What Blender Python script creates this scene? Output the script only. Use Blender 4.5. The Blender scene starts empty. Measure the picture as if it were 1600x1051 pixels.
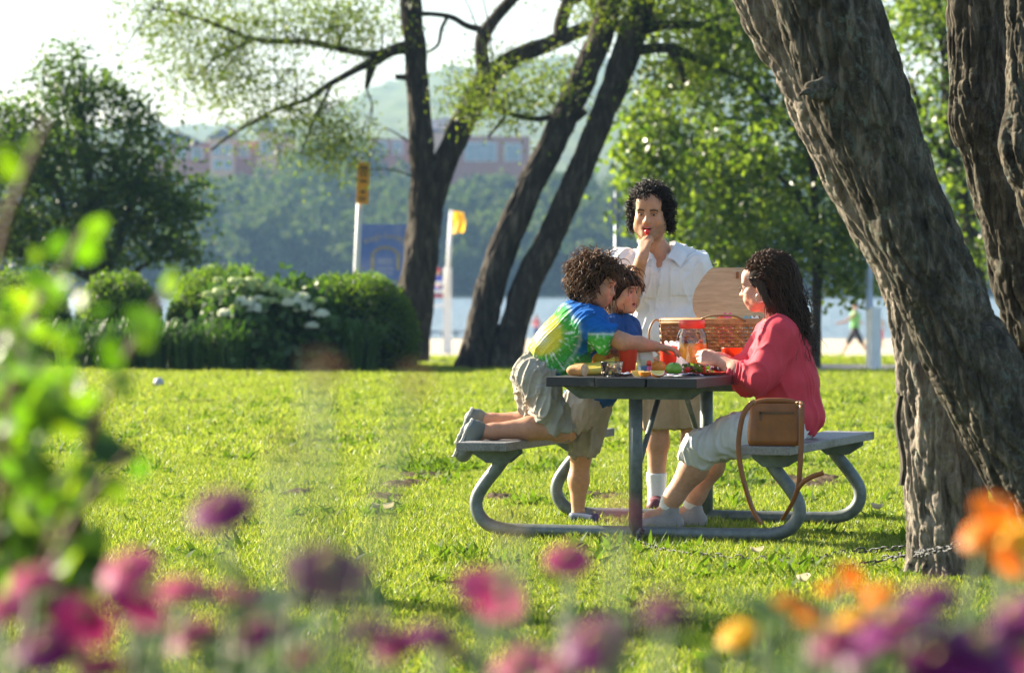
import bpy, bmesh, math, random
import numpy as np
from mathutils import Vector, Matrix, Quaternion

SC = bpy.context.scene
COL = SC.collection
RS = np.random.RandomState
HAZE = 0.00019
CAMH, HZ, FPX = 1.21, 435.0, 6000.0      # eye height, horizon row, focal length in photo pixels


def P(px, py, Y):
    """photo pixel at a distance Y -> a point of the place"""
    return np.array([(px - 800.0) * Y / FPX, Y, CAMH - (py - HZ) * Y / FPX])


# ------------------------------------------------------------------ camera
cam_d = bpy.data.cameras.new("camera")
cam = bpy.data.objects.new("camera", cam_d)
COL.objects.link(cam)
SC.camera = cam
cam.location = (0, 0, CAMH)
cam.rotation_euler = (math.radians(90), 0, 0)
cam_d.sensor_width = 36.0
cam_d.lens = 36.0 * FPX / 1600.0
cam_d.shift_y = -(525.5 - HZ) / 1600.0
cam_d.clip_start = 0.1
cam_d.clip_end = 6000.0
cam_d.dof.use_dof = True
cam_d.dof.focus_distance = 18.1
cam_d.dof.aperture_fstop = 4.4
cam_d.dof.aperture_blades = 9

# ------------------------------------------------------------------ sky and sun
SUN_EL, SUN_AZ = math.radians(25.0), math.radians(58.0)      # azimuth: from straight ahead towards the left
TO_SUN = Vector((-math.sin(SUN_AZ) * math.cos(SUN_EL), math.cos(SUN_AZ) * math.cos(SUN_EL), math.sin(SUN_EL)))
W = bpy.data.worlds.new("World")
SC.world = W
W.use_nodes = True
wn = W.node_tree
sky = wn.nodes.new("ShaderNodeTexSky")
sky.sky_type = 'NISHITA'
sky.sun_disc = False
sky.sun_elevation = SUN_EL
sky.sun_rotation = -SUN_AZ
sky.air_density = 1.0
sky.dust_density = 1.5
sky.ozone_density = 1.0
bg = wn.nodes["Background"]
wn.links.new(sky.outputs[0], bg.inputs[0])
bg.inputs[1].default_value = 0.075
sun_d = bpy.data.lights.new("sun", 'SUN')
sun_d.energy = 5.0
sun_d.angle = math.radians(0.6)
sun_d.color = (1.0, 0.89, 0.70)
sun = bpy.data.objects.new("sun", sun_d)
COL.objects.link(sun)
sun.rotation_euler = TO_SUN.to_track_quat('Z', 'Y').to_euler()
SC.view_settings.view_transform = 'Standard'
SC.view_settings.look = 'None'
SC.view_settings.exposure = 1.95
SC.view_settings.gamma = 1.0
SC.view_settings.use_curve_mapping = False
SC.cycles.max_bounces = 8
SC.cycles.transparent_max_bounces = 8
SC.cycles.sample_clamp_indirect = 4.0
SC.cycles.use_denoising = True
SC.cycles.volume_bounces = 0

# ------------------------------------------------------------------ small maths
_pr = RS(11).permutation(256)
_perm = np.concatenate([_pr, _pr, _pr])
_grad = RS(12).normal(size=(256, 3))
_grad /= np.linalg.norm(_grad, axis=1)[:, None]


def noise3(p):
    p = np.asarray(p, float)
    i = np.floor(p).astype(np.int64)
    f = p - i
    u = f * f * f * (f * (f * 6 - 15) + 10)
    i &= 255
    out = np.zeros(p.shape[:-1])
    for dx in (0, 1):
        for dy in (0, 1):
            for dz in (0, 1):
                h = _perm[_perm[_perm[i[..., 0] + dx] + i[..., 1] + dy] + i[..., 2] + dz]
                g = _grad[h]
                v = g[..., 0] * (f[..., 0] - dx) + g[..., 1] * (f[..., 1] - dy) + g[..., 2] * (f[..., 2] - dz)
                w = (u[..., 0] if dx else 1 - u[..., 0]) * (u[..., 1] if dy else 1 - u[..., 1]) * (u[..., 2] if dz else 1 - u[..., 2])
                out += w * v
    return out * 1.6


def fbm(p, o=3):
    p = np.asarray(p, float)
    s = 0
    a = 1.0
    for k in range(o):
        s = s + a * noise3(p * 2 ** k + 17.3 * k)
        a *= .5
    return s


def unit(v):
    v = np.asarray(v, float)
    return v / (np.linalg.norm(v, axis=-1, keepdims=True) + 1e-12)


def catmull(pts, n):
    """smooth curve through pts (any dimension), n samples per span"""
    p = np.asarray(pts, float)
    if len(p) < 3:
        t = np.linspace(0, 1, n + 1)[:, None]
        return p[0] * (1 - t) + p[-1] * t
    q = np.vstack([2 * p[0] - p[1], p, 2 * p[-1] - p[-2]])
    out = []
    for k in range(1, len(q) - 2):
        t = np.linspace(0, 1, n, endpoint=False)[:, None]
        a, b, c, d = q[k - 1], q[k], q[k + 1], q[k + 2]
        out.append(.5 * (2 * b + (c - a) * t + (2 * a - 5 * b + 4 * c - d) * t ** 2 + (3 * b - a - 3 * c + d) * t ** 3))
    out.append(p[-1:])
    return np.vstack(out)


# ------------------------------------------------------------------ mesh building
class MB:
    """collects verts / faces; build() links them as ONE mesh object"""

    def __init__(s):
        s.v, s.f, s.n, s.m, s.sm = [], [], 0, [], []

    def add(s, v, f, mi=0, smooth=True):
        v = np.asarray(v, float).reshape(-1, 3)
        off = s.n
        s.v.append(v)
        s.n += len(v)
        if isinstance(f, np.ndarray):
            s.f.extend((f + off).tolist())
        else:
            s.f.extend([[i + off for i in q] for q in f])
        s.m.extend([mi] * len(f))
        s.sm.extend([smooth] * len(f))
        return s

    def box(s, c, size, R=None, mi=0, bev=0.0):
        hx, hy, hz = [x / 2 for x in size]
        if bev <= 0:
            v = np.array([[x, y, z] for x in (-hx, hx) for y in (-hy, hy) for z in (-hz, hz)])
            f = [[0, 1, 3, 2], [4, 6, 7, 5], [0, 4, 5, 1], [2, 3, 7, 6], [0, 2, 6, 4], [1, 5, 7, 3]]
        else:
            bm = bmesh.new()
            bmesh.ops.create_cube(bm, size=1.0)
            for w in bm.verts:
                w.co = Vector((w.co.x * size[0], w.co.y * size[1], w.co.z * size[2]))
            bmesh.ops.bevel(bm, geom=bm.edges[:], offset=bev, segments=2, profile=.6, affect='EDGES')
            bm.verts.index_update()
            v = np.array([w.co[:] for w in bm.verts])
            f = [[w.index for w in q.verts] for q in bm.faces]
            bm.free()
        if R is not None:
            v = v @ np.asarray(R).T
        return s.add(v + np.asarray(c), f, mi, False)

    def tube(s, pts, rad, n=10, mi=0, cap=True, span=0, flat=None, smooth=True):
        pts = np.asarray(pts, float)
        rad = np.broadcast_to(np.asarray(rad, float), (len(pts),))
        if span:
            q = catmull(np.column_stack([pts, rad]), span)
            pts, rad = q[:, :3], np.maximum(q[:, 3], 1e-4)
        m = len(pts)
        T = unit(np.gradient(pts, axis=0))
        ref = np.array([0, 0, 1.]) if abs(T[0, 2]) < .9 else np.array([1., 0, 0])
        N = unit(np.cross(T[0], ref))
        a = np.linspace(0, 2 * np.pi, n, endpoint=False)
        V = np.zeros((m, n, 3))
        for k in range(m):
            N = unit(N - T[k] * N.dot(T[k]))
            B = np.cross(T[k], N)
            V[k] = pts[k] + rad[k] * (np.cos(a)[:, None] * N + np.sin(a)[:, None] * B * (flat or 1))
        i = np.arange(m - 1)[:, None] * n
        j = np.arange(n)[None]
        j2 = (j + 1) % n
        F = np.stack([i + j, i + j2, i + n + j2, i + n + j], -1).reshape(-1, 4)
        f = F.tolist()
        if cap:
            f += [list(range(n))[::-1], [(m - 1) * n + k for k in range(n)]]
        return s.add(V.reshape(-1, 3), f, mi, smooth)

    def lathe(s, prof, c=(0, 0, 0), n=24, mi=0, R=None, cap=False):
        prof = np.asarray(prof, float)
        a = np.linspace(0, 2 * np.pi, n, endpoint=False)
        V = np.stack([prof[:, 0, None] * np.cos(a), prof[:, 0, None] * np.sin(a), np.repeat(prof[:, 1, None], n, 1)], -1).reshape(-1, 3)
        m = len(prof)
        f = [[k * n + j, k * n + (j + 1) % n, (k + 1) * n + (j + 1) % n, (k + 1) * n + j] for k in range(m - 1) for j in range(n)]
        if cap:
            f += [list(range(n))[::-1], [(m - 1) * n + k for k in range(n)]]
        if R is not None:
            V = V @ np.asarray(R).T
        return s.add(V + np.asarray(c), f, mi, True)

    def grid(s, V, mi=0, smooth=True, wrap=False):
        """V: (a,b,3) array"""
        a, b = V.shape[:2]
        i = np.arange(a - 1)[:, None] * b
        j = np.arange(b if wrap else b - 1)[None]
        j2 = (j + 1) % b
        F = np.stack([i + j, i + j2, i + b + j2, i + b + j], -1).reshape(-1, 4)
        return s.add(V.reshape(-1, 3), F, mi, smooth)

    def build(s, name, mats, parent=None, origin=None, attr=None, auto=None):
        v = np.vstack(s.v)
        o = np.zeros(3)
        if parent is not None:
            o = np.array(parent.get("_o", (0, 0, 0)))
        elif origin is not None:
            o = np.asarray(origin, float)
        me = bpy.data.meshes.new(name)
        me.from_pydata((v - o).tolist(), [], s.f)
        if not isinstance(mats, (list, tuple)):
            mats = [mats]
        for m in mats:
            me.materials.append(m)
        me.polygons.foreach_set("material_index", s.m)
        me.polygons.foreach_set("use_smooth", s.sm)
        if attr:
            for k, val in attr.items():
                at = me.attributes.new(k, 'FLOAT_COLOR', 'POINT')
                val = np.asarray(val, np.float32)
                if val.shape[1] == 3:
                    val = np.column_stack([val, np.ones(len(val))])
                at.data.foreach_set("color", val.astype(np.float32).ravel())
        me.update()
        if auto:
            me.set_sharp_from_angle(angle=math.radians(auto))
        ob = bpy.data.objects.new(name, me)
        COL.objects.link(ob)
        if parent is not None:
            ob.parent = parent
            ob["_o"] = tuple(o)
        else:
            ob.location = o
            ob["_o"] = tuple(o)
        return ob


def thing(name, loc, label, cat, group=None):
    """an Empty at a thing's base; parts are built in place coordinates and parented to it"""
    o = bpy.data.objects.new(name, None)
    COL.objects.link(o)
    o.location = tuple(float(x) for x in loc)
    o.empty_display_size = .1
    o["_o"] = tuple(float(x) for x in loc)
    return tag(o, label, cat, group)


def tag(o, label=None, cat=None, group=None, kind=None):
    if label:
        o["label"] = label
    if cat:
        o["category"] = cat
    if group:
        o["group"] = group
    if kind:
        o["kind"] = kind
    return o


def inst(src, loc, rot=None, scale=1.0, parent=None, name=None):
    """a linked copy of a mesh object, placed in the place's coordinates under its thing"""
    ob = bpy.data.objects.new(name or src.name.split(".")[0], src.data if hasattr(src, "data") else src)
    COL.objects.link(ob)
    o = np.array(parent["_o"]) if parent is not None else np.zeros(3)
    ob.location = tuple(np.asarray(loc, float) - o)
    if rot is not None:
        ob.rotation_mode = 'QUATERNION'
        ob.rotation_quaternion = Matrix(np.asarray(rot).tolist()).to_quaternion()
    ob.scale = (scale,) * 3 if np.isscalar(scale) else tuple(scale)
    if parent is not None:
        ob.parent = parent
        ob["_o"] = tuple(o)
    return ob


def frame(fwd, up=(0, 0, 1)):
    """columns: right, forward, up"""
    f = unit(fwd)
    r = unit(np.cross(f, up))
    u = np.cross(r, f)
    return np.column_stack([r, f, u])


def rotz(a):
    c, s = math.cos(a), math.sin(a)
    return np.array([[c, -s, 0], [s, c, 0], [0, 0, 1.]])


def rotx(a):
    c, s = math.cos(a), math.sin(a)
    return np.array([[1., 0, 0], [0, c, -s], [0, s, c]])


def roty(a):
    c, s = math.cos(a), math.sin(a)
    return np.array([[c, 0, s], [0, 1., 0], [-s, 0, c]])


# ------------------------------------------------------------------ materials
class N:
    def __init__(s, name):
        s.m = bpy.data.materials.new(name)
        s.m.use_nodes = True
        s.t = s.m.node_tree
        s.b = s.t.nodes["Principled BSDF"]
        s.out = s.t.nodes["Material Output"]

    def n(s, typ, **kw):
        x = s.t.nodes.new("ShaderNode" + typ)
        for k, v in kw.items():
            if k in x.inputs:
                x.inputs[k].default_value = v
            else:
                setattr(x, k, v)
        return x

    def l(s, a, b):
        s.t.links.new(a, b)

    def set(s, **kw):
        for k, v in kw.items():
            s.b.inputs[k.replace("_", " ")].default_value = v
        return s

    def coord(s, kind="Object", scale=(1, 1, 1), rot=(0, 0, 0)):
        c = s.n("TexCoord")
        mp = s.n("Mapping")
        mp.inputs["Scale"].default_value = scale
        mp.inputs["Rotation"].default_value = rot
        s.l(c.outputs[kind], mp.inputs[0])
        return mp.outputs[0]

    def noise(s, vec, scale=5, detail=3, rough=.55, dist=0.0):
        x = s.n("TexNoise")
        x.inputs["Scale"].default_value = scale
        x.inputs["Detail"].default_value = detail
        x.inputs["Roughness"].default_value = rough
        x.inputs["Distortion"].default_value = dist
        if vec is not None:
            s.l(vec, x.inputs["Vector"])
        return x.outputs["Fac"]

    def ramp(s, fac, stops, interp='LINEAR'):
        r = s.n("ValToRGB")
        r.color_ramp.interpolation = interp
        el = r.color_ramp.elements
        while len(el) < len(stops):
            el.new(.5)
        for e, (p, c) in zip(el, stops):
            e.position = p
            e.color = (*c, 1) if len(c) == 3 else c
        s.l(fac, r.inputs[0])
        return r.outputs[0]

    def mix(s, fac, a, b, mode='MIX'):
        x = s.n("Mix", data_type='RGBA', blend_type=mode)
        for sock, val in ((x.inputs[0], fac), (x.inputs[6], a), (x.inputs[7], b)):
            if hasattr(val, "is_linked") or hasattr(val, "links"):
                s.l(val, sock)
            elif isinstance(val, (tuple, list)):
                sock.default_value = (*val, 1) if len(val) == 3 else val
            else:
                sock.default_value = val
        return x.outputs[2]

    def bump(s, h, strength=.3, dist=.01):
        x = s.n("Bump")
        x.inputs["Strength"].default_value = strength
        x.inputs["Distance"].default_value = dist
        s.l(h, x.inputs["Height"])
        s.l(x.outputs[0], s.b.inputs["Normal"])
        return s

    def color(s, sock):
        s.l(sock, s.b.inputs["Base Color"])
        return s


def plain(name, col, rough=.6, var=.18, scale=20, bump=0.0, metal=0.0, sss=0.0, coat=0.0, spec=.5):
    """one colour with soft natural variation"""
    k = N(name)
    v = k.coord()
    f = k.noise(v, scale, 4)
    a = tuple(max(0, c * (1 - var)) for c in col)
    b = tuple(min(1, c * (1 + var)) for c in col)
    k.color(k.ramp(f, [(.3, a), (.7, b)]))
    k.set(Roughness=rough, Metallic=metal)
    k.b.inputs["Specular IOR Level"].default_value = spec
    if sss:
        k.b.inputs["Subsurface Weight"].default_value = sss
        k.b.inputs["Subsurface Radius"].default_value = (.012, .005, .003)
        k.b.inputs["Subsurface Scale"].default_value = 1.0
    if coat:
        k.b.inputs["Coat Weight"].default_value = coat
    if bump:
        k.bump(k.noise(v, scale * 4, 3), bump, .004)
    return k.m


def leafy(name, c1, c2, trans=.45, tcol=None, rough=.45, gloss=.25, hue=None):
    """leaf: diffuse + light coming through; each leaf of a crown its own tint"""
    k = N(name)
    g = k.n("NewGeometry")
    col = k.ramp(g.outputs["Random Per Island"], [(0, c1), (1, c2)] if hue is None else [(0, c1), (.8, c2), (1, hue)])
    k.color(col)
    k.set(Roughness=rough)
    k.b.inputs["Specular IOR Level"].default_value = gloss
    tr = k.n("BsdfTranslucent")
    tc = k.mix(1.0, col, tcol or (1.5, 1.5, .55), 'MULTIPLY')
    k.l(tc, tr.inputs[0])
    ms = k.n("MixShader")
    ms.inputs[0].default_value = trans
    k.l(k.b.outputs[0], ms.inputs[1])
    k.l(tr.outputs[0], ms.inputs[2])
    k.l(ms.outputs[0], k.out.inputs[0])
    return k.m


def attr_mat(name, rough=.6, sss=0.0, bump=0.0, bscale=60, spec=.4, attr="tint"):
    """colour stored on the mesh (skin, lips, print on a shirt)"""
    k = N(name)
    a = k.n("Attribute", attribute_name=attr)
    v = k.coord()
    f = k.noise(v, bscale, 3)
    k.color(k.mix(1.0, a.outputs["Color"], k.ramp(f, [(.25, (.86, .86, .86)), (.75, (1.1, 1.1, 1.1))]), 'MULTIPLY'))
    k.set(Roughness=rough)
    k.b.inputs["Specular IOR Level"].default_value = spec
    if sss:
        k.b.inputs["Subsurface Weight"].default_value = sss
        k.b.inputs["Subsurface Radius"].default_value = (.014, .005, .003)
        k.b.inputs["Subsurface Scale"].default_value = 1.0
    if bump:
        k.bump(f, bump, .004)
    return k.m


# ------------------------------------------------------------------ solid shapes blended into one skin
class Solid:
    """smooth union of limbs and ellipsoids, meshed as ONE continuous surface"""

    def __init__(s):
        s.ops = []

    def cap(s, a, b, ra, rb=None, k=.02, flat=None):
        s.ops.append(("c", np.asarray(a, float), np.asarray(b, float), ra, ra if rb is None else rb, k, flat))
        return s

    def chain(s, pts, rads, k=.02, flat=None):
        for i in range(len(pts) - 1):
            s.cap(pts[i], pts[i + 1], rads[i], rads[i + 1], k, flat)
        return s

    def ell(s, c, r, R=None, k=.02):
        s.ops.append(("e", np.asarray(c, float), np.asarray(r, float) * np.ones(3), np.eye(3) if R is None else np.asarray(R, float), k))
        return s

    def dig(s, c, r, R=None, k=.01):
        s.ops.append(("d", np.asarray(c, float), np.asarray(r, float) * np.ones(3), np.eye(3) if R is None else np.asarray(R, float), k))
        return s

    def cut(s, p, n, k=.0):
        """remove what lies beyond the plane (p, n)"""
        s.ops.append(("p", np.asarray(p, float), unit(n)))
        return s

    def cutcyl(s, p, n, r, depth=None):
        """cut by plane, but only near the point p (radius r)"""
        s.ops.append(("pc", np.asarray(p, float), unit(n), r))
        return s

    def mesh(s, h):
        lo, hi = np.full(3, 1e9), np.full(3, -1e9)
        for o in s.ops:
            if o[0] == "c":
                r = max(o[3], o[4])
                lo = np.minimum(lo, np.minimum(o[1], o[2]) - r)
                hi = np.maximum(hi, np.maximum(o[1], o[2]) + r)
            elif o[0] == "e":
                r = o[2].max()
                lo = np.minimum(lo, o[1] - r)
                hi = np.maximum(hi, o[1] + r)
        lo -= 4 * h + .01
        hi += 4 * h + .01
        n = np.ceil((hi - lo) / h).astype(int) + 1
        D = np.full(n, .2, np.float32)
        ax = [lo[i] + h * np.arange(n[i]) for i in range(3)]
        for o in s.ops:
            if o[0] in "ced":
                k = o[5] if o[0] == "c" else o[4]
                if o[0] == "c":
                    r = max(o[3], o[4]) + k * 1.5 + 3 * h
                    b0, b1 = np.minimum(o[1], o[2]) - r, np.maximum(o[1], o[2]) + r
                else:
                    r = o[2].max() + k * 1.5 + 3 * h
                    b0, b1 = o[1] - r, o[1] + r
                i0 = np.clip(np.floor((b0 - lo) / h).astype(int), 0, n - 1)
                i1 = np.clip(np.ceil((b1 - lo) / h).astype(int) + 1, 1, n)
                if np.any(i1 <= i0):
                    continue
                sl = tuple(slice(i0[i], i1[i]) for i in range(3))
                X, Y, Z = np.meshgrid(ax[0][sl[0]], ax[1][sl[1]], ax[2][sl[2]], indexing='ij')
                p = np.stack([X, Y, Z], -1)
                if o[0] == "c":
                    a, b, ra, rb, _, flat = o[1:]
                    ab = b - a
                    t = np.clip(((p - a) @ ab) / max(ab @ ab, 1e-9), 0, 1)
                    q = p - a - t[..., None] * ab
                    if flat is not None:
                        fd, ff = flat
                        fd = unit(fd)
                        q = q + (q @ fd)[..., None] * fd * (ff - 1)
                    d = np.linalg.norm(q, axis=-1) - (ra + (rb - ra) * t)
                else:
                    q = (p - o[1]) @ o[3]
                    k0 = np.linalg.norm(q / o[2], axis=-1)
                    k1 = np.linalg.norm(q / o[2] ** 2, axis=-1)
                    d = k0 * (k0 - 1) / np.maximum(k1, 1e-9)
                    d = np.where(k0 < 1e-3, -o[2].min(), d)
                g = D[sl]
                if o[0] == "d":
                    d = -d
                    hh = np.maximum(k - np.abs(d - g), 0) / max(k, 1e-6)
                    D[sl] = np.maximum(d, g) + hh * hh * k * .25
                else:
                    hh = np.maximum(k - np.abs(d - g), 0) / max(k, 1e-6)
                    D[sl] = np.minimum(d, g) - hh * hh * k * .25
            else:
                X, Y, Z = np.meshgrid(*ax, indexing='ij')
                d = (X - o[1][0]) * o[2][0] + (Y - o[1][1]) * o[2][1] + (Z - o[1][2]) * o[2][2]
                if o[0] == "pc":
                    rr = np.sqrt((X - o[1][0]) ** 2 + (Y - o[1][1]) ** 2 + (Z - o[1][2]) ** 2)
                    d = np.where(rr < o[3], d, -1)
                D = np.maximum(D, d.astype(np.float32))
        return surface(D, lo, h)


def surface(D, lo, h):
    """surface nets"""
    S = D < 0
    n = np.array(D.shape)
    cs = [(x, y, z) for x in (0, 1) for y in (0, 1) for z in (0, 1)]
    sl = lambda c: tuple(slice(c[i], n[i] - 1 + c[i]) for i in range(3))
    cnt = sum(S[sl(c)].astype(np.int8) for c in cs)
    act = np.argwhere((cnt > 0) & (cnt < 8))
    idx = np.full(n - 1, -1, np.int64)
    idx[tuple(act.T)] = np.arange(len(act))
    val = {c: D[tuple((act + np.array(c)).T)] for c in cs}
    acc = np.zeros((len(act), 3))
    num = np.zeros(len(act))
    for c in cs:
        for a in range(3):
            if c[a] == 0:
                d = list(c)
                d[a] = 1
                d = tuple(d)
                va, vb = val[c], val[d]
                m = (va < 0) != (vb < 0)
                t = np.where(m, va / np.where(m, va - vb, 1), 0)
                pos = np.array(c, float) + t[:, None] * (np.array(d) - np.array(c))
                acc += pos * m[:, None]
                num += m
    V = lo + h * (act + acc / num[:, None])
    F = []
    for a in range(3):
        b, c = (a + 1) % 3, (a + 2) % 3
        s0 = [slice(1, n[i] - 1) for i in range(3)]
        s1 = list(s0)
        s0[a] = slice(0, n[a] - 1)
        s1[a] = slice(1, n[a])
        A, B = S[tuple(s0)], S[tuple(s1)]
        for flip, m in ((False, A & ~B), (True, ~A & B)):
            e = np.argwhere(m)
            if not len(e):
                continue
            off = np.ones(3, int)
            off[a] = 0
            e = e + off
            q = []
            for db, dc in ((-1, -1), (0, -1), (0, 0), (-1, 0)):
                g = e.copy()
                g[:, b] += db
                g[:, c] += dc
                q.append(idx[tuple(g.T)])
            q = np.stack(q, -1)
            if flip:
                q = q[:, ::-1]
            F.append(q)
    F = np.vstack(F)
    F = F[(F >= 0).all(1)]
    return V, F


def vnormals(V, F):
    e = np.cross(V[F[:, 2]] - V[F[:, 0]], V[F[:, 3 % F.shape[1]]] - V[F[:, 1]])
    Nn = np.zeros_like(V)
    for k in range(F.shape[1]):
        np.add.at(Nn, F[:, k], e)
    return unit(Nn)


def smooth(V, F, it=2, w=.5):
    for _ in range(it):
        acc = np.zeros_like(V)
        cn = np.zeros(len(V))
        for k in range(F.shape[1]):
            a, b = F[:, k], F[:, (k + 1) % F.shape[1]]
            np.add.at(acc, a, V[b])
            np.add.at(acc, b, V[a])
            np.add.at(cn, a, 1)
            np.add.at(cn, b, 1)
        V = V * (1 - w) + w * acc / np.maximum(cn, 1)[:, None]
    return V
# =================================================================== setting: ground, beach, lake, far bank
_gk = np.array([(-60, 0), (54, 0), (60, -.12), (80, -.5), (100, -.9), (125, -1.40), (184, -1.70), (205, -1.95), (260, -3.5)])


def gz(y):
    return np.interp(y, _gk[:, 0], _gk[:, 1])


def quads(name, V, mats, parent=None, origin=None, smooth=False, mi=None):
    """V: (n,4,3) four-cornered leaves as one mesh"""
    V = np.asarray(V, np.float32)
    n = len(V)
    o = np.array(parent["_o"]) if parent is not None else (np.zeros(3) if origin is None else np.asarray(origin, float))
    me = bpy.data.meshes.new(name)
    me.vertices.add(n * 4)
    me.vertices.foreach_set("co", (V.reshape(-1, 3) - o).astype(np.float32).ravel())
    me.loops.add(n * 4)
    me.loops.foreach_set("vertex_index", np.arange(n * 4, dtype=np.int32))
    me.polygons.add(n)
    me.polygons.foreach_set("loop_start", np.arange(0, n * 4, 4, dtype=np.int32))
    for m in (mats if isinstance(mats, (list, tuple)) else [mats]):
        me.materials.append(m)
    if mi is not None:
        me.polygons.foreach_set("material_index", np.asarray(mi, np.int32))
    if smooth:
        me.polygons.foreach_set("use_smooth", [True] * n)
    me.update(calc_edges=True)
    me.validate()
    ob = bpy.data.objects.new(name, me)
    COL.objects.link(ob)
    if parent is not None:
        ob.parent = parent
    else:
        ob.location = o
    ob["_o"] = tuple(float(x) for x in o)
    return ob


def leaves(C, size, rs, aspect=.55, droop=0.0, up=0.0, fold=.25):
    """leaf-shaped quads at the points C"""
    n = len(C)
    d = rs.normal(size=(n, 3))
    d[:, 2] -= droop
    d = unit(d)
    nn = rs.normal(size=(n, 3))
    nn[:, 2] += up
    s = unit(np.cross(d, nn))
    nrm = np.cross(s, d)
    L = (size * rs.uniform(.65, 1.3, n))[:, None]
    Wd = L * aspect * .5
    mid = C + d * L * .45
    return np.stack([C, mid + s * Wd + nrm * L * fold * .3, C + d * L, mid - s * Wd + nrm * L * fold * .3], 1)


def cloud(blobs, rs, clump=.16, per=36):
    """points in clumps through the volume of px-blobs (px, py, Y, rx, ry, depth, count)"""
    out = []
    for px, py, Y, rx, ry, dep, cnt in blobs:
        c = P(px, py, Y)
        s = Y / FPX
        r = np.array([rx * s, dep, ry * s])
        nc = max(2, int(cnt / per))
        q = unit(rs.normal(size=(nc, 3))) * (rs.uniform(0, 1, nc) ** .45)[:, None]
        cc = c + q * r
        k = rs.randint(0, nc, cnt)
        out.append(cc[k] + rs.normal(size=(cnt, 3)) * clump * rs.uniform(.5, 1.5, nc)[k][:, None])
    return np.vstack(out)


# lawn: one sheet down to the beach
M_SOIL = N("lawn_soil")
_v = M_SOIL.coord()
_a = M_SOIL.noise(_v, .9, 4)
_b = M_SOIL.noise(_v, 14, 5)
M_SOIL.color(M_SOIL.mix(_b, M_SOIL.ramp(_a, [(.3, (.050, .075, .014)), (.7, (.085, .115, .022))]), (.055, .062, .02)))
M_SOIL.set(Roughness=.95).bump(_b, .6, .03)
M_SOIL.b.inputs['Specular IOR Level'].default_value = 0.0
xs = np.concatenate([np.linspace(-160, -16, 13), np.linspace(-15, 15, 61), np.linspace(16, 160, 13)])
ys = np.concatenate([np.linspace(-20, 8, 8), np.linspace(9, 54, 91), np.linspace(55, 120, 40)])
XX, YY = np.meshgrid(xs, ys, indexing='ij')


def lawn_z(x, y):
    x, y = np.asarray(x, float), np.asarray(y, float)
    return gz(y) + .025 * noise3(np.stack([x * .35, y * .35, 0 * x], -1))


ZZ = lawn_z(XX, YY)
tag(MB().grid(np.stack([XX, YY, ZZ], -1)).build("lawn", M_SOIL.m), kind="structure")

# beach
k = N("sand")
v = k.coord()
k.color(k.ramp(k.noise(v, .6, 6, .65), [(.3, (.40, .32, .21)), (.7, (.52, .43, .30))])).set(Roughness=.95).bump(k.noise(v, 3, 5), .5, .05)
xs2, ys2 = np.linspace(-160, 160, 61), np.linspace(110, 262, 60)
XX, YY = np.meshgrid(xs2, ys2, indexing='ij')
tag(MB().grid(np.stack([XX, YY, gz(YY) + .012 + .05 * noise3(np.stack([XX * .3, YY * .12, 0 * XX], -1))], -1)).build("beach", k.m), kind="structure")

# path along the lawn's edge: pale gravel
k = N("gravel")
v = k.coord()
k.color(k.ramp(k.noise(v, 9, 6, .7), [(.3, (.30, .27, .23)), (.7, (.45, .41, .36))])).set(Roughness=.95).bump(k.noise(v, 40, 3), .5, .02)
px_ = np.linspace(-14, 40, 90)
pc = 51.6 + 7 * (1 / (1 + np.exp((px_ + .6) * 1.6)))
ring = np.stack([np.stack([px_, pc + w, lawn_z(px_, pc + w) + .03 + (.02 if abs(w) < .8 else -.03)], -1) for w in (-1.0, -.85, 0, .85, 1.0)], 1)
tag(MB().grid(ring[:, ::-1]).build("path", k.m), kind="structure")

# lake
k = N("lake_water")
v = k.coord(scale=(1.0, .35, 1.0))
h1 = k.noise(v, .55, 5, .62)
k.set(Roughness=.42, IOR=1.33)
k.b.inputs["Base Color"].default_value = (.13, .18, .21, 1)
k.bump(h1, 1.0, 1.6)
tag(MB().grid(np.array([[[-420, 150, -1.72], [420, 150, -1.72]], [[-420, 640, -1.72], [420, 640, -1.72]]], float)[:, ::-1]).build("lake", k.m), kind="structure")

# far bank rising from the water, then the wooded hills
k = N("bank_ground")
v = k.coord()
k.color(k.ramp(k.noise(v, .05, 5), [(.3, (.05, .075, .02)), (.7, (.09, .10, .035))])).set(Roughness=1.0)
_bk = np.array([(560, -3), (584, -1.3), (596, 1), (630, 7), (680, 11), (740, 14), (900, 20), (1000, 24)])
xs3, ys3 = np.linspace(-500, 500, 60), np.linspace(560, 1000, 50)
XX, YY = np.meshgrid(xs3, ys3, indexing='ij')
bank_z = lambda y: np.interp(y, _bk[:, 0], _bk[:, 1])
tag(MB().grid(np.stack([XX, YY, bank_z(YY)], -1)).build("far_bank", k.m), kind="structure")
k = N("hill_woods")
v = k.coord()
k.color(k.ramp(k.noise(v, .035, 6, .7), [(.3, (.025, .05, .012)), (.5, (.06, .095, .02)), (.72, (.10, .135, .03))])).set(Roughness=1.0)
_hp = np.array([(-700, 235), (-200, 222), (200, 206), (400, 198), (520, 184), (600, 138), (690, 112), (800, 104), (880, 92), (1000, 99), (1200, 118), (1500, 150), (2300, 190)], float)
xs4 = np.linspace(-460, 460, 200)
ts = np.linspace(0, 1, 70)
TT, XX = np.meshgrid(ts, xs4, indexing='ij')
YY = 980 + 820 * TT
prof = np.interp(XX / 1800 * FPX + 800, _hp[:, 0], _hp[:, 1])
top = CAMH - (prof - HZ) * 1800 / FPX
ZZ = 22 + (top - 22) * (TT ** .9) + 5.0 * np.abs(fbm(np.stack([XX * .06, YY * .06, 0 * XX], -1), 3)) * np.clip(TT * 8, 0, 1)
HILL = np.stack([XX, YY, ZZ], -1)
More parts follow.
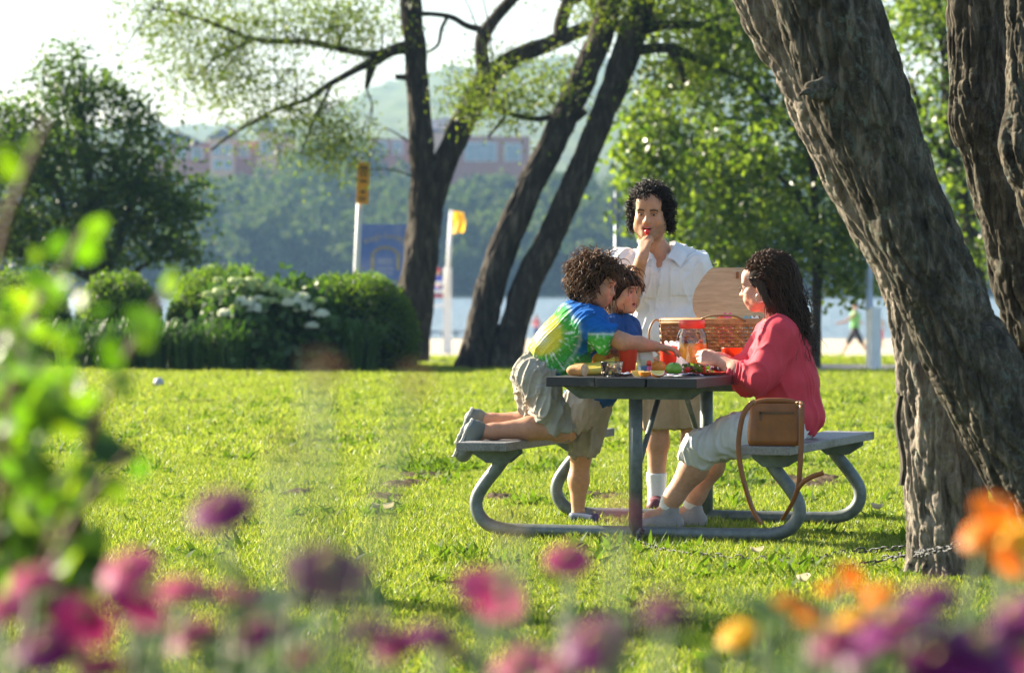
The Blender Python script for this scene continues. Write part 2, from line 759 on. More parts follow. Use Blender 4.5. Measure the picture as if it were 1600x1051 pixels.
HILL = np.concatenate([HILL, np.stack([XX[-1:], YY[-1:] + 60, ZZ[-1:] - 70], -1)], 0)
tag(MB().grid(HILL[:, ::-1]).build("hills", k.m), kind="structure")

# far wood along the other shore: one mass
rs = RS(5)
M_FAR = leafy("far_leaf", (.026, .056, .020), (.085, .118, .032), .36, gloss=.1, rough=.8)
cx = rs.uniform(-135, 135, 760)
cy = np.concatenate([rs.uniform(585, 700, 620), rs.uniform(583, 590, 140)])
hgt = rs.uniform(6, 10.5, 760)
hgt[620:] *= .7
cx = np.concatenate([cx, (rs.uniform(470, 590, 20) - 800) * 705 / FPX])
cy = np.concatenate([cy, rs.uniform(700, 712, 20)])
hgt = np.concatenate([hgt, rs.uniform(10, 13.5, 20)])
base = bank_z(cy)
keepdist = []
C = []
for x, y, hh, b in zip(cx, cy, hgt, base):
    if abs(x) > y * .155:
        continue
    if 600 < y < 696 and (-72 < x < -38 or -28 < x < 6):
        hh = min(hh, 7.5)
    n = 300
    q = unit(rs.normal(size=(n, 3)))
    q[:, 2] = np.where(q[:, 2] < -.75, -q[:, 2], q[:, 2])
    lob = 1 + .35 * noise3(q * 2.2 + x)
    r = np.array([hh * .38, hh * .38, hh * .55])
    C.append(np.array([x, y, b + hh * .5]) + q * r * lob[:, None] * rs.uniform(.75, 1.05, (n, 1)))
C = np.vstack(C)
fw = quads("far_woods", leaves(C, 1.15, rs, .8, fold=.4), M_FAR)
tag(fw, "long hazy green wood along the far shore of the lake", "woods", kind="stuff")
# =================================================================== trees
def bark_mat(name, dark, mid, light, lichen=None, scale=1.0):
    k = N(name)
    v = k.coord(scale=(1, 1, .22))
    f = k.noise(v, 26 * scale, 6, .68, .6)
    g = k.noise(k.coord(), 5.5 * scale, 4, .6)
    col = k.ramp(f, [(.30, dark), (.52, mid), (.74, light)])
    if lichen:
        sp = k.noise(k.coord(), 30 * scale, 5, .75)
        m = k.n("Math", operation='MULTIPLY')
        k.l(k.ramp(sp, [(.52, (0, 0, 0)), (.62, (1, 1, 1))]), m.inputs[0])
        k.l(k.ramp(g, [(.45, (0, 0, 0)), (.62, (1, 1, 1))]), m.inputs[1])
        col = k.mix(m.outputs[0], col, lichen)
    k.color(k.mix(1.0, col, k.ramp(g, [(.3, (.7, .7, .7)), (.7, (1.2, 1.15, 1.1))]), 'MULTIPLY'))
    k.set(Roughness=.92)
    k.b.inputs["Specular IOR Level"].default_value = .25
    k.bump(f, .8, .018)
    return k.m


M_BARK_PALE = bark_mat("pale_furrowed_bark", (.020, .017, .013), (.20, .172, .138), (.44, .39, .325), (.19, .22, .18))
M_BARK_NEAR = bark_mat("furrowed_bark", (.010, .008, .006), (.070, .060, .042), (.25, .215, .165), (.11, .135, .11))
M_BARK_FAR = bark_mat("dark_bark", (.013, .011, .008), (.045, .037, .028), (.13, .108, .083), None, .5)


def bark_stem(mb, path, Y, nlen, nang, amp=.02, ridge=.03, seed=0, Ys=None):
    """tapering stem with furrowed bark; path: (px, py, half-width px)"""
    path = np.asarray(path, float)
    Ya = np.full(len(path), float(Y)) if Ys is None else np.asarray(Ys, float)
    q = np.array([[*P(a, b, y), w * y / FPX] for (a, b, w), y in zip(path, Ya)])
    n = max(2, int(nlen / (len(q) - 1)))
    c = catmull(q, n)
    pts, rad = c[:, :3], c[:, 3]
    seg = np.linalg.norm(np.diff(pts, axis=0), axis=1)
    L = np.concatenate([[0], np.cumsum(seg)])
    T = unit(np.gradient(pts, axis=0))
    Nn = unit(np.cross(T[0], [0, 1, 0]))
    a = np.linspace(0, 2 * np.pi, nang, endpoint=False)
    dirs = np.zeros((len(pts), nang, 3))
    ca, sa = np.cos(a), np.sin(a)
    for i in range(len(pts)):
        Nn = unit(Nn - T[i] * Nn.dot(T[i]))
        dirs[i] = ca[:, None] * Nn + sa[:, None] * np.cross(T[i], Nn)
    R2, LL = rad[:, None] / ridge * .5, np.repeat(L[:, None], nang, 1)
    cyl = np.stack([ca * R2, sa * R2, LL / ridge * .115 + seed], -1)
    warp = noise3(cyl * .6 + 31) * .7
    cyl[..., 0] += warp
    cyl[..., 1] += warp
    f = 1 - np.abs(noise3(cyl)) * 1.9
    f2 = 1 - np.abs(noise3(cyl * [2.1, 2.1, 2.6] + 9)) * 1.7
    f3 = 1 - np.abs(noise3(cyl * [1.2, 1.2, 7.0] + 55)) * 2.6
    big = noise3(np.stack([ca + 0 * LL, sa + 0 * LL, LL * 1.23 + seed * 3.1], -1) * 1.3)
    fur = -np.clip(f, 0, 1) ** 2.0 * .9 - np.clip(f2, 0, 1) ** 2 * .45 - np.clip(f3, 0, 1) ** 3 * .22
    V = pts[:, None] + dirs * (rad[:, None] * (1 + .09 * big) + amp * (.35 + fur))[..., None]
    mb.grid(V[:, ::-1] if True else V, wrap=True)
    return pts, rad


# ---- the furrowed multi-stemmed tree beside the table
near = thing("willow_tree", P(1560, 905, 15.4), "big multi-stemmed tree with deeply furrowed bark leaning over the picnic table", "tree")
m = MB()
bark_stem(m, [(1492, 945, 92), (1490, 905, 78), (1487, 850, 67), (1477, 740, 66), (1470, 640, 66), (1460, 520, 68), (1430, 405, 68), (1362, 290, 66), (1310, 195, 64), (1265, 100, 62), (1212, 0, 60), (1150, -110, 56), (1090, -230, 48), (1060, -420, 44), (1090, -800, 36), (1200, -1300, 24), (1260, -1800, 10)], 15.5, 620, 210, .025, .032, 1)
m.build("trunk", M_BARK_PALE, near)
m = MB()
bark_stem(m, [(1735, 1010, 110), (1712, 930, 100), (1685, 840, 92), (1640, 760, 86), (1600, 700, 80), (1568, 650, 75), (1527, 580, 70), (1495, 520, 67), (1468, 460, 66), (1440, 400, 67), (1384, 266, 70), (1342, 152, 79), (1290, 0, 82), (1262, -100, 78), (1240, -220, 70), (1240, -420, 60), (1300, -900, 46), (1420, -1500, 28), (1500, -2000, 10)], 15.0, 640, 230, .024, .032, 2)
# knot with a broken snag
V = []
kc = P(1262, 140, 14.80)
u, w_ = np.meshgrid(np.linspace(0, np.pi * .5, 14), np.linspace(0, 2 * np.pi, 22, endpoint=False), indexing='ij')
V = np.stack([np.sin(u) * np.cos(w_) * .06, -np.cos(u) * .028, np.sin(u) * np.sin(w_) * .045], -1)
V = V * (1 + .35 * noise3(V * 40)[..., None])
m.grid(V + kc + [0.05, .02, 0], wrap=True)
m.tube([P(1274, 142, 14.86), P(1258, 144, 14.78), P(1249, 149, 14.76)], [.022, .012, .004], 8, span=4)
m.build("trunk", M_BARK_NEAR, near)
m = MB()
bark_stem(m, [(1690, 960, 75), (1680, 860, 66), (1668, 740, 60), (1650, 640, 57), (1630, 540, 56), (1606, 440, 57), (1582, 330, 57), (1552, 225, 56), (1541, 195, 60), (1537, 160, 58), (1535, 110, 52), (1529, 0, 51), (1525, -120, 46), (1535, -400, 40), (1700, -1000, 30), (1850, -1600, 12)], 16.1, 460, 170, .021, .030, 3)
m.build("trunk", M_BARK_NEAR, near)
m = MB()
bark_stem(m, [(1720, 960, 70), (1700, 800, 60), (1683, 600, 50), (1664, 430, 44), (1636, 325, 42), (1608, 235, 45), (1606, 205, 44), (1612, 150, 42), (1613, 50, 40), (1610, -60, 38), (1640, -400, 32), (1850, -900, 22), (2050, -1500, 10)], 15.5, 420, 130, .022, .032, 4)
m.build("trunk", M_BARK_NEAR, near)
# bark flap and slab on the near stem's foot
m = MB()
V = np.stack(np.meshgrid(np.linspace(-1, 1, 7), np.linspace(0, 1, 22), indexing='ij'), -1)
fl = np.array([P(1407 + 5 * a + 8 * b * 0, 618 + 140 * b, 15.33 - .03 * (1 - a * a)) + [-.012 * math.sin(b * 6), 0, 0] for a, b in V.reshape(-1, 2)]).reshape(7, 22, 3)
m.grid(fl)
m.build("bark_flap", M_BARK_NEAR, near)
rs = RS(21)
M_LEAF_NEAR = leafy("willow_leaf", (.04, .075, .015), (.10, .14, .03), .45)
C = cloud([(1500, -1900, 15.5, 900, 420, 2.2, 6000), (2000, -1500, 15.5, 800, 420, 2.2, 5000)], rs, .2)
quads("crown", leaves(C, .07, rs, .4, .6), M_LEAF_NEAR, near)


def far_tree(name, base, label, limbs, blobs, Y, leafm, lsize, seed, per=36, clump=.16, droop=0.0, twigs=0, aspect=.55, barkm=None, dep=None, cat="tree", seg=12):
    """trunk and limbs (px paths) and a crown of leaves in clumps"""
    t = thing(name, base, label, cat)
    rs = RS(seed)
    m = MB()
    pts_all = []
    for L in limbs:
        q = np.array([[*P(a, b, Y + (dd[0] if dd else 0)), w * Y / FPX] for a, b, w, *dd in L])
        c = catmull(q, 8)
        wob = .25 * c[:, 3:4] * np.stack([noise3(c[:, :3] * 2.2 + i * 9 + seed) for i in range(3)], -1)
        pts = c[:, :3] + wob
        rad = c[:, 3] * (1 + .12 * noise3(c[:, :3] * 3.1 + seed))
        if L[0][2] >= 15:      # thick stems carry real furrows
            bark_stem(m, [q_[:3] for q_ in L], Y, 44 * len(L), 72, .034, .075, seed + len(pts_all))
        else:
            m.tube(pts, np.maximum(rad, .004), seg)
        pts_all.append(pts)
    PA = np.vstack(pts_all)
    C = cloud(blobs, rs, clump, per) if blobs else None
    if C is not None and twigs:
        up = PA[PA[:, 2] > PA[:, 2].min() + .5]
        for i in rs.choice(len(C), twigs, replace=False):
            d = np.linalg.norm(up - C[i], axis=1)
            near_ = up[np.argsort(d)[rs.randint(0, 3)]]
            if np.linalg.norm(near_ - C[i]) > 3.2:
                continue
            mid = (near_ + C[i]) / 2 + rs.normal(size=3) * .12 + [0, 0, .1]
            m.tube(catmull([near_, mid, C[i]], 5), np.linspace(.016, .004, 11), 5)
    m.build("trunk", barkm or M_BARK_FAR, t)
    if C is not None:
        quads("crown", leaves(C, lsize, rs, aspect, droop), leafm, t)
    return t


M_LEAF_WILLOW = leafy("pale_leaf", (.045, .085, .014), (.125, .155, .026), .52, (1.8, 1.85, .5), gloss=.3)
M_LEAF_DARK = leafy("dark_leaf", (.016, .040, .011), (.058, .098, .018), .48, (2.5, 2.5, .55), gloss=.4)
M_LEAF_MAPLE = leafy("maple_leaf", (.030, .066, .013), (.098, .140, .028), .55, (2.5, 2.45, .7), gloss=.6, rough=.32)

# V-forked tree behind the hedge
VT = 56.0
far_tree("forked_tree", P(655, 575, VT), "dark V-forked tree rising behind the rounded hedge near the blue sign", [
    [(630, 590, 38), (636, 540, 34), (645, 480, 31), (653, 430, 29), (659, 390, 27.5), (665, 330, 26.5), (669, 285, 29)],
    [(668, 320, 24), (660, 255, 21), (655, 180, 19), (650, 100, 17), (645, 40, 17), (640, -30, 16), (632, -140, 13), (620, -260, 9)],
    [(672, 320, 22), (690, 265, 21), (712, 215, 20), (738, 165, 19), (764, 112, 18)],
    [(756, 125, 16), (790, 98, 15), (830, 78, 14), (866, 66, 13), (900, 50, 11), (935, 40, 10), (985, 38, 8), (1040, 20, 6)],
    [(760, 118, 13), (752, 85, 11), (756, 52, 11), (780, 22, 10), (808, -12, 9), (840, -70, 7)],
    [(876, 62, 11), (876, 35, 11), (888, 5, 11), (905, -40, 9)],
    [(890, 2, 9), (915, -6, 8), (928, 12, 8), (938, 32, 8)],
    [(752, 46, 6), (728, 40, 5), (705, 27, 4.5), (675, 22, 4), (650, 22, 4)],
    [(700, 25, 3), (690, 45, 3), (684, 70, 2.5), (668, 82, 2)],
    [(648, 72, 12), (612, 80, 10), (588, 95, 9), (560, 108, 6), (520, 128, 5), (480, 155, 4), (430, 172, 3), (395, 190, 2)],
    [(600, 84, 8), (570, 84, 6), (530, 76, 5), (480, 66, 5), (430, 66, 4.5), (390, 60, 4), (350, 44, 4), (300, 26, 3), (240, 12, 2)],
    [(585, 98, 7), (578, 118, 6), (572, 138, 3)],
    [(392, 62, 3.5), (365, 78, 3), (335, 92, 2.5), (315, 118, 2)],
    [(648, 122, 7), (632, 121, 5), (617, 120, 4)],
    [(420, 180, 3), (370, 205, 2.5), (330, 235, 2)], [(520, 128, 3), (490, 190, 2), (470, 240, 1.5)],
], [(430, 30, VT, 190, 50, 1.6, 3915), (300, 70, VT, 120, 55, 1.4, 2175), (380, 130, VT, 150, 60, 1.5, 3000), (480, 190, VT, 90, 60, 1.2, 1900),
    (540, 225, VT, 50, 50, 1.0, 1450), (560, 40, VT, 90, 55, 1.3, 2175), (250, 15, VT, 110, 35, 1.2, 1160), (780, 100, VT, 60, 60, .9, 652), (430, 215, VT, 70, 35, 1.2, 420),
    (860, -60, VT, 120, 60, 1.2, 1305), (640, -200, VT, 300, 130, 2, 4350)],
    VT, M_LEAF_WILLOW, .078, 31, 24, .19, .5, 70, .36)

# leaning double-trunk tree
DT = 52.0
far_tree("leaning_tree", P(770, 578, DT), "two dark trunks leaning together behind the boys, sharing one foot", [
    [(738, 592, 37), (744, 560, 30), (754, 505, 25.5), (769, 440, 24), (795, 365, 22), (827, 295, 21), (861, 228, 21), (896, 155, 21), (922, 95, 21), (945, 35, 20), (960, -40, 18), (985, -150, 13)],
    [(798, 592, 33), (790, 560, 28), (804, 505, 24), (826, 440, 22.5), (859, 372, 21), (892, 300, 20), (922, 228, 20), (950, 160, 20), (975, 90, 22), (998, 20, 21), (1015, -60, 18), (1040, -160, 13)],
    [(985, 55, 10), (1030, 40, 8), (1080, 38, 7), (1130, 46, 6), (1180, 60, 4)],
    [(965, 85, 10), (1005, 78, 9), (1050, 76, 8), (1090, 92, 6), (1135, 112, 4), (1190, 132, 3)],
    [(1045, 78, 6), (1062, 100, 6), (1070, 130, 4)], [(1100, 42, 5), (1120, 10, 5), (1150, -20, 4)],
    [(915, 172, 8), (890, 190, 6), (868, 182, 5), (840, 186, 5), (805, 180, 4), (785, 172, 4), (768, 150, 3)],
    [(790, 182, 3), (775, 200, 2.5), (762, 214, 2)], [(786, 175, 3), (782, 158, 3), (774, 148, 2)],
], [(740, 150, DT, 55, 45, .9, 937), (810, 150, DT, 60, 50, .9, 1062), (880, 130, DT, 50, 45, .8, 750), (1050, 20, DT, 110, 45, 1.2, 2250), (1150, 60, DT, 80, 60, 1.2, 1875),
    (960, 10, DT, 70, 45, 1.0, 1125), (1080, 110, DT, 90, 45, 1.0, 1375), (900, -120, DT, 260, 110, 2, 3750), (1150, -120, DT, 200, 100, 2, 2500)],
    DT, M_LEAF_WILLOW, .085, 32, 30, .17, .5, 50, .36)

# maples behind the man and the woman
far_tree("maple_tree", P(1275, 578, 51), "slim maple with glossy green leaves behind the woman", [
    [(1274, 584, 9), (1275, 500, 8), (1277, 430, 8), (1274, 340, 7), (1268, 240, 6), (1262, 120, 5), (1258, 0, 4)],
    [(1274, 350, 5), (1240, 300, 4), (1200, 260, 3), (1160, 230, 2)], [(1272, 320, 4), (1310, 270, 3), (1340, 230, 2)], [(1270, 250, 4), (1230, 190, 3), (1190, 150, 2)],
], [(1250, 130, 51, 130, 90, 1.4, 1581), (1180, 230, 51, 110, 70, 1.4, 1475), (1290, 240, 51, 90, 90, 1.2, 1370), (1130, 320, 51, 90, 70, 1.2, 1159), (1260, 370, 51, 110, 70, 1.2, 1581),
    (1180, 400, 51, 80, 50, 1.2, 895), (1330, 430, 51, 60, 40, .9, 527), (1215, 30, 51, 120, 60, 1.4, 1054), (1230, -60, 51, 160, 60, 1.4, 1190), (1350, 330, 51, 60, 80, 1.0, 765)],
    51, M_LEAF_MAPLE, .10, 33, 20, .13, .2, 70, .75)
far_tree("maple_tree", P(1190, 566, 57), "bushy sunlit maple directly behind the standing man", [
    [(1192, 574, 9), (1190, 500, 8), (1192, 400, 8), (1190, 300, 7), (1184, 200, 6), (1170, 80, 5), (1165, -40, 4)],
    [(1190, 330, 5), (1140, 290, 4), (1090, 270, 3), (1030, 250, 2)], [(1188, 260, 4), (1120, 180, 3), (1060, 140, 2)], [(1190, 400, 4), (1130, 360, 3), (1060, 330, 2)],
], [(1040, 190, 57, 75, 70, 1.4, 1264), (1030, 280, 57, 60, 55, 1.2, 843), (1110, 130, 57, 90, 60, 1.3, 1159), (1090, 360, 57, 80, 60, 1.2, 1159), (1120, 250, 57, 90, 70, 1.3, 1264),
    (1090, 430, 57, 60, 40, 1.0, 527), (1200, 330, 57, 90, 60, 1.3, 948), (1140, 40, 57, 110, 60, 1.3, 843), (1000, 330, 57, 25, 40, .6, 221), (1000, 200, 57, 40, 50, .8, 425), (985, 250, 57, 25, 40, .7, 255), (1080, 60, 57, 110, 60, 1.3, 850), (1130, -50, 57, 160, 70, 1.4, 1020)],
    57, M_LEAF_MAPLE, .105, 34, 20, .15, .2, 70, .75)
far_tree("maple_tree", P(1540, 560, 60), "dark-trunked maple seen between the furrowed stems", [
    [(1535, 580, 15), (1530, 480, 14), (1522, 400, 14), (1512, 340, 13), (1497, 285, 12), (1480, 190, 10), (1478, 90, 9), (1462, 0, 8), (1450, -80, 6)],
    [(1500, 290, 7), (1450, 200, 5), (1420, 120, 4)], [(1478, 90, 6), (1490, 40, 5), (1500, 0, 4)],
], [(1430, 60, 60, 70, 90, 1.4, 1370), (1450, 180, 60, 60, 80, 1.4, 1159), (1470, 300, 60, 50, 70, 1.2, 1001), (1520, 400, 60, 60, 60, 1.2, 843), (1560, 250, 60, 70, 140, 1.4, 843),
    (1480, 20, 60, 80, 60, 1.2, 790), (1580, 60, 60, 60, 80, 1.2, 474)],
    60, M_LEAF_MAPLE, .1, 35, 26, .17, .2, 60, .75)

# small dark tree on the left behind the hedges
far_tree("crab_apple_tree", P(160, 575, 63) * [1, 1, 0] + [0, 0, gz(63)], "low spreading dark green tree above the clipped hedges", [
    [(158, 572, 13), (158, 500, 12), (158, 440, 11), (148, 360, 9), (140, 280, 6), (128, 200, 4), (118, 140, 2)],
    [(160, 440, 9), (190, 370, 7), (205, 310, 5), (222, 250, 3)], [(158, 450, 8), (112, 370, 6), (92, 300, 5), (60, 240, 3)],
    [(160, 470, 6), (210, 425, 4), (250, 400, 3)], [(150, 440, 5), (90, 410, 4), (30, 400, 3)], [(145, 330, 4), (180, 260, 3), (205, 190, 2)],
], [(40, 260, 63, 70, 60, 1.4, 2300), (110, 230, 63, 60, 50, 1.2, 1700), (30, 360, 63, 90, 50, 1.5, 2600), (140, 330, 63, 60, 50, 1.2, 1500), (190, 270, 63, 50, 40, 1.0, 1200), (240, 300, 63, 45, 30, 1.0, 1000),
    (280, 330, 63, 40, 22, .8, 560), (305, 300, 63, 22, 16, .6, 200), (270, 385, 63, 50, 20, .8, 620), (215, 360, 63, 55, 35, 1.0, 1000), (300, 405, 63, 28, 12, .6, 180), (120, 150, 63, 45, 35, .9, 800), (75, 115, 63, 30, 28, .7, 330),
    (110, 85, 63, 22, 18, .5, 170), (175, 150, 63, 40, 28, .8, 520), (215, 185, 63, 40, 25, .8, 520), (240, 230, 63, 40, 25, .8, 520), (40, 175, 63, 40, 25, .8, 480), (-5, 200, 63, 40, 40, .9, 600), (90, 400, 63, 80, 22, 1.2, 900), (160, 400, 63, 50, 20, .9, 480), (-110, 260, 63, 130, 110, 1.6, 2600)],
    63, M_LEAF_DARK, .105, 36, 26, .17, .1, 110, .6)

# shade tree left of the view: its crown throws the dappled shade on the lawn's near right
far_tree("shade_tree", np.array([-8.0, 18.8, 0]), "tall loose-crowned shade tree standing left of the lawn outside the view", [
    [(-1753, 821, 50, 0), (-1750, 500, 42, 0), (-1755, 0, 36, 0), (-1750, -500, 28, 0), (-1720, -900, 16, 0)],
    [(-1752, -200, 20, 0), (-1600, -600, 12, .3), (-1500, -800, 7, .4)], [(-1752, -100, 20, 0), (-1900, -500, 12, -.3), (-2000, -800, 7, -.4)],
], [(-1750, -850, 18.8, 300, 260, .75, 1300), (-1600, -1050, 18.9, 200, 200, .6, 600), (-1900, -950, 18.7, 220, 200, .6, 600), (-1750, -1350, 18.8, 260, 220, .6, 700)], 18.8, M_LEAF_NEAR, .15, 37, 20, .15, .1, 30, .6)
# =================================================================== lawn grass
M_GRASS = leafy("grass_blade", (.053, .104, .012), (.148, .200, .032), .58, (1.7, 1.70, .5), gloss=.35, rough=.4, hue=(.27, .27, .12))
M_WEED = leafy("weed_leaf", (.045, .095, .012), (.10, .16, .022), .5, (1.6, 1.6, .5), gloss=.15, rough=.6)


def blade_clump(name, n, rad, h0, h1, wd, seed, mat, lean=.5):
    rs = RS(seed)
    m = MB()
    for i in range(n):
        a, r = rs.uniform(0, 6.28), rad * math.sqrt(rs.uniform())
        b = np.array([r * math.cos(a), r * math.sin(a), -.004])
        d = unit([rs.normal() * lean, rs.normal() * lean, 1.0])
        bend = np.array([rs.normal(), rs.normal(), -.3]) * rs.uniform(.1, .55)
        L = rs.uniform(h0, h1)
        s = unit(np.cross(d, rs.normal(size=3)))
        w = wd * rs.uniform(.7, 1.2) * .5
        p1 = b + d * L * .5
        p2 = p1 + unit(d + bend) * L * .5
        m.add([b - s * w, b + s * w, p1 + s * w * .8, p1 - s * w * .8, p2], [[0, 1, 2, 3], [3, 2, 4]], 0, False)
    me = m.build(name, mat)
    COL.objects.unlink(me)
    return me


def scatter(name, pts, scl, template, parent=None):
    """uncountable blades: one object, points carrying a tuft each"""
    me = bpy.data.meshes.new(name)
    n = len(pts)
    me.vertices.add(n)
    me.vertices.foreach_set("co", np.asarray(pts, np.float32).ravel())
    rs = RS(n)
    a = me.attributes.new("tuft_scale", 'FLOAT', 'POINT')
    a.data.foreach_set("value", np.asarray(scl, np.float32))
    r = me.attributes.new("tuft_turn", 'FLOAT_VECTOR', 'POINT')
    rv = np.stack([rs.normal(size=n) * .12, rs.normal(size=n) * .12, rs.uniform(0, 6.28, n)], -1)
    r.data.foreach_set("vector", rv.astype(np.float32).ravel())
    ob = bpy.data.objects.new(name, me)
    COL.objects.link(ob)
    g = bpy.data.node_groups.new(name + "_tufts", 'GeometryNodeTree')
    g.interface.new_socket("Geometry", in_out='INPUT', socket_type='NodeSocketGeometry')
    g.interface.new_socket("Geometry", in_out='OUTPUT', socket_type='NodeSocketGeometry')
    gi, go = g.nodes.new("NodeGroupInput"), g.nodes.new("NodeGroupOutput")
    ip = g.nodes.new("GeometryNodeInstanceOnPoints")
    oi = g.nodes.new("GeometryNodeObjectInfo")
    oi.inputs[0].default_value = template
    na = g.nodes.new("GeometryNodeInputNamedAttribute")
    na.data_type = 'FLOAT'
    na.inputs[0].default_value = "tuft_scale"
    nb = g.nodes.new("GeometryNodeInputNamedAttribute")
    nb.data_type = 'FLOAT_VECTOR'
    nb.inputs[0].default_value = "tuft_turn"
    L = g.links.new
    L(gi.outputs[0], ip.inputs["Points"])
    L(oi.outputs["Geometry"], ip.inputs["Instance"])
    L(nb.outputs[0], ip.inputs["Rotation"])
    L(na.outputs[0], ip.inputs["Scale"])
    L(ip.outputs[0], go.inputs[0])
    md = ob.modifiers.new("tufts", 'NODES')
    md.node_group = g
    return ob


DIRT = [(628, 757, 62, 5), (600, 775, 55, 6), (655, 742, 45, 3), (470, 768, 34, 4), (600, 800, 30, 5), (1250, 752, 70, 7), (930, 770, 60, 5), (1540, 884, 90, 16), (1290, 747, 40, 5), (780, 772, 30, 3)]
_dw = []
for a, b, w, h in DIRT:
    Y = FPX * CAMH / (b - HZ)
    Yn = FPX * CAMH / (b + h - HZ)
    _dw.append(((a - 800) * Y / FPX, Y, w * Y / FPX, max(.55, (Y - Yn) * 1.7)))


def dirt_at(x, y):
    d = np.full(x.shape, 9.0)
    for cx, cy, rx, ry in _dw:
        d = np.minimum(d, np.hypot((x - cx) / rx, (y - cy) / ry))
    return d + .35 * noise3(np.stack([x * 5, y * 5, 0 * x], -1))


def lawn_points(rs, y0, y1, dens, margin=2.2):
    w = lambda y: .1345 * y + margin
    n = int(dens * (y1 - y0) * (w(y0) + w(y1)))
    y = rs.uniform(y0, y1, n)
    x = rs.uniform(-1, 1, n) * w(y1)
    k = np.abs(x) < w(y)
    x, y = x[k], y[k]
    k = dirt_at(x, y) > rs.uniform(.45, 1.2, len(x))
    x, y = x[k], y[k]
    k = ~((y > 50.4) & (y < 52.9) & (x > 1.5))
    x, y = x[k], y[k]
    return np.stack([x, y, lawn_z(x, y)], -1)


rs = RS(3)
clumps = [blade_clump("grass_tuft", 20, .05, .022, .046, .0042, 60 + i, M_GRASS, .55) for i in range(3)]
clumps_f = [blade_clump("grass_tuft", 18, .10, .026, .052, .0085, 70 + i, M_GRASS, .5) for i in range(2)]
weed = [blade_clump("weed_tuft", 8, .05, .05, .11, .026, 80 + i, M_WEED, .9) for i in range(2)]


def tuft_scale(p, rs, lo=.7, hi=1.25):
    n = fbm(np.stack([p[:, 0] * .8, p[:, 1] * .5, 0 * p[:, 0]], -1), 3)
    return np.clip(rs.uniform(lo, hi, len(p)) * (1 + .42 * n), .4, 2.0)


for i, c in enumerate(clumps):
    p = lawn_points(rs, 10.5, 26, 215)
    tag(scatter("lawn_grass", p, tuft_scale(p, rs), c), "short sunlit lawn grass around the picnic table", "grass", kind="stuff")
for i, c in enumerate(clumps_f):
    p = lawn_points(rs, 26, 58, 62)
    tag(scatter("lawn_grass", p, tuft_scale(p, rs), c), "short sunlit lawn grass towards the hedges and path", "grass", kind="stuff")
p = lawn_points(rs, 58, 113, 9, 3)
tag(scatter("bank_grass", p, tuft_scale(p, rs) * 2.2, clumps_f[0]), "grass on the slope down to the beach", "grass", kind="stuff")
# broad-leaved weeds in loose patches
for i, c in enumerate(weed):
    p = lawn_points(rs, 11, 40, 26)
    nn = fbm(np.stack([p[:, 0] * 1.1 + 40 * i, p[:, 1] * .7, 0 * p[:, 0]], -1), 3)
    p = p[nn > .32]
    extra = []
    for px, py, sx, sy, n in [(690, 733, 60, 8, 40), (650, 735, 45, 6, 25), (880, 735, 60, 14, 30), (1260, 720, 60, 16, 30), (1130, 740, 50, 20, 30), (610, 800, 40, 8, 10), (700, 880, 40, 14, 16), (1180, 900, 120, 20, 30)]:
        q = np.stack([px + rs.normal(size=n) * sx * .5, py + rs.normal(size=n) * sy * .5], -1)
        Y = FPX * CAMH / (q[:, 1] - HZ)
        extra.append(np.stack([(q[:, 0] - 800) * Y / FPX, Y, 0 * Y], -1))
    p = np.vstack([p] + extra)
    tag(scatter("lawn_weeds", p, rs.uniform(.6, 1.25, len(p)), c), "broad-leaved weeds scattered through the lawn", "weeds", kind="stuff")

# bare earth patches
M_EARTH = plain("bare_earth", (.095, .072, .048), .95, .45, 18, .8, spec=0)
for i, ((cx, cy, rx, ry), (a, b, w, h)) in enumerate(zip(_dw, DIRT)):
    g = np.stack(np.meshgrid(np.linspace(-1.1, 1.1, 40), np.linspace(-1.1, 1.1, 30), indexing='ij'), -1)
    x, y = cx + g[..., 0] * rx, cy + g[..., 1] * ry
    r = np.hypot(g[..., 0], g[..., 1])
    z = lawn_z(x, y) - .018 + .036 * np.clip(1.1 - r + .6 * noise3(np.stack([x * 5, y * 5, 0 * x + i], -1)), 0, 1) + .022 * fbm(np.stack([x * 11, y * 11, 0 * x + i], -1), 3)
    tag(MB().grid(np.stack([x, y, z], -1)[::-1]).build("bare_earth", M_EARTH), "bare brown earth showing through the lawn", "earth", kind="stuff")

# =================================================================== hedges and border plants
M_HEDGE = leafy("hedge_leaf", (.016, .042, .008), (.055, .098, .014), .48, (4.2, 3.9, .8), gloss=.4)
M_CORE = plain("hedge_inside", (.012, .018, .008), 1.0, .3, 8, spec=0)


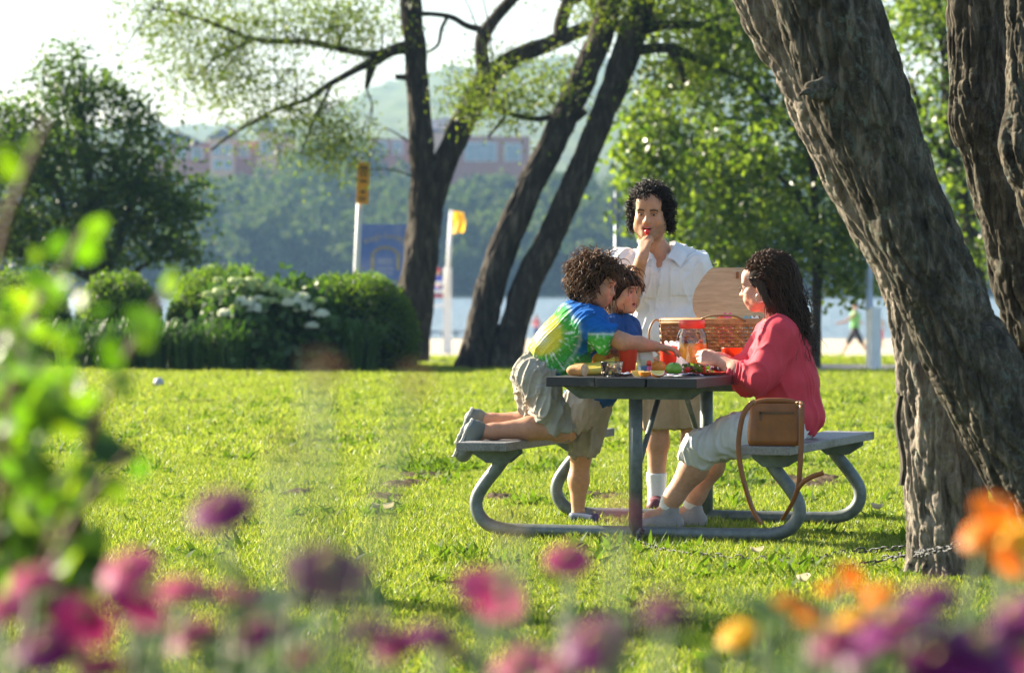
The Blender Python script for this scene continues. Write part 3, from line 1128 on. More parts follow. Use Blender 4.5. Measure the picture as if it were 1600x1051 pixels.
def mound(name, label, px, py_top, py_base, hw, Y, depth, n, seed, lsz=.05, cat="hedge", pw=2.6, mat=None, group=None):
    zt = P(px, py_top, Y)[2]
    c = P(px, HZ, Y)
    rx = hw * Y / FPX
    base = np.array([c[0], Y, 0.0])
    t = thing(name, base, label, cat, group)
    rs = RS(seed)

    def surf(u, w, k=1.0):
        # superellipsoid upper half
        cu, su = np.cos(u), np.sin(u)
        cw, sw = np.cos(w), np.sin(w)
        e = lambda t: np.sign(t) * np.abs(t) ** (2 / pw)
        x = e(cu) * e(cw)
        y = e(cu) * e(sw)
        z = e(su)
        bump = 1 + .05 * noise3(np.stack([x * 3 + seed, y * 3, z * 3], -1))
        return np.stack([x * rx * bump * k, y * depth * bump * k, z * zt * bump * k], -1) + base
    uu, ww = np.meshgrid(np.linspace(0, np.pi / 2, 14), np.linspace(0, 2 * np.pi, 40, endpoint=False), indexing='ij')
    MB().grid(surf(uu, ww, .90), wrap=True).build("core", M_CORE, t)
    u = np.arcsin(rs.uniform(0, 1, n))
    w = rs.uniform(0, 2 * np.pi, n)
    C = surf(u, w, 1.0)
    C = base + (C - base) * rs.uniform(.90, 1.015, (n, 1))
    tp = rs.uniform(size=n) < .05
    C[tp] = base + (C[tp] - base) * rs.uniform(1.0, 1.05, (tp.sum(), 1))
    quads("foliage", leaves(C, lsz, rs, .6, -.4), mat or M_HEDGE, t)
    return t


mound("hedge", "clipped dark green hedge mound at the tree foot, farthest to the right", 552, 428, 580, 104, 51.6, 1.1, 16000, 41)
mound("hedge", "clipped hedge mound with a sunlit top behind the white hydrangea", 352, 416, 578, 96, 53.2, 1.1, 14000, 42)
mound("hedge", "dark shaded hedge mound under the spreading tree", 185, 426, 580, 70, 52.5, 1.0, 11000, 43)
mound("hedge", "hedge mound at the photo's left edge behind the leafy shrub", 30, 424, 580, 85, 53.0, 1.0, 11000, 44)

# hydrangea
hy = thing("hydrangea_bush", P(425, 580, 50.6) * [1, 1, 0], "hydrangea bush with cream and white flower heads before the hedges", "bush")
M_HLEAF = leafy("hydrangea_leaf", (.030, .075, .018), (.075, .14, .03), .4, (1.5, 1.6, .5), gloss=.4)
rs = RS(45)
C = cloud([(420, 500, 50.6, 95, 55, .7, 2600), (380, 470, 50.7, 60, 35, .6, 900), (470, 480, 50.6, 60, 40, .6, 1000), (430, 550, 50.4, 100, 30, .6, 1500), (500, 530, 50.5, 45, 45, .5, 800)], rs, .1, 14)
C = C[C[:, 2] > .03]
quads("foliage", leaves(C, .13, rs, .7, .3), M_HLEAF, hy)
m = MB()
for i in range(14):
    a = rs.uniform(-1, 1)
    m.tube([P(425 + a * 30, 578, 50.6), P(425 + a * 60, 530, 50.5), P(425 + a * 85, 480 + abs(a) * 20, 50.4)], [.012, .009, .005], 6, span=4)
m.build("stems", M_BARK_FAR, hy)
M_HFLOWER = leafy("hydrangea_petal", (.70, .73, .60), (.84, .86, .78), .4, (1.0, 1.0, .85), gloss=.2)
M_HGREEN = leafy("hydrangea_young_petal", (.36, .46, .20), (.55, .62, .32), .4, (1.1, 1.1, .7), gloss=.2)


def floret_ball(name, r, n, seed, mat):
    rs = RS(seed)
    d = unit(rs.normal(size=(n, 3)))
    d[:, 2] = np.abs(d[:, 2]) * .9 - .25
    C = d * r * np.array([1, 1, .72])
    V = []
    for p, q in zip(C, d):
        s = unit(np.cross(q, rs.normal(size=3)))
        b = np.cross(q, s)
        w = r * .26
        V.append([p - s * w, p - b * w + q * w * .3, p + s * w, p + b * w + q * w * .3])
    o = quads(name, np.array(V), mat)
    COL.objects.unlink(o)
    return o


hb = [floret_ball("flower_head", .085, 130, 46, M_HFLOWER), floret_ball("flower_head", .085, 130, 47, M_HGREEN)]
heads = [(383, 471, 0, 15), (400, 482, 0, 14), (354, 489, 0, 11), (458, 471, 0, 16), (476, 480, 0, 15), (470, 464, 0, 12), (500, 490, 0, 12), (394, 520, 0, 11), (402, 517, 0, 10), (487, 508, 0, 10), (405, 465, 0, 7),
         (345, 457, 1, 12), (327, 460, 1, 9), (370, 441, 1, 13), (395, 440, 1, 12), (392, 450, 1, 11), (420, 449, 1, 13), (435, 455, 1, 12), (450, 460, 1, 12), (415, 470, 1, 10), (430, 470, 1, 10), (373, 480, 1, 11), (342, 437, 1, 7), (500, 470, 1, 9)]
for px, py, kk, r in heads:
    inst(hb[kk], P(px, py, 50.1), rotz(px), 1.2 * r * 50.1 / FPX / .085, hy, "flower_head")
# strap-leaved clumps (day lilies) at the hedge foot
M_STRAP = leafy("strap_leaf", (.025, .065, .016), (.07, .14, .03), .4, (1.5, 1.6, .5), gloss=.4)
for i, (px, w, Y, lab) in enumerate([(300, 50, 50.2, "arching strap-leaved clump left of the hydrangea's white heads"), (240, 45, 50.3, "strap-leaved clump at the foot of the shaded hedge"), (360, 40, 50.0, "low strap-leaved clump below the hydrangea"), (180, 45, 50.4, "strap-leaved clump beneath the dark hedge, partly hidden by the shrub"), (560, 45, 50.3, "wispy green clump at the foot of the big rounded hedge"), (120, 50, 50.5, "strap-leaved clump nearest the foreground shrub")]):
    b = P(px, 580, Y) * [1, 1, 0]
    rs = RS(90 + i)
    m = MB()
    for j in range(130):
        a = rs.uniform(0, 6.28)
        r0 = rs.uniform(0, w * Y / FPX * .7)
        p0 = b + [r0 * math.cos(a), r0 * math.sin(a) * .8, 0]
        L = rs.uniform(.45, .85)
        o = rs.uniform(.1, .5)
        dv = np.array([math.cos(a + rs.normal() * .6), math.sin(a + rs.normal() * .6), 0])
        pts = [p0, p0 + dv * o * L * .35 + [0, 0, L * .6], p0 + dv * o * L + [0, 0, L * .85], p0 + dv * o * L * 1.7 + [0, 0, L * .65]]
        s = unit(np.cross(dv, [0, 0, 1])) * .012
        v = []
        for q, ww in zip(pts, (1, 1, .8, .1)):
            v += [q - s * ww, q + s * ww]
        m.add(v, [[0, 1, 3, 2], [2, 3, 5, 4], [4, 5, 7, 6]], 0, False)
    o = m.build("lily_clump", M_STRAP, origin=b)
    tag(o, lab, "plant", "strap-leaved plants along the hedge foot")
# =================================================================== picnic table
TA = math.radians(17.4)
TO = np.array([.573, 17.80, 0.0])
TD = np.array([math.sin(TA), math.cos(TA), 0])
TR = np.array([math.cos(TA), -math.sin(TA), 0])
TROT = np.column_stack([TR, TD, [0, 0, 1]])
TOP, SEAT = .757, .452


def T(u, w, z):
    return TO + TR * u + TD * w + np.array([0, 0, z])


def wood_paint(name, paint, wood, amount, grain=(1, .06, 1)):
    k = N(name)
    v = k.coord(scale=(14, 1.0, 14), rot=(0, 0, TA))
    g = k.noise(v, 9, 6, .65, .4)
    wear = k.noise(k.coord(scale=(2.5, .8, 2.5), rot=(0, 0, TA)), 2.2, 6, .7)
    wc = k.ramp(g, [(.3, tuple(c * .55 for c in wood)), (.7, wood)])
    pc = k.ramp(g, [(.3, tuple(c * .6 for c in paint)), (.7, tuple(c * 1.25 for c in paint))])
    k.color(k.mix(k.ramp(wear, [(amount - .05, (0, 0, 0)), (amount + .06, (1, 1, 1))]), pc, wc))
    k.set(Roughness=.55).bump(g, .5, .004)
    return k.m


M_TOPDARK = wood_paint("weathered_black_paint", (.028, .028, .030), (.16, .14, .12), .62)
M_TOPRED = wood_paint("worn_maroon_paint", (.11, .035, .032), (.10, .09, .075), .60)
M_SEATGREY = wood_paint("worn_grey_paint", (.21, .205, .20), (.13, .12, .11), .56)
M_GALV = N("galvanised_pipe")
_v = M_GALV.coord()
_f = M_GALV.noise(_v, 22, 5, .7)
M_GALV.color(M_GALV.ramp(_f, [(.3, (.10, .125, .125)), (.7, (.21, .24, .235))])).set(Roughness=.55, Metallic=.35).bump(_f, .15, .002)
M_GALV = M_GALV.m
M_STEELGREEN = plain("grey_green_steel", (.13, .165, .15), .6, .35, 14, .2, metal=.2)

tb = thing("picnic_table", T(0, .65, 0), "dark plank picnic table with galvanised pipe legs, spread with food", "picnic table")
for i in range(3):
    u = (i - 1) * .241
    m = MB()
    m.box(T(u, .655 + (.004, -.006, .003)[i], TOP - .0225 + (.001, 0, -.0015)[i]), (.236, 1.83, .045), TROT @ roty((.004, -.003, .005)[i]), 0, .005)
    pl_ = m.build("plank", [M_TOPDARK, M_TOPRED], tb)
    if i == 2:
        for f_ in pl_.data.polygons:          # the worn long edge shows old maroon paint
            if f_.normal.dot(Vector(TR)) > .5:
                f_.material_index = 1
for s in (-1, 1):
    MB().box(T(s * .67, .655, SEAT - .02), (.245, 1.83, .040), TROT @ roty(.004 * s), 0, .005).build("seat_plank", M_SEATGREY, tb)
for w in (0, 1.31):
    m = MB()
    m.tube([T(0, w, .03), T(0, w, TOP - .05)], .032, 20)
    m.build("post", M_GALV, tb)
    m = MB()
    half = [(.615, .405), (.665, .335), (.730, .255), (.772, .185), (.772, .12), (.730, .066), (.66, .040), (.56, .034)]
    path = [T(-a, w, b) for a, b in half] + [T(-.25, w, .033), T(0, w, .033), T(.25, w, .033)] + [T(a, w, b) for a, b in half[::-1]]
    m.tube(path, .031, 18, span=5)
    m.build("base_pipe", M_GALV, tb)
    for s in (-1, 1):
        # seat bracket: a folded steel plate
        m = MB()
        z0, z1 = SEAT - .0415, SEAT - .105
        for dw in (-.035, .035):
            prof = [(.56, z0), (.785, z0), (.785, z0 - .018), (.715, z1), (.615, z1), (.56, z0 - .018)]
            a = [T(s * p, w + dw - .003, q) for p, q in prof]
            b = [T(s * p, w + dw + .003, q) for p, q in prof]
            n = len(prof)
            m.add(a + b, [list(range(n)), list(range(n, 2 * n))[::-1]] + [[i, (i + 1) % n, n + (i + 1) % n, n + i] for i in range(n)], 0, False)
        m.box(T(s * .665, w, z1 + .003), (.09, .064, .006), TROT)
        m.build("seat_bracket", M_STEELGREEN, tb)
    # channel under the top
    m = MB()
    for dw in (-.03, .03):
        prof = [(-.325, TOP - .046), (.325, TOP - .046), (.325, TOP - .06), (.262, TOP - .105), (-.262, TOP - .105), (-.325, TOP - .06)]
        a = [T(p, w + dw - .003, q) for p, q in prof]
        b = [T(p, w + dw + .003, q) for p, q in prof]
        n = len(prof)
        m.add(a + b, [list(range(n)), list(range(n, 2 * n))[::-1]] + [[i, (i + 1) % n, n + (i + 1) % n, n + i] for i in range(n)], 0, False)
    m.build("top_channel", M_STEELGREEN, tb)
for w0, w1 in ((.02, .47), (1.29, .84)):
    MB().tube([T(.0, w0, .31), T(.0, w1, TOP - .052)], .014, 10, flat=.6).build("brace", M_GALV, tb)

# chain from the table's foot to the tree
M_CHAIN = plain("chain_steel", (.045, .045, .047), .55, .4, 40, 0, metal=.4)
ch = thing("chain", P(1240, 868, 17.0) * [1, 1, 0], "steel chain lying in the grass from table foot to tree", "chain")
lk = MB()
a = np.linspace(0, 2 * np.pi, 14, endpoint=False)
loop = np.stack([np.cos(a) * .018 + np.sign(np.cos(a)) * .006, np.sin(a) * .011, 0 * a], -1)
loop = np.vstack([loop, loop[:2]])
lk.tube(loop * .85, .0034, 6, cap=False)
lk = lk.build("link", M_CHAIN)
COL.objects.unlink(lk)


def gp(px, py, z=.022):
    Y = FPX * (CAMH - z) / (py - HZ)
    return np.array([(px - 800) * Y / FPX, Y, z])


for path in ([T(.04, -.03, .05), gp(1000, 848), gp(1050, 862), gp(1110, 868), gp(1180, 873), gp(1260, 875), gp(1330, 862), gp(1400, 856, .045), gp(1425, 852, .06)],
             [gp(1215, 880), gp(1270, 886), gp(1330, 885), gp(1385, 872, .05), gp(1425, 866, .09), gp(1450, 862, .16), gp(1490, 853, .20), gp(1520, 845, .22)]):
    c = catmull(path, 40)
    L = np.concatenate([[0], np.cumsum(np.linalg.norm(np.diff(c, axis=0), axis=1))])
    st = np.arange(.02, L[-1], .031)
    pts = np.stack([np.interp(st, L, c[:, i]) for i in range(3)], -1)
    for i in range(len(pts) - 1):
        d = pts[i + 1] - pts[i]
        f = frame(d)
        R = np.column_stack([f[:, 1], -f[:, 0], f[:, 2]]) @ rotx(i % 2 * math.pi / 2 + .4 * math.sin(i * 2.3))
        inst(lk, pts[i] + [0, 0, .006 * math.sin(i * 1.7)], R, 1.0, ch, "link")

# =================================================================== handbag on the bench
M_LEATHER = plain("tan_leather", (.24, .085, .018), .42, .22, 16, .25, spec=.5)
M_LEATHER_D = plain("dark_leather", (.11, .055, .024), .5, .2, 30, .2)
M_BRASS = plain("brass", (.55, .42, .20), .3, .1, 30, 0, metal=1.0)
BY = 17.42
bag = thing("handbag", P(1211, 697, BY), "tan leather shoulder bag standing on the bench end", "handbag")


def B(px, py, dy=0.0):
    return P(px, py, BY + dy)


m = MB()
g = []
for t in np.linspace(0, 1, 15):          # bag body: soft box, lathe of rounded rectangles
    y = 696 + (630 - 696) * t
    hw = 42.0 - 1.5 * t + 1.0 * math.sin(t * 6)
    hd = .050 - .022 * t ** 1.5
    if t == 0 or t == 1:
        hw -= 2.5
        hd *= .75
    ring = []
    for a in np.linspace(0, 2 * np.pi, 40, endpoint=False):
        ca, sa = math.cos(a), math.sin(a)
        e = .28
        ring.append(B(1210.5 + hw * np.sign(ca) * abs(ca) ** e, y, hd * np.sign(sa) * abs(sa) ** .6))
    g.append(ring)
g = np.array(g)
g += .004 * np.stack([noise3(g * 14), noise3(g * 14 + 7), noise3(g * 14 + 3) * .4], -1)
m.grid(g[:, ::-1], wrap=True)
m.add(g[0], [list(range(40))], 0)
m.add(g[-1], [list(range(40))[::-1]], 0)
m.build("body", M_LEATHER, bag)
m = MB()                                   # rolled top edge
m.tube([B(1170, 632, 0), B(1190, 626.5, 0), B(1212, 625.5, 0), B(1235, 627, 0), B(1254, 632, 0)], [.010, .013, .013, .013, .010], 10, span=5)
m.build("top_edge", M_LEATHER, bag)
m = MB()
for x0, x1, y0, y1 in ((1187, 1240, 643, 646.5), (1186, 1190, 643, 657)):
    m.box((B(x0, y0, -.048) + B(x1, y1, -.048)) / 2, ((x1 - x0) * BY / FPX, .012, (y1 - y0) * BY / FPX))
m.build("zip", M_LEATHER_D, bag)
m = MB()
pk = np.array([[B(x, y, -.0475 - .004 * (abs(math.sin(x * .3)) * .3)) for x in np.linspace(1182, 1246, 12)] for y in np.linspace(641, 688, 8)])
m.grid(pk)
m.build("front_pocket", M_LEATHER, bag)


def strap(name, pts, w=.021, mat=None, tw=0.0):
    c = catmull(pts, 10)
    Tn = unit(np.gradient(c, axis=0))
    v = []
    for i, (p, t) in enumerate(zip(c, Tn)):
        s = unit(np.cross(t, [0.15, 1.0, .1])) if abs(t[1]) < .9 else np.array([1., 0, 0])
        ang = tw * i / len(c)
        n = np.cross(s, t)
        s = s * math.cos(ang) + n * math.sin(ang)
        n = np.cross(s, t)
        v.append([p - s * w / 2 - n * .0015, p + s * w / 2 - n * .0015, p + s * w / 2 + n * .0015, p - s * w / 2 + n * .0015])
    m = MB()
    m.grid(np.array(v), wrap=True)
    return m.build(name, mat or M_LEATHER, bag)


strap("strap", [B(1180, 627, -.02), B(1170, 634, -.056), B(1160, 652, -.07), B(1154, 690, -.075), B(1156, 722, -.08), B(1164, 758, -.08), B(1176, 795, -.07), B(1190, 818, -.05)], .024, tw=.9)
strap("strap", [B(1252, 627, -.01), B(1253, 640, -.054), B(1252, 690, -.062), B(1250, 730, -.07), B(1247, 760, -.07), B(1238, 785, -.06), B(1222, 812, -.04)], .024, tw=.9)
strap("strap", [B(1246, 764, -.07), B(1256, 752, -.085), B(1270, 744, -.09), B(1287, 738, -.09)], .022)
for x in (1175, 1249):
    MB().tube([B(x + 5 * math.cos(a), 630 + 4 * math.sin(a), -.03) for a in np.linspace(0, 6.28, 12)], .002, 5, cap=False).build("ring", M_BRASS, bag)

# =================================================================== food and things on the table
def tp(px, py):
    """point on the table top under a photo pixel"""
    Y = FPX * (CAMH - TOP) / (py - HZ)
    return np.array([(px - 800) * Y / FPX, Y, TOP])


def at_top(px, Y):
    return np.array([(px - 800) * Y / FPX, Y, TOP])


GRP = "picnic food on the table"
M_RED = plain("red_plastic", (.72, .060, .030), .32, .06, 8, sss=.15)
M_ORANGEP = N("orange_tumbler")
M_ORANGEP.set(Base_Color=(.85, .10, .035, 1), Roughness=.3)
_tr = M_ORANGEP.n("BsdfTranslucent")
_tr.inputs[0].default_value = (.95, .20, .05, 1)
_ms = M_ORANGEP.n("MixShader")
_ms.inputs[0].default_value = .45
M_ORANGEP.l(M_ORANGEP.b.outputs[0], _ms.inputs[1])
M_ORANGEP.l(_tr.outputs[0], _ms.inputs[2])
M_ORANGEP.l(_ms.outputs[0], M_ORANGEP.out.inputs[0])
M_ORANGEP = M_ORANGEP.m


def glass_mat(name, tint=(1, 1, 1), rough=.02, opac=.06):
    k = N(name)
    tr = k.n("BsdfTransparent")
    tr.inputs[0].default_value = (*tint, 1)
    gl = k.n("BsdfGlossy")
    gl.inputs["Roughness"].default_value = rough
    fr = k.n("Fresnel")
    fr.inputs[0].default_value = 1.45
    mx = k.n("Math", operation='ADD')
    k.l(fr.outputs[0], mx.inputs[0])
    mx.inputs[1].default_value = opac
    ms = k.n("MixShader")
    k.l(mx.outputs[0], ms.inputs[0])
    k.l(tr.outputs[0], ms.inputs[1])
    k.l(gl.outputs[0], ms.inputs[2])
    k.l(ms.outputs[0], k.out.inputs[0])
    return k.m


M_GLASS = glass_mat("clear_glass")
M_CLEARP = glass_mat("clear_plastic", (.98, .99, .99), .15, .03)
M_WHITE = plain("white_paper", (.78, .78, .76), .7, .05, 12, sss=.0)
M_TRANSWHITE = leafy("thin_white_plastic", (.80, .80, .82), (.88, .88, .9), .45, (1, 1, 1), rough=.3, gloss=.5)


def tumbler(px0, px1, py0, Y, label):
    c = at_top((px0 + px1) / 2, Y)
    r1 = (px1 - px0) / 2 * Y / FPX
    h = CAMH - (py0 - HZ) * Y / FPX - TOP
    r0 = r1 * .74
    t = thing("tumbler", c, label, "tumbler", "orange-red plastic tumblers")
    MB().lathe([(0, .002), (r0 * .96, .002), (r0, .006), (r1, h - .004), (r1 + .0015, h), (r1 - .002, h), (r0 - .002, .01), (0, .01)], c, 28).build("cup", M_ORANGEP, t)
    return t


tumbler(966, 996, 546, 18.02, "orange-red plastic tumbler beside the clear tub of nuts")
tumbler(1030, 1059, 541, 18.35, "orange-red tumbler just behind the orange and lime")
tumbler(1127, 1160, 543, 18.75, "orange-red tumbler nearest the woman's sleeve")
tumbler(1034, 1060, 537, 18.72, "orange-red tumbler under the boy's reaching hand")

# bread
M_CRUST = plain("bread_crust", (.50, .24, .07), .7, .3, 22, .4)
M_CRUMB = plain("bread_crumb", (.72, .55, .33), .9, .2, 60, .8)
c = tp(902, 588)
bd = thing("bread_roll", c, "cut crusty bread roll at the table's near corner", "bread")
ring = []
path = np.array([[-.046, 0.02, .026], [-.034, .012, .027], [0, 0, .030], [.022, -.012, .031], [.034, -.022, .031]])
rr = [.006, .021, .028, .030, .029]
m = MB()
m.tube(path + c, rr, 18, span=5, cap=False)
m.build("crust", M_CRUST, bd)
m = MB()
e = path[-1] + c
ax = unit(path[-1] - path[-2])
f = frame(ax)
g = np.array([[e + (f[:, 0] * math.cos(a) + f[:, 2] * math.sin(a)) * .0285 * r + ax * (.003 * (1 - r) + .002 * math.sin(a * 5) * r * (1 - r)) for a in np.linspace(0, 6.28, 20, endpoint=False)] for r in (1, .7, .4, .02)])
m.grid(g, wrap=True)
m.build("cut_face", M_CRUMB, bd)

# bananas
M_BANANA = N("banana_skin")
_v = M_BANANA.coord()
M_BANANA.color(M_BANANA.ramp(M_BANANA.noise(_v, 18, 4), [(.3, (.55, .42, .05)), (.62, (.62, .52, .09)), (.8, (.40, .42, .08))])).set(Roughness=.5)
M_BANANA = M_BANANA.m
M_BROWN = plain("dark_stem", (.09, .055, .025), .8, .3, 30)
bn = thing("bananas", at_top(928, 17.95), "bunch of bananas lying behind the tub of nuts", "bananas")
for i in range(4):
    y0 = 17.88 + i * .035
    p = np.array([[-.105, 0, .030], [-.07, .0, .022], [-.02, 0, .021], [.04, 0, .030], [.085, 0, .050]]) * [1, 1, 1 + .12 * i]
    p[:, 1] += (np.array([-.0, .2, .3, .25, 0]) * .04 * (i - 1.5))
    p += np.array([(932 - 800) * y0 / FPX, y0, TOP + .004 * i])
    MB().tube(p, [.008, .016, .0185, .017, .007], 9, span=5, smooth=True).build("banana", M_BANANA, bn)
MB().tube([at_top(897, 17.95) + [0, 0, .03], at_top(890, 17.95) + [0, 0, .045]], [.009, .006], 7).build("stalk", M_BROWN, bn)

# tub of nuts
c = at_top(956, 17.72)
nt = thing("plastic_tub", c, "clear plastic tub of trail mix near the table edge", "tub")
m = MB()
m.lathe([(.0, .0015), (.040, .0015), (.043, .006), (.052, .062), (.055, .066), (.055, .070), (.051, .068), (.041, .006)], c, 30)
m.build("tub", M_CLEARP, nt)
m = MB()
m.lathe([(0, .0), (.05, .0), (.051, .004), (.0, .0045)], c + [.02, -.055, .001], 26)
m.build("lid", M_CLEARP, nt)
rs = RS(7)
nut_m = [plain("nut_%d" % i, q, .6, .2, 40) for i, q in enumerate([(.36, .20, .09), (.55, .36, .16), (.10, .055, .04), (.42, .28, .14), (.60, .45, .12)])]
m = MB()
for i in range(190):
    a, r = rs.uniform(0, 6.28), .043 * math.sqrt(rs.uniform())
    q = c + [r * math.cos(a), r * math.sin(a), rs.uniform(.010, .052 + .008 * math.cos(a * 2))]
    u, w_ = np.meshgrid(np.linspace(0, np.pi, 5), np.linspace(0, 2 * np.pi, 6, endpoint=False), indexing='ij')
    s = rs.uniform(.005, .0085, 3)
    m.grid(np.stack([np.sin(u) * np.cos(w_) * s[0], np.sin(u) * np.sin(w_) * s[1], np.cos(u) * s[2]], -1) + q, rs.randint(0, 5), wrap=True)
ob = m.build("nuts", nut_m, nt)
ob["kind"] = "stuff"

# crisp bag (yellow, with lettering)
M_BAGY = N("yellow_bag_print")
_v = M_BAGY.coord()
M_BAGY.color(M_BAGY.ramp(M_BAGY.noise(_v, 9, 2), [(.40, (.70, .10, .015)), (.47, (.75, .34, .02)), (.55, (.78, .52, .03))])).set(Roughness=.28)
M_BAGY = M_BAGY.m
c = at_top(952, 18.30)
cb = thing("chip_bag", c, "shiny yellow corn chip bag with orange print behind the bananas", "snack bag")
uu, vv = np.meshgrid(np.linspace(-1, 1, 22), np.linspace(0, 1, 18), indexing='ij')
for s in (-1, 1):
    th = .030 * np.sqrt(np.clip(1 - uu ** 4, 0, 1)) * np.sqrt(np.clip(1 - (2 * vv - 1) ** 6, 0, 1))
    g = np.stack([uu * .095, s * th + .004 * noise3(np.stack([uu * 4, vv * 6, 0 * uu + s], -1)), .004 + vv * .13], -1)
    g[..., 1] += .03 * vv
    m = MB()
    m.grid((g if s > 0 else g[::-1]) + c)
    m.build("film", M_BAGY, cb)
M_LETTER = plain("print_maroon", (.22, .05, .03), .5, .1, 10)


def text_part(name, body, size, loc, R, mat, parent=None, extrude=.0006, bend=None, align='CENTER'):
    cu = bpy.data.curves.new(name, 'FONT')
    cu.body = body
    cu.size = size
    cu.extrude = extrude
    cu.align_x = align
    cu.resolution_u = 3
    tmp = bpy.data.objects.new(name, cu)
    COL.objects.link(tmp)
    dg = bpy.context.evaluated_depsgraph_get()
    me = bpy.data.meshes.new_from_object(tmp.evaluated_get(dg))
    bpy.data.objects.remove(tmp)
    n = len(me.vertices)
    co = np.zeros(n * 3)
    me.vertices.foreach_get("co", co)
    co = co.reshape(-1, 3)
    if bend:
        rr = bend
        a = co[:, 0] / rr
        rad = rr + co[:, 1]
        co = np.stack([np.sin(a) * rad, np.cos(a) * rad - rr, co[:, 2]], -1)
    Rm = np.asarray(R)
    w = co @ Rm.T + np.asarray(loc)
    o = np.array(parent["_o"]) if parent is not None else np.zeros(3)
    me.vertices.foreach_set("co", (w - o).astype(np.float32).ravel())
    me.materials.clear()
    me.materials.append(mat)
    me.update()
    ob = bpy.data.objects.new(name, me)
    COL.objects.link(ob)
    if parent is not None:
        ob.parent = parent
    ob["_o"] = tuple(float(x) for x in o)
    return ob


FACE_CAM = np.column_stack([[1, 0, 0], [0, 0, 1], [0, -1, 0]])      # text upright, facing -Y
text_part("lettering", "Organic", .030, c + [.018, -.034, .098], FACE_CAM, M_LETTER, cb)
text_part("lettering", "Corn", .030, c + [.022, -.036, .072], FACE_CAM, M_LETTER, cb)
MB().box(c + [.016, -.037, .050], (.06, .002, .010)).build("print", M_LETTER, cb)

# orange, lime, slices
M_ORANGE = plain("orange_peel", (.80, .27, .02), .4, .12, 60, .4, sss=.1)
M_LIME = plain("lime_peel", (.16, .34, .03), .35, .22, 30, .3)
M_PITH = plain("orange_flesh", (.85, .58, .12), .4, .15, 50, .2, sss=.2)


def fruit(name, c, r, mat, label, cat, pit=.06, sc=(1, 1, .94)):
    u, w_ = np.meshgrid(np.linspace(0, np.pi, 16), np.linspace(0, 2 * np.pi, 26, endpoint=False), indexing='ij')
    V = np.stack([np.sin(u) * np.cos(w_), np.sin(u) * np.sin(w_), np.cos(u) * (1 - pit * np.exp(-(np.sin(u) / .25) ** 2))], -1)
    V = V * np.array(sc) * r
    m = MB()
    m.grid(V + c + [0, 0, r * .92], wrap=True)
    t = thing(name, c, label, cat, GRP)
    m.build("peel", mat, t)
    m = MB()
    m.tube([c + [0, -r * .55, r * 1.62], c + [0, -r * .62, r * 1.70]], [.004, .003], 6)
    m.build("stem_scar", M_BROWN, t)
    return t


fruit("orange", at_top(1028, 18.05), .037, M_ORANGE, "whole orange between the tumblers", "orange")
fruit("lime", at_top(1053, 17.85), .036, M_LIME, "green lime beside the whole orange", "lime", sc=(1.08, 1, .88))
fruit("lime", at_top(1002, 18.55), .032, M_BANANA, "greenish yellow pear behind the red tumbler", "pear", sc=(1.2, 1, .9))


def wedge(c, r, ang, tilt, label, mat_in=M_PITH):
    t = thing("orange_wedge", c, label, "orange wedge", "orange wedges at the table edge")
    R = rotz(ang) @ rotx(tilt)
    th = np.linspace(0, np.pi, 15)
    ph = np.linspace(-.52, .52, 7)
    TH, PH = np.meshgrid(th, ph, indexing='ij')
    V = np.stack([np.cos(TH), np.sin(TH) * np.sin(PH), -np.sin(TH) * np.cos(PH)], -1) * r
    off = c + np.array([0, 0, r * .92])
    m = MB()
    m.grid((V @ R.T) + off)
    m.build("peel", M_ORANGE, t)
    m = MB()
    for k_, e in enumerate((0, -1)):
        edge = V[:, e]
        rim = edge * .88
        m.add(np.vstack([(edge @ R.T) + off, (rim @ R.T) + off]), [[i, i + 1, 15 + i + 1, 15 + i] for i in range(14)], 0, False)
        m.add(np.vstack([(rim @ R.T) + off, (rim * [1, 0, 0] @ R.T) + off]), [[i, i + 1, 15 + i + 1, 15 + i] for i in range(14)], 1, False)
    m.build("flesh", [plain("pith", (.86, .78, .55), .6, .06, 20), mat_in], t)


wedge(at_top(996, 17.66), .033, .5, .5, "orange wedge standing beside the clear tub", M_PITH)
wedge(at_top(1008, 17.60), .030, -.3, -1.0, "orange wedge lying flat by the table edge")
wedge(at_top(1027, 17.62), .034, .2, -.35, "curved orange wedge in front of the whole orange", plain("lemon_flesh", (.80, .62, .16), .4, .1, 40))


# plates, napkins, wrappers, small bits
def plate(px, Y, r, label, dz=0.0, mat=None):
    c = at_top(px, Y) + [0, 0, dz]
    o = MB().lathe([(0, .002), (r * .68, .002), (r * .74, .003), (r, .013), (r + .001, .0145), (r - .002, .0142), (r * .73, .0055), (0, .0045)], c, 40).build("plate", mat or M_RED, origin=c)
    return tag(o, label, "plate", "red plastic plates")


plate(1095, 18.05, .115, "red plastic plate in front of the jar of juice")
plate(1133, 18.45, .105, "red plastic plate under the woman's hands")
plate(968, 18.02, .10, "red plastic plate beneath the tumbler by the tub")
M_STRIPE = N("striped_napkin")
_v = M_STRIPE.coord(scale=(1, 1, 1), rot=(0, 0, .6))
_w = M_STRIPE.n("TexWave")
_w.inputs["Scale"].default_value = 9
_w.inputs["Distortion"].default_value = .6
M_STRIPE.l(_v, _w.inputs[0])
M_STRIPE.color(M_STRIPE.ramp(_w.outputs[0], [(.0, (.75, .75, .75)), (.45, (.74, .74, .76)), (.5, (.62, .05, .06)), (.72, (.65, .06, .06)), (.76, (.30, .40, .62)), (.95, (.72, .72, .74))], 'CONSTANT')).set(Roughness=.8)
M_STRIPE = M_STRIPE.m


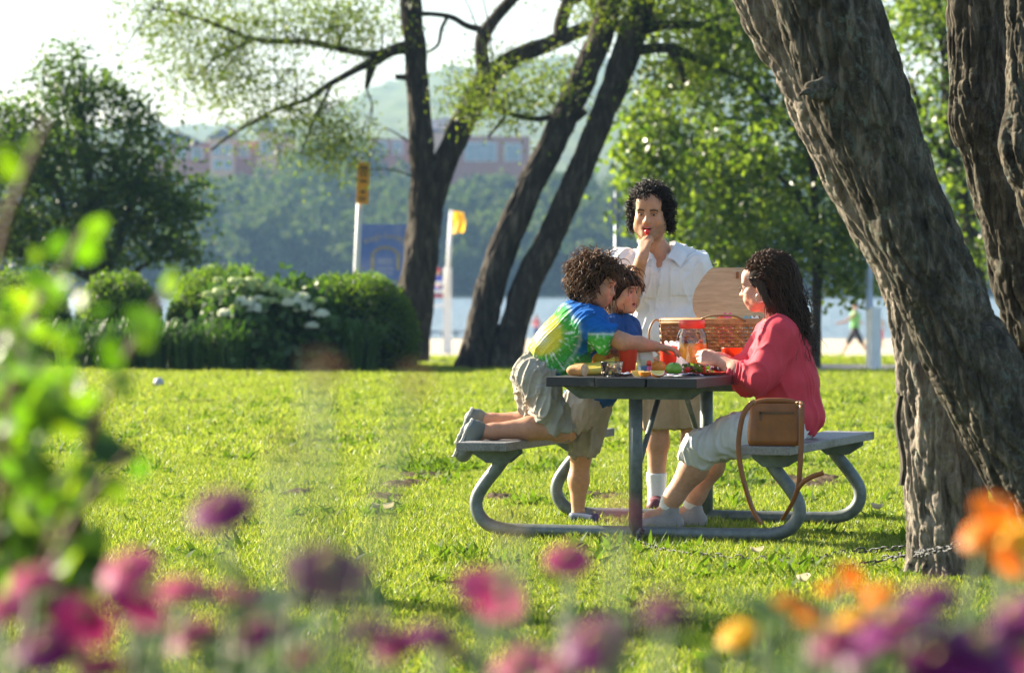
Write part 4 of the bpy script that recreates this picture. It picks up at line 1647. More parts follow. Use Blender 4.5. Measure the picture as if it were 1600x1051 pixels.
def napkin(px, Y, w, d, ang, seed, label, mat=None, h=.02):
    c = at_top(px, Y) + [0, 0, .004]
    uu, vv = np.meshgrid(np.linspace(-1, 1, 18), np.linspace(-1, 1, 14), indexing='ij')
    z = h * (.5 + .6 * fbm(np.stack([uu * 1.3 + seed, vv * 1.3, 0 * uu], -1), 2) + .5 * np.abs(noise3(np.stack([uu * 2.2, vv * 2.2 + seed, 0 * uu], -1))))
    V = np.stack([uu * w / 2, vv * d / 2, np.clip(z, .0005, 1)], -1) @ rotz(ang).T + c
    o = MB().grid(V).build("napkin", mat or M_STRIPE, origin=c)
    return tag(o, label, "napkin", "crumpled paper napkins")


napkin(1068, 17.72, .16, .12, .3, 1, "striped napkin at the table edge below the lime", h=.012)
napkin(1100, 18.30, .15, .12, -.5, 2, "crumpled striped napkin between jar and plate", h=.045)
napkin(1085, 18.12, .13, .10, .9, 3, "crumpled striped napkin heaped beside the lime", h=.04)
napkin(985, 17.70, .12, .10, .5, 4, "white napkin between the tub and the orange wedges", M_WHITE, .02)
napkin(1118, 18.25, .12, .08, 1.4, 5, "folded striped napkin close to the woman's fist", h=.05)
napkin(1050, 17.62, .13, .07, .1, 8, "flat white napkin at the very table edge", M_WHITE, .006)
# tissue packet with blue stripe, red marker
M_PACK = N("packet_print")
_v = M_PACK.coord("Generated")
_s = M_PACK.n("SeparateXYZ")
M_PACK.l(_v, _s.inputs[0])
M_PACK.color(M_PACK.ramp(_s.outputs[2], [(0, (.12, .25, .65)), (.16, (.15, .45, .75)), (.32, (.55, .68, .48)), (.55, (.70, .72, .70)), (.8, (.62, .66, .68))], 'CONSTANT')).set(Roughness=.4)
pk_ = MB().box(at_top(1008, 18.12) + [0, 0, .066], (.075, .04, .125), rotz(.5) @ roty(-.18), 0, .006).build("snack_packet", M_PACK.m, origin=at_top(1008, 18.12))
tag(pk_, "pale snack packet with blue stripes propped behind the wedges", "packet")
mk = thing("marker", at_top(1014, 17.92), "short tube with a red cap standing by the orange", "tube")
MB().lathe([(0, 0), (.0105, 0), (.0105, .045), (0, .045)], at_top(1014, 17.92), 16).build("barrel", plain("pink_print", (.62, .10, .22), .4, .3, 60), mk)
MB().lathe([(0, 0), (.0112, 0), (.0112, .022), (.009, .024), (0, .024)], at_top(1014, 17.92) + [0, 0, .046], 16).build("cap", M_RED, mk)
# strawberries on the plate
M_STRAW = plain("strawberry", (.62, .03, .03), .3, .2, 80, .3, sss=.1)
M_CALYX = leafy("calyx", (.06, .14, .02), (.10, .2, .03), .3)


def berry(c, label, r=.014):
    t = thing("strawberry", c, label, "strawberry", "strawberries on the red plates")
    MB().lathe([(.001, 0), (r * .5, r * .25), (r * .9, r), (r, r * 1.6), (r * .7, r * 2.1), (.001, r * 2.2)], c, 12).build("berry", M_STRAW, t)
    rs = RS(int(abs(c[0]) * 1e4) % 9999)
    quads("calyx", leaves(np.repeat((c + [0, 0, r * 2.15])[None], 9, 0), .024, rs, .5, -.2), M_CALYX, t)


for i, (px, Y) in enumerate([(1074, 18.02), (1100, 18.06), (1118, 18.36)]):
    berry(at_top(px, Y) + [0, 0, .008], ["strawberry on the red plate next to the lime", "strawberry in the middle of the front red plate", "strawberry on the plate beneath the woman's fist"][i])
M_LETTUCE = leafy("salad_leaf", (.07, .15, .02), (.16, .26, .05), .4)
sl = thing("salad_leaves", at_top(1088, 18.08), "small heap of dark salad leaves on the red plate", "salad")
rs = RS(17)
quads("leaf_heap", leaves(at_top(1088, 18.08) + rs.normal(size=(60, 3)) * [.035, .03, .006] + [0, 0, .02], .035, rs, .7, -.1), M_LETTUCE, sl)["kind"] = "stuff"

# glass jar of juice with a red lid
c = at_top(1081, 18.62)
JS = 18.62 / FPX
jr = 25 * JS
jar = thing("drink_jar", c, "round glass jar of orange drink with a red screw lid", "jar")
prof = [(.0, .002), (jr * .80, .002), (jr * .93, .012), (jr, .035), (jr, .125), (jr * .98, .155), (jr * .88, .185), (jr * .76, .202), (jr * .74, .214)]
MB().lathe(prof, c, 40).build("glass", M_GLASS, jar)
M_JUICE = N("orange_drink")
M_JUICE.set(Base_Color=(.92, .44, .03, 1), Roughness=.25)
M_JUICE.b.inputs["Subsurface Weight"].default_value = .6
M_JUICE.b.inputs["Subsurface Radius"].default_value = (.05, .03, .008)
M_JUICE.b.inputs["Subsurface Scale"].default_value = 1.0
MB().lathe([(0, .006), (jr * .78, .006), (jr * .90, .014), (jr * .965, .036), (jr * .965, .122), (jr * .95, .139), (.0, .140)], c, 36).build("drink", M_JUICE.m, jar)
MB().lathe([(0, .252), (jr * .80, .252), (jr * .83, .247), (jr * .83, .215), (jr * .80, .211), (0, .211)][::-1], c, 40).build("lid", M_RED, jar)
m = MB()
m.tube([c + [-.03, -.02, .02], c + [.02, .0, .185]], .003, 6)
m.build("spoon", M_BRASS, jar)
rs = RS(19)
ic = MB()
for i in range(9):
    a = rs.uniform(0, 6.28)
    ic.box(c + [jr * .6 * math.cos(a), jr * .6 * math.sin(a), .138], (.02, .02, .018), rotz(rs.uniform(0, 3)) @ rotx(rs.uniform(0, 1)))
ic.build("ice", M_CLEARP, jar)

# thin white carrier bag slumped against the jar
c = at_top(1057, 18.42)
uu, vv = np.meshgrid(np.linspace(0, 2 * np.pi, 30, endpoint=False), np.linspace(0, 1, 18), indexing='ij')
rr = (.045 - .018 * vv + .012 * np.sin(vv * 7)) * (1 + .45 * fbm(np.stack([np.cos(uu) * 1.8, np.sin(uu) * 1.8, vv * 3], -1), 3))
V = np.stack([np.cos(uu) * rr, np.sin(uu) * rr * .6, vv * .145 + .01 * np.sin(uu * 3) * vv], -1) + c
V[..., 0] -= .025 * vv[..., ] ** 2
wb = MB().grid(V.transpose(1, 0, 2), wrap=True).build("plastic_bag", M_TRANSWHITE, origin=c)
tag(wb, "crumpled thin white plastic bag leaning on the jar", "plastic bag")

# wicker hamper with its lid open
M_WICKER = plain("wicker", (.52, .235, .070), .55, .4, 26, .3)
M_WICKER_L = plain("wicker_rim", (.56, .29, .10), .5, .3, 26, .3)
M_WOOD = N("plywood")
_v = M_WOOD.coord(scale=(3, 3, 26))
M_WOOD.color(M_WOOD.ramp(M_WOOD.noise(_v, 3.2, 5, .6, .8), [(.3, (.44, .30, .165)), (.7, (.62, .45, .27))])).set(Roughness=.6)
M_WOOD = M_WOOD.m
HYR = 19.05
hb_c = at_top(1130, HYR)
HWD, HDP, HHT = .60, .30, .235
HR = rotz(-math.radians(6))
ham = thing("picnic_hamper", hb_c, "wicker picnic hamper standing open at the table's far end", "picnic basket")


def H(x, y, z):
    return hb_c + HR @ np.array([x, y, z])


m = MB()
def side(p0, p1, nst, out):
    L = np.linalg.norm(np.array(p1) - np.array(p0))
    for i in range(nst):
        t = i / (nst - 1)
        x, y = p0[0] + (p1[0] - p0[0]) * t, p0[1] + (p1[1] - p0[1]) * t
        k_ = 1.0
        m.tube([H(x * .95, y * .95, .004), H(x, y, HHT)], .0045, 5)
    rows = 13
    for r in range(rows):
        z = .014 + r * (HHT - .03) / (rows - 1)
        fl = .95 + .05 * z / HHT
        pts = []
        nn = nst * 4
        for i in range(nn + 1):
            t = i / nn
            x, y = (p0[0] + (p1[0] - p0[0]) * t) * fl, (p0[1] + (p1[1] - p0[1]) * t) * fl
            o = .0055 * math.cos(t * (nst - 1) * math.pi + r * math.pi)
            pts.append(H(x + out[0] * o, y + out[1] * o, z))
        if r in (4, 5, 9):
            if r == 4:
                continue
        m.tube(pts, .0062 if r not in (5, 9) else .008, 5, cap=False)
a, b = HWD / 2, HDP / 2
side((-a, -b), (a, -b), 26, (0, -1))
side((-a, b), (a, b), 26, (0, 1))
side((-a, -b), (-a, b), 13, (-1, 0))
side((a, -b), (a, b), 13, (1, 0))
m.build("wicker_weave", M_WICKER, ham)
m = MB()
for dz in (0, .012):
    m.tube([H(-a, -b, HHT + dz), H(a, -b, HHT + dz), H(a, b, HHT + dz), H(-a, b, HHT + dz), H(-a, -b, HHT + dz)], .010, 8)
m.build("rim", M_WICKER_L, ham)
m = MB()
m.box(H(0, 0, .004), (HWD * .93, HDP * .93, .008), HR)
m.build("bottom", M_WOOD, ham)
# lid: rounded plywood panel hinged at the back
m = MB()
out = []
for t in np.linspace(0, 1, 9):
    out.append((-.215 - .0 + .06 * (1 - math.cos(t * math.pi / 2)) - .0, .17 + .09 * math.sin(t * math.pi / 2)))
ol = [(-.20, .0), (-.225, .05), (-.228, .10), (-.215, .15), (-.185, .20), (-.150, .245), (-.13, .26), (.13, .26), (.15, .245), (.185, .20), (.215, .15), (.228, .10), (.225, .05), (.20, 0)]
n = len(ol)
lean = .16
fr = [H(x + .065, b + .01 + z * lean, HHT + .012 + z) for x, z in ol]
bk = [H(x + .065, b + .022 + z * lean, HHT + .012 + z) for x, z in ol]
m.add(fr + bk, [list(range(n))[::-1], list(range(n, 2 * n))] + [[i, (i + 1) % n, n + (i + 1) % n, n + i] for i in range(n)], 0, False)
m.build("lid", M_WOOD, ham)
MB().box(H(.062, b + .04, HHT + .235), (.014, .02, .034), HR, 0, .003).build("clasp", M_LEATHER, ham)
MB().box(H(.15, b + .008, HHT + .02), (.05, .02, .02), HR, 0, .003).build("hinge", M_LEATHER_D, ham)
M_CANE = plain("cane_handle", (.30, .19, .08), .4, .3, 20)
m = MB()
m.tube([H(-a, -b * .3, HHT - .0), H(-a - .035, -b * .4, HHT + .012), H(-a - .062, -b * .5, HHT - .04), H(-a - .055, -b * .5, HHT - .11), H(-a - .01, -b * .4, HHT - .16)], .0055, 8, span=6)
m.build("handle", M_CANE, ham)
m = MB()
m.tube([H(-.10, -b - .01, HHT + .02), H(-.04, -b - .02, HHT + .036), H(.06, -b - .02, HHT + .034), H(.12, -b - .01, HHT + .008)], .005, 8, span=6)
m.build("handle", M_CANE, ham)
for i, (x, cc, lab) in enumerate([(-.06, (.20, .42, .30), "green packet peeping out of the hamper"), (-.01, (.65, .08, .05), "red packet peeping out of the hamper"), (.05, (.62, .60, .15), "yellow-green packet peeping out of the hamper"), (.12, (.10, .42, .62), "blue packet peeping out of the hamper"), (.02, (.60, .12, .35), "pink packet tip standing up in the hamper"), (.155, (.75, .78, .8), "white paper tip in the open hamper")]):
    cc_ = H(x, .02 * (i % 3) - .02, HHT - .10)
    g = np.array([[H(x + .032 * uu_ * (1 - .35 * vv_), .02 * (i % 3) - .02 + .012 * s_ * (1 - uu_ ** 2) * (1 - vv_), HHT - .10 + vv_ * (.145 if i == 4 else .13) + .006 * math.sin(uu_ * 5 + i)) for uu_ in np.linspace(-1, 1, 9)] for vv_ in np.linspace(0, 1, 7) for s_ in (1,)])
    g2 = g.copy()
    g2[..., 1] += .012
    mm = MB().grid(g)
    mm.grid(g2[::-1])
    tag(mm.build("wrapper", plain("wrapper_%d" % i, cc, .35, .2, 30), origin=cc_), lab, "packet", "packets in the hamper")
# =================================================================== signs, post, beach furniture
M_SIGNW = plain("white_post_paint", (.74, .75, .76), .5, .08, 6)
M_SIGNG = plain("grey_sign_back", (.42, .46, .52), .45, .1, 6, metal=.2)
M_POLEG = plain("grey_pole", (.16, .19, .22), .5, .15, 8, metal=.4)
M_ORSIGN = plain("orange_sign", (.78, .34, .015), .5, .06, 8)
M_SIGNINK = plain("dark_sign_print", (.16, .075, .02), .6, .1, 8)
# orange notice on a white pole
SY = 57.0
sg = thing("orange_sign", P(556, 575, SY) * [1, 1, 0], "narrow orange notice high on a white leaning pole", "sign")
MB().tube([P(551, 580, SY), P(557, 420, SY), P(565, 250, SY)], .042, 12).build("pole", M_SIGNW, sg)
ang = math.atan2(8, 165)
SR = FACE_CAM @ np.array([[math.cos(ang), math.sin(ang), 0], [-math.sin(ang), math.cos(ang), 0], [0, 0, 1]])
MB().box(P(567.5, 286, SY - .07), (.185, .012, .62), roty(ang), 0, .003).build("panel", M_ORSIGN, sg)
for dx, py, w, h in ((0, 262, 13, 5), (-3, 272, 3, 9), (3, 272, 3, 9), (0, 283, 11, 4), (0, 300, 8, 5), (0, 309, 11, 3), (0, 313, 10, 2)):
    MB().box(P(567.5 + dx - (py - 286) * ang, py, SY - .079), (w * SY / FPX, .003, h * SY / FPX), roty(ang)).build("print", M_SIGNINK, sg)
# blue welcome board
BYR = 60.0
bb = thing("welcome_board", P(600, 575, BYR) * [1, 1, 0], "big blue board with arched golden lettering behind the hedge", "sign")
k = N("blue_board")
v = k.coord()
k.color(k.ramp(k.noise(v, 1.6, 3), [(.35, (.07, .17, .50)), (.52, (.17, .25, .56)), (.68, (.34, .38, .62))])).set(Roughness=.45)
x0, x1 = P(564, 0, BYR)[0], P(640, 0, BYR)[0]
zt, zb = P(0, 350, BYR)[2], P(0, 440, BYR)[2]
MB().box(((x0 + x1) / 2, BYR, (zt + zb) / 2), (x1 - x0, .04, zt - zb), None, 0, .004).build("panel", k.m, bb)
M_GOLD = plain("gold_print", (.52, .42, .24), .5, .15, 8)
M_PALEB = plain("pale_blue_print", (.36, .40, .62), .5, .12, 5)
cxm = (x0 + x1) / 2
text_part("lettering", "King's Landing", .118, (cxm + .01, BYR - .023, P(0, 372, BYR)[2]), FACE_CAM, M_GOLD, bb, .001, bend=.52)
m = MB()                                    # arch and gate drawn below the words
for r in (.22, .19):
    m.tube([(cxm + r * math.cos(a), BYR - .022, P(0, 402, BYR)[2] + r * .75 * math.sin(a)) for a in np.linspace(0, math.pi, 18)], .010, 5)
m.build("arch_print", M_GOLD, bb)
for i, (dx, w, pz, h) in enumerate([(-.20, .05, 412, .20), (.20, .05, 412, .20), (0, .22, 408, .09), (0, .26, 420, .05), (0, .24, 427, .04)]):
    MB().box((cxm + dx, BYR - .0215, P(0, pz, BYR)[2]), (w, .003, h)).build("print", M_PALEB if i > 1 else M_GOLD, bb)
for s in (-1, 1):
    MB().box((cxm + s * .30, BYR + .05, zb / 2 + .2), (.07, .05, zb + .7)).build("post", M_SIGNW, bb)
# grey sign backs behind the man
gs = thing("grey_sign", P(965, 570, 62) * [1, 1, 0] + [0, 0, gz(62)], "back of a grey road sign behind the man's head", "sign")
MB().tube([P(963, 585, 62), P(964, 300, 62)], .045, 10).build("pole", M_POLEG, gs)
MB().box(P(956, 326, 62.0), (.125, .01, .38)).build("panel", M_SIGNG, gs)
MB().box(P(972, 326, 62.0), (.125, .01, .38)).build("panel", M_SIGNG, gs)
# pale panels right of the leaning stem
ps = thing("pale_sign", P(1450, 575, 56) * [1, 1, 0] + [0, 0, gz(56)], "pale stepped sign panels seen past the leaning stem", "sign")
MB().tube([P(1449, 580, 56), P(1449, 285, 56)], .045, 10).build("pole", M_POLEG, ps)
MB().box(P(1462, 316, 55.9), (.28, .012, .52)).build("panel", M_SIGNW, ps)
MB().box(P(1474, 345, 55.85), (.24, .012, .36)).build("panel", plain("pale_blue_panel", (.55, .64, .80), .5, .06, 5), ps)
# white post by the path
PYP = 50.6
wp = thing("white_post", P(1365, 579, PYP) * [1, 1, 0], "square white post by the path beside the leaning tree", "post")
MB().box((P(1365, 0, PYP)[0], PYP, .41), (.145, .145, .84), rotz(.5), 0, .008).build("lower_post", M_SIGNW, wp)
MB().box((P(1358, 0, PYP)[0], PYP, 1.55), (.075, .075, 1.5), rotz(.5), 0, .006).build("upper_post", plain("blue_grey_paint", (.38, .45, .60), .5, .1, 6), wp)

# lifeguard stand with flag
LY = 137.0
lz = float(gz(LY))
ls = thing("lifeguard_stand", (P(690, 0, LY)[0], LY, lz), "white lifeguard stand on the beach between the tree trunks", "lifeguard chair")


def Lp(px, py, dy=0):
    return P(px, py, LY + dy)


for a, b, dy in ((700, 698, -.6), (664, 672, -.6), (700, 698, .6), (664, 672, .6)):
    q = Lp(a, 552, dy)
    q[2] = lz
    MB().box((q + Lp(b, 418, dy)) / 2, (.30 if dy < 0 and a == 700 else .14, .14, Lp(b, 418, dy)[2] - lz)).build("leg", M_SIGNW, ls)
for py in (442, 455):
    MB().box((Lp(668, py, -.68) + Lp(702, py, -.68)) / 2, (.85, .06, .13)).build("rail", M_SIGNW, ls)
MB().box((Lp(668, 478, 0) + Lp(702, 478, 0)) / 2, (.95, 1.3, .08)).build("platform", M_SIGNW, ls)
MB().box((Lp(668, 462, .3) + Lp(700, 462, .3)) / 2, (.75, .5, .10)).build("seat", plain("red_seat", (.5, .03, .04), .5, .1, 5), ls)
fl = thing("beach_flag", Lp(697, 418, -.8), "yellow flag on a pole above the lifeguard stand", "flag")
MB().tube([Lp(697, 462, -.8), Lp(706, 329, -.8)], .07, 8).build("pole", M_SIGNW, fl)
uu, vv = np.meshgrid(np.linspace(0, 1, 16), np.linspace(0, 1, 10), indexing='ij')
V = np.array([[Lp(706 + 18 * u_ + 2.5 * math.sin(v_ * 3.1), 329 + 36 * v_ + 4.0 * u_ * (1 - v_ * 1.6), -.8) + [0, .25 * math.sin(u_ * 6 + v_ * 2), 0] for u_, v_ in zip(a, b)] for a, b in zip(uu, vv)])
MB().grid(V).build("cloth", leafy("yellow_cloth", (.85, .50, .01), (.88, .54, .012), .5, (1, 1, .8)), fl)
# small jetty on the water
jt = thing("jetty", (P(700, 0, 192)[0], 192, -1.7), "low dark jetty on the bright water behind the stand", "jetty")
MB().box((P(708, 0, 192)[0], 192, -1.45), (2.6, 1.2, .10)).build("deck", M_POLEG, jt)
for px in (672, 692, 712, 735):
    MB().tube([(P(px, 0, 191.5)[0], 191.5, -2.3), (P(px, 0, 191.5)[0], 191.5, -1.35)], .07, 8).build("pile", M_POLEG, jt)

# =================================================================== far buildings
M_BRICK = N("far_brick")
_v = M_BRICK.coord(scale=(1, 1, 2.5))
M_BRICK.color(M_BRICK.ramp(M_BRICK.noise(_v, 1.2, 4), [(.3, (.36, .135, .085)), (.7, (.48, .19, .12))])).set(Roughness=.9)
M_BRICK = M_BRICK.m
M_SUNBRICK = plain("sunlit_brick", (.74, .42, .25), .9, .12, .5)  # brick colour lightened to paint sunlight onto the gable fronts
M_ROOF = plain("far_roof", (.16, .15, .16), .85, .15, .3)
M_PANE = plain("far_window", (.20, .26, .30), .15, .25, .4, spec=.8)
M_FRAMEW = plain("far_window_frame", (.62, .60, .56), .6, .05, 1)


def bx(p0, p1, dep, Y):
    a, b = P(p0[0], p0[1], Y), P(p1[0], p1[1], Y)
    return (a + b) / 2 + [0, dep / 2, 0], (abs(b[0] - a[0]), dep, abs(b[2] - a[2]))


def house(name, label, Y, walls, roofs, wins, base_py):
    x = np.mean([w[0] for w in walls])
    t = thing(name, (P(x, 0, Y)[0], Y, float(bank_z(Y))), label, "building")
    for x0, x1, py, mat, dep, dy in walls:
        c, s = bx((x0, py), (x1, base_py), dep, Y + dy)
        MB().box(c, s).build("wall", mat, t)
    for x0, x1, py, ph, dy in roofs:                       # gable or hip: prism
        a, b, q = P(x0, py, Y + dy), P(x1, py, Y + dy), P((x0 + x1) / 2, ph, Y + dy)
        off = np.array([0, 12.0, 0])
        m = MB().add([a, b, q, a + off, b + off, q + off], [[0, 1, 2], [5, 4, 3], [0, 2, 5, 3], [1, 4, 5, 2], [0, 3, 4, 1]], 0, False)
        m.build("roof", M_ROOF, t)
    for x0, x1, y0, y1, dy in wins:
        c, s = bx((x0, y0), (x1, y1), .3, Y + dy - .22)
        f = MB().box(c, (s[0] + .5, .3, s[2] + .5)).build("window", M_FRAMEW, t)
        n = max(1, round(s[0] / 2.0))
        for i in range(n):
            cc = c + [(i + .5) / n * s[0] - s[0] / 2, -.12, 0]
            MB().box(cc, (s[0] / n * .9, .2, s[2])).build("pane", M_PANE, f)
    return t


house("brick_building", "brick apartment building with stepped gables seen over the far wood", 735, [(232, 320, 224, M_BRICK, 14, 2), (320, 455, 221, M_BRICK, 14, 2), (328, 366, 214, M_SUNBRICK, 3, -1.5), (402, 432, 204, M_SUNBRICK, 3, -1.5), (440, 452, 212, M_SUNBRICK, 3, -1)],
      [(228, 326, 225, 206, 1), (322, 372, 215, 200, -2), (397, 437, 205, 188, -2), (436, 460, 213, 204, -1)],
      [(334, 343, 228, 242, -1.5), (350, 360, 228, 242, -1.5), (409, 424, 222, 240, -1.5), (250, 262, 232, 246, 2), (276, 290, 232, 246, 2), (300, 316, 232, 246, 2), (374, 388, 228, 244, 2), (334, 343, 250, 264, -1.5), (350, 360, 250, 264, -1.5)], 300)
house("brick_building", "flat-roofed brown brick building between the forked tree's stems", 720, [(672, 828, 213, M_BRICK, 16, 0), (578, 690, 217, M_BRICK, 14, 6), (678, 696, 207, M_SUNBRICK, 2, -1.2)],
      [(660, 700, 206, 200, 0)],
      [(728, 774, 224, 250, 0), (790, 812, 226, 250, 0), (590, 604, 222, 240, 6), (615, 628, 222, 240, 6)], 300)
house("brick_building", "low rooftop block with pale vents above the brown brick building", 745, [(676, 716, 188, M_SIGNG, 10, 0)], [(672, 720, 188, 184, 0)], [(684, 692, 191, 200, 0), (700, 708, 191, 200, 0)], 260)

# =================================================================== small things on the lawn
sp = thing("ball", gp(248, 598, .05), "small black and white ball in the hedge's shade strip", "ball")
u, w_ = np.meshgrid(np.linspace(0, np.pi, 12), np.linspace(0, 2 * np.pi, 20, endpoint=False), indexing='ij')
k = N("ball_patches")
v = k.coord()
vo = k.n("TexVoronoi")
vo.inputs["Scale"].default_value = 9
k.l(v, vo.inputs[0])
k.color(k.ramp(vo.outputs["Distance"], [(.4, (.012, .012, .012)), (.6, (.45, .45, .45))])).set(Roughness=.4)
MB().grid(np.stack([np.sin(u) * np.cos(w_), np.sin(u) * np.sin(w_), np.cos(u)], -1) * .06 + gp(248, 598, .05), wrap=True).build("skin", k.m, sp)
M_DEAD = leafy("dead_leaf", (.50, .44, .32), (.62, .56, .44), .3, (1, 1, .8))
for px, py, s_, a_, lab in ((598, 795, .06, .4, "curled pale dead leaf on the bare earth"), (1255, 908, .05, 1.2, "white scrap lying in the shaded grass"), (1370, 795, .05, 2.0, "pale fallen leaf in the grass beside the right bench leg"), (1183, 862, .04, .8, "small pale leaf by the chain")):
    c = gp(px, py, .045)
    uu, vv = np.meshgrid(np.linspace(-1, 1, 9), np.linspace(-1, 1, 7), indexing='ij')
    w2 = np.sqrt(np.clip(1 - uu ** 2, 0, 1)) * .5
    V = np.stack([uu * s_, vv * w2 * s_, .35 * s_ * (vv ** 2 * 1.2 + .6 * uu ** 2)], -1) @ rotz(a_).T + c
    tag(MB().grid(V).build("fallen_leaf", M_DEAD, origin=c), lab, "leaf")
# =================================================================== people
def put(name, VF, mat, parent, col=None, noise_amp=0, nscale=18, ndir=None, sm=1, extra=None):
    V, F = VF
    V = smooth(V, F, sm)
    if noise_amp or extra is not None:
        n = vnormals(V, F)
        d = 0
        if noise_amp:
            q = V * nscale
            if ndir is not None:                      # folds run along ndir
                nd = unit(ndir)
                q = q - (q @ nd)[:, None] * nd * .78
            w = np.stack([noise3(q * .5 + 5), noise3(q * .5 + 15), noise3(q * .5 + 25)], -1) * .9
            a = np.clip(1 - np.abs(noise3(q + w)) * 2.4, 0, 1) ** 2.2
            b = np.clip(1 - np.abs(noise3(q * 1.9 + w + 60)) * 2.6, 0, 1) ** 2.5
            d = noise_amp * (1.15 * a + .7 * b - .55 + .7 * noise3(q * .7 + 40))
        if extra is not None:
            d = d + extra(V, n)
        V = V + n * np.asarray(d)[:, None]
    m = MB()
    m.add(V, F)
    at = None
    if col is not None:
        at = {"tint": col(V) if callable(col) else np.repeat(np.array([col], float), len(V), 0)}
    return m.build(name, mat, parent, attr=at)


def px_of(V):
    return 800 + V[:, 0] * FPX / V[:, 1], HZ + (CAMH - V[:, 2]) * FPX / V[:, 1]


def head_solid(mouth=0.0, fem=0.0, kid=0.0, male=0.0):
    S = Solid()
    S.ell((0, -.012, .038), (.074, .095, .086), k=.02)
    S.ell((0, .026, -.030), (.060 - .004 * fem + .004 * kid, .064, .078 - .006 * kid), k=.03)
    S.ell((0, .056, -.088 + .008 * kid), (.030 - .006 * fem + .007 * male, .027, .024), k=.035)
    for s in (-1, 1):
        S.ell((s * .036, .058, -.026), (.026, .024, .028), k=.025)
        S.ell((s * (.050 + .005 * male), .012, -.062), (.020, .034, .026 + .004 * male), k=.03)
    S.cap((-.036, .076, .026), (.036, .076, .026), .013, k=.018)
    S.ell((0, .060, .060), (.052, .030, .034), k=.03)
    for s in (-1, 1):
        S.dig((s * .030, .098, .006), (.019, .020, .012), k=.012)
        S.ell((s * .030, .0745, .005), (.0150, .0130, .0105), k=.004)
        S.cap((s * .016, .085, .0125), (s * .044, .077, .0115), .0042, k=.005)
    S.cap((0, .084, .018), (0, .104 - .006 * kid, -.022), .0075, .0105, k=.014)
    S.ell((0, .106 - .008 * kid, -.025), (.0125, .012, .010), k=.01)
    for s in (-1, 1):
        S.ell((s * .0115, .095, -.027), (.008, .010, .0075), k=.008)
    S.ell((0, .082, -.056), (.030, .016, .022), k=.02)
    if mouth:
        S.ell((0, .082, -.088), (.026, .018, .02), k=.02)
    S.cap((-.019, .090, -.0505), (0, .0965, -.0485), .0048, .0058, k=.006)
    S.cap((.019, .090, -.0505), (0, .0965, -.0485), .0048, .0058, k=.006)
    S.cap((-.016, .090, -.058 - mouth), (.016, .090, -.058 - mouth), .0055, .0055, k=.007)
    S.ell((0, .094, -.059 - mouth), (.011, .006, .0055), k=.006)
    if mouth:
        S.dig((0, .094, -.0545 - mouth * .5), (.021, .014, .003 + mouth * .55), k=.003)
    for s in (-1, 1):
        S.ell((s * .076, -.006, .000), (.008, .019, .031), rotz(-s * .35), k=.006)
        S.dig((s * .086, .000, .004), (.006, .010, .016), k=.004)
    S.cap((0, -.028, -.05), (0, -.045, -.185), .054 - .010 * fem - .012 * kid + .006 * male, .056 - .010 * fem - .012 * kid + .006 * male, k=.04)
    return S


def make_head(H0, R, sc, skin, lip, brow, mouth=0.0, fem=0.0, kid=0.0, h=.0036, male=0.0):
    V, F = head_solid(mouth, fem, kid, male).mesh(h)
    V = smooth(V, F, 1, .45)
    x, y, z = V.T
    c = np.repeat(np.array([skin], float), len(V), 0)

    def blend(mask, colr):
        m = np.clip(mask, 0, 1)[:, None]
        c[:] = c * (1 - m) + np.array(colr) * m
    ax = np.abs(x)
    blend(.35 * np.exp(-(((ax - .038) / .018) ** 2 + ((z + .03) / .018) ** 2)) * (y > .03), (skin[0] * 1.05, skin[1] * .68, skin[2] * .62))
    zl = -.054 - mouth * .5
    if male:      # shaven beard shadow
        blend(.48 * male * np.clip((-.034 - z) / .015, 0, 1) * np.clip((y + .0) / .02, 0, 1) * np.clip((z + .135) / .02, 0, 1), (.16, .10, .075))
    lipm = (y > .082) * np.exp(-((ax / .021) ** 6)) * (np.exp(-((z + .0495) / .0052) ** 4) + np.exp(-((z + .0585 + mouth) / .0062) ** 4))
    blend(lipm * .9, lip)
    if mouth:
        blend((y > .055) * (y < .090) * np.exp(-((ax / .023) ** 8)) * np.exp(-(((z - zl) / (mouth * .62 + .002)) ** 6)), (.10, .015, .015))
    bz = .0250 + .0035 * np.sin(np.clip((ax - .011) / .04, 0, 1) * 3.1) - .12 * np.clip(ax - .038, 0, 1)
    blend((y > .045) * (ax > .011) * (ax < .050) * np.exp(-((z - bz) / (.0040 + .0014 * male)) ** 4) * .95, brow)
    blend((y > .05) * (ax > .014) * (ax < .047) * np.exp(-((z - .0145 + .12 * np.abs(ax - .03)) / .0028) ** 4) * .8, tuple(np.array(brow) * .8))   # lashes
    blend((y > .06) * np.exp(-(((ax - .030) / .017) ** 4 + ((z - .005) / .009) ** 4)) * .35, tuple(np.array(skin) * .55))
    return (V * sc) @ np.asarray(R).T + H0, F, c


def eyes(H0, R, sc, parent, look=(0, 0)):
    for s in (-1, 1):
        m = MB()
        u, w_ = np.meshgrid(np.linspace(0, np.pi, 9), np.linspace(0, 2 * np.pi, 14, endpoint=False), indexing='ij')
        E = np.stack([np.sin(u) * np.cos(w_) * .0125, np.cos(u) * .0128, np.sin(u) * np.sin(w_) * .0042], -1)
        m.grid((E + [s * .030, .0755, .0065]) * sc @ R.T + H0, 0, wrap=True)
        I = np.stack([np.sin(u) * np.cos(w_) * .0062, np.cos(u) * .004, np.sin(u) * np.sin(w_) * .0044], -1)
        m.grid((I + [s * .030 + look[0], .0862, .0062 + look[1]]) * sc @ R.T + H0, 1, wrap=True)
        m.build("eye", [M_EYEW, M_IRIS], parent)


M_EYEW = plain("eye_white", (.50, .45, .41), .25, .05, 30)
M_IRIS = plain("iris", (.025, .014, .008), .15, .1, 60)
M_SKIN = attr_mat("skin", .52, .12, .15, 55, .45)


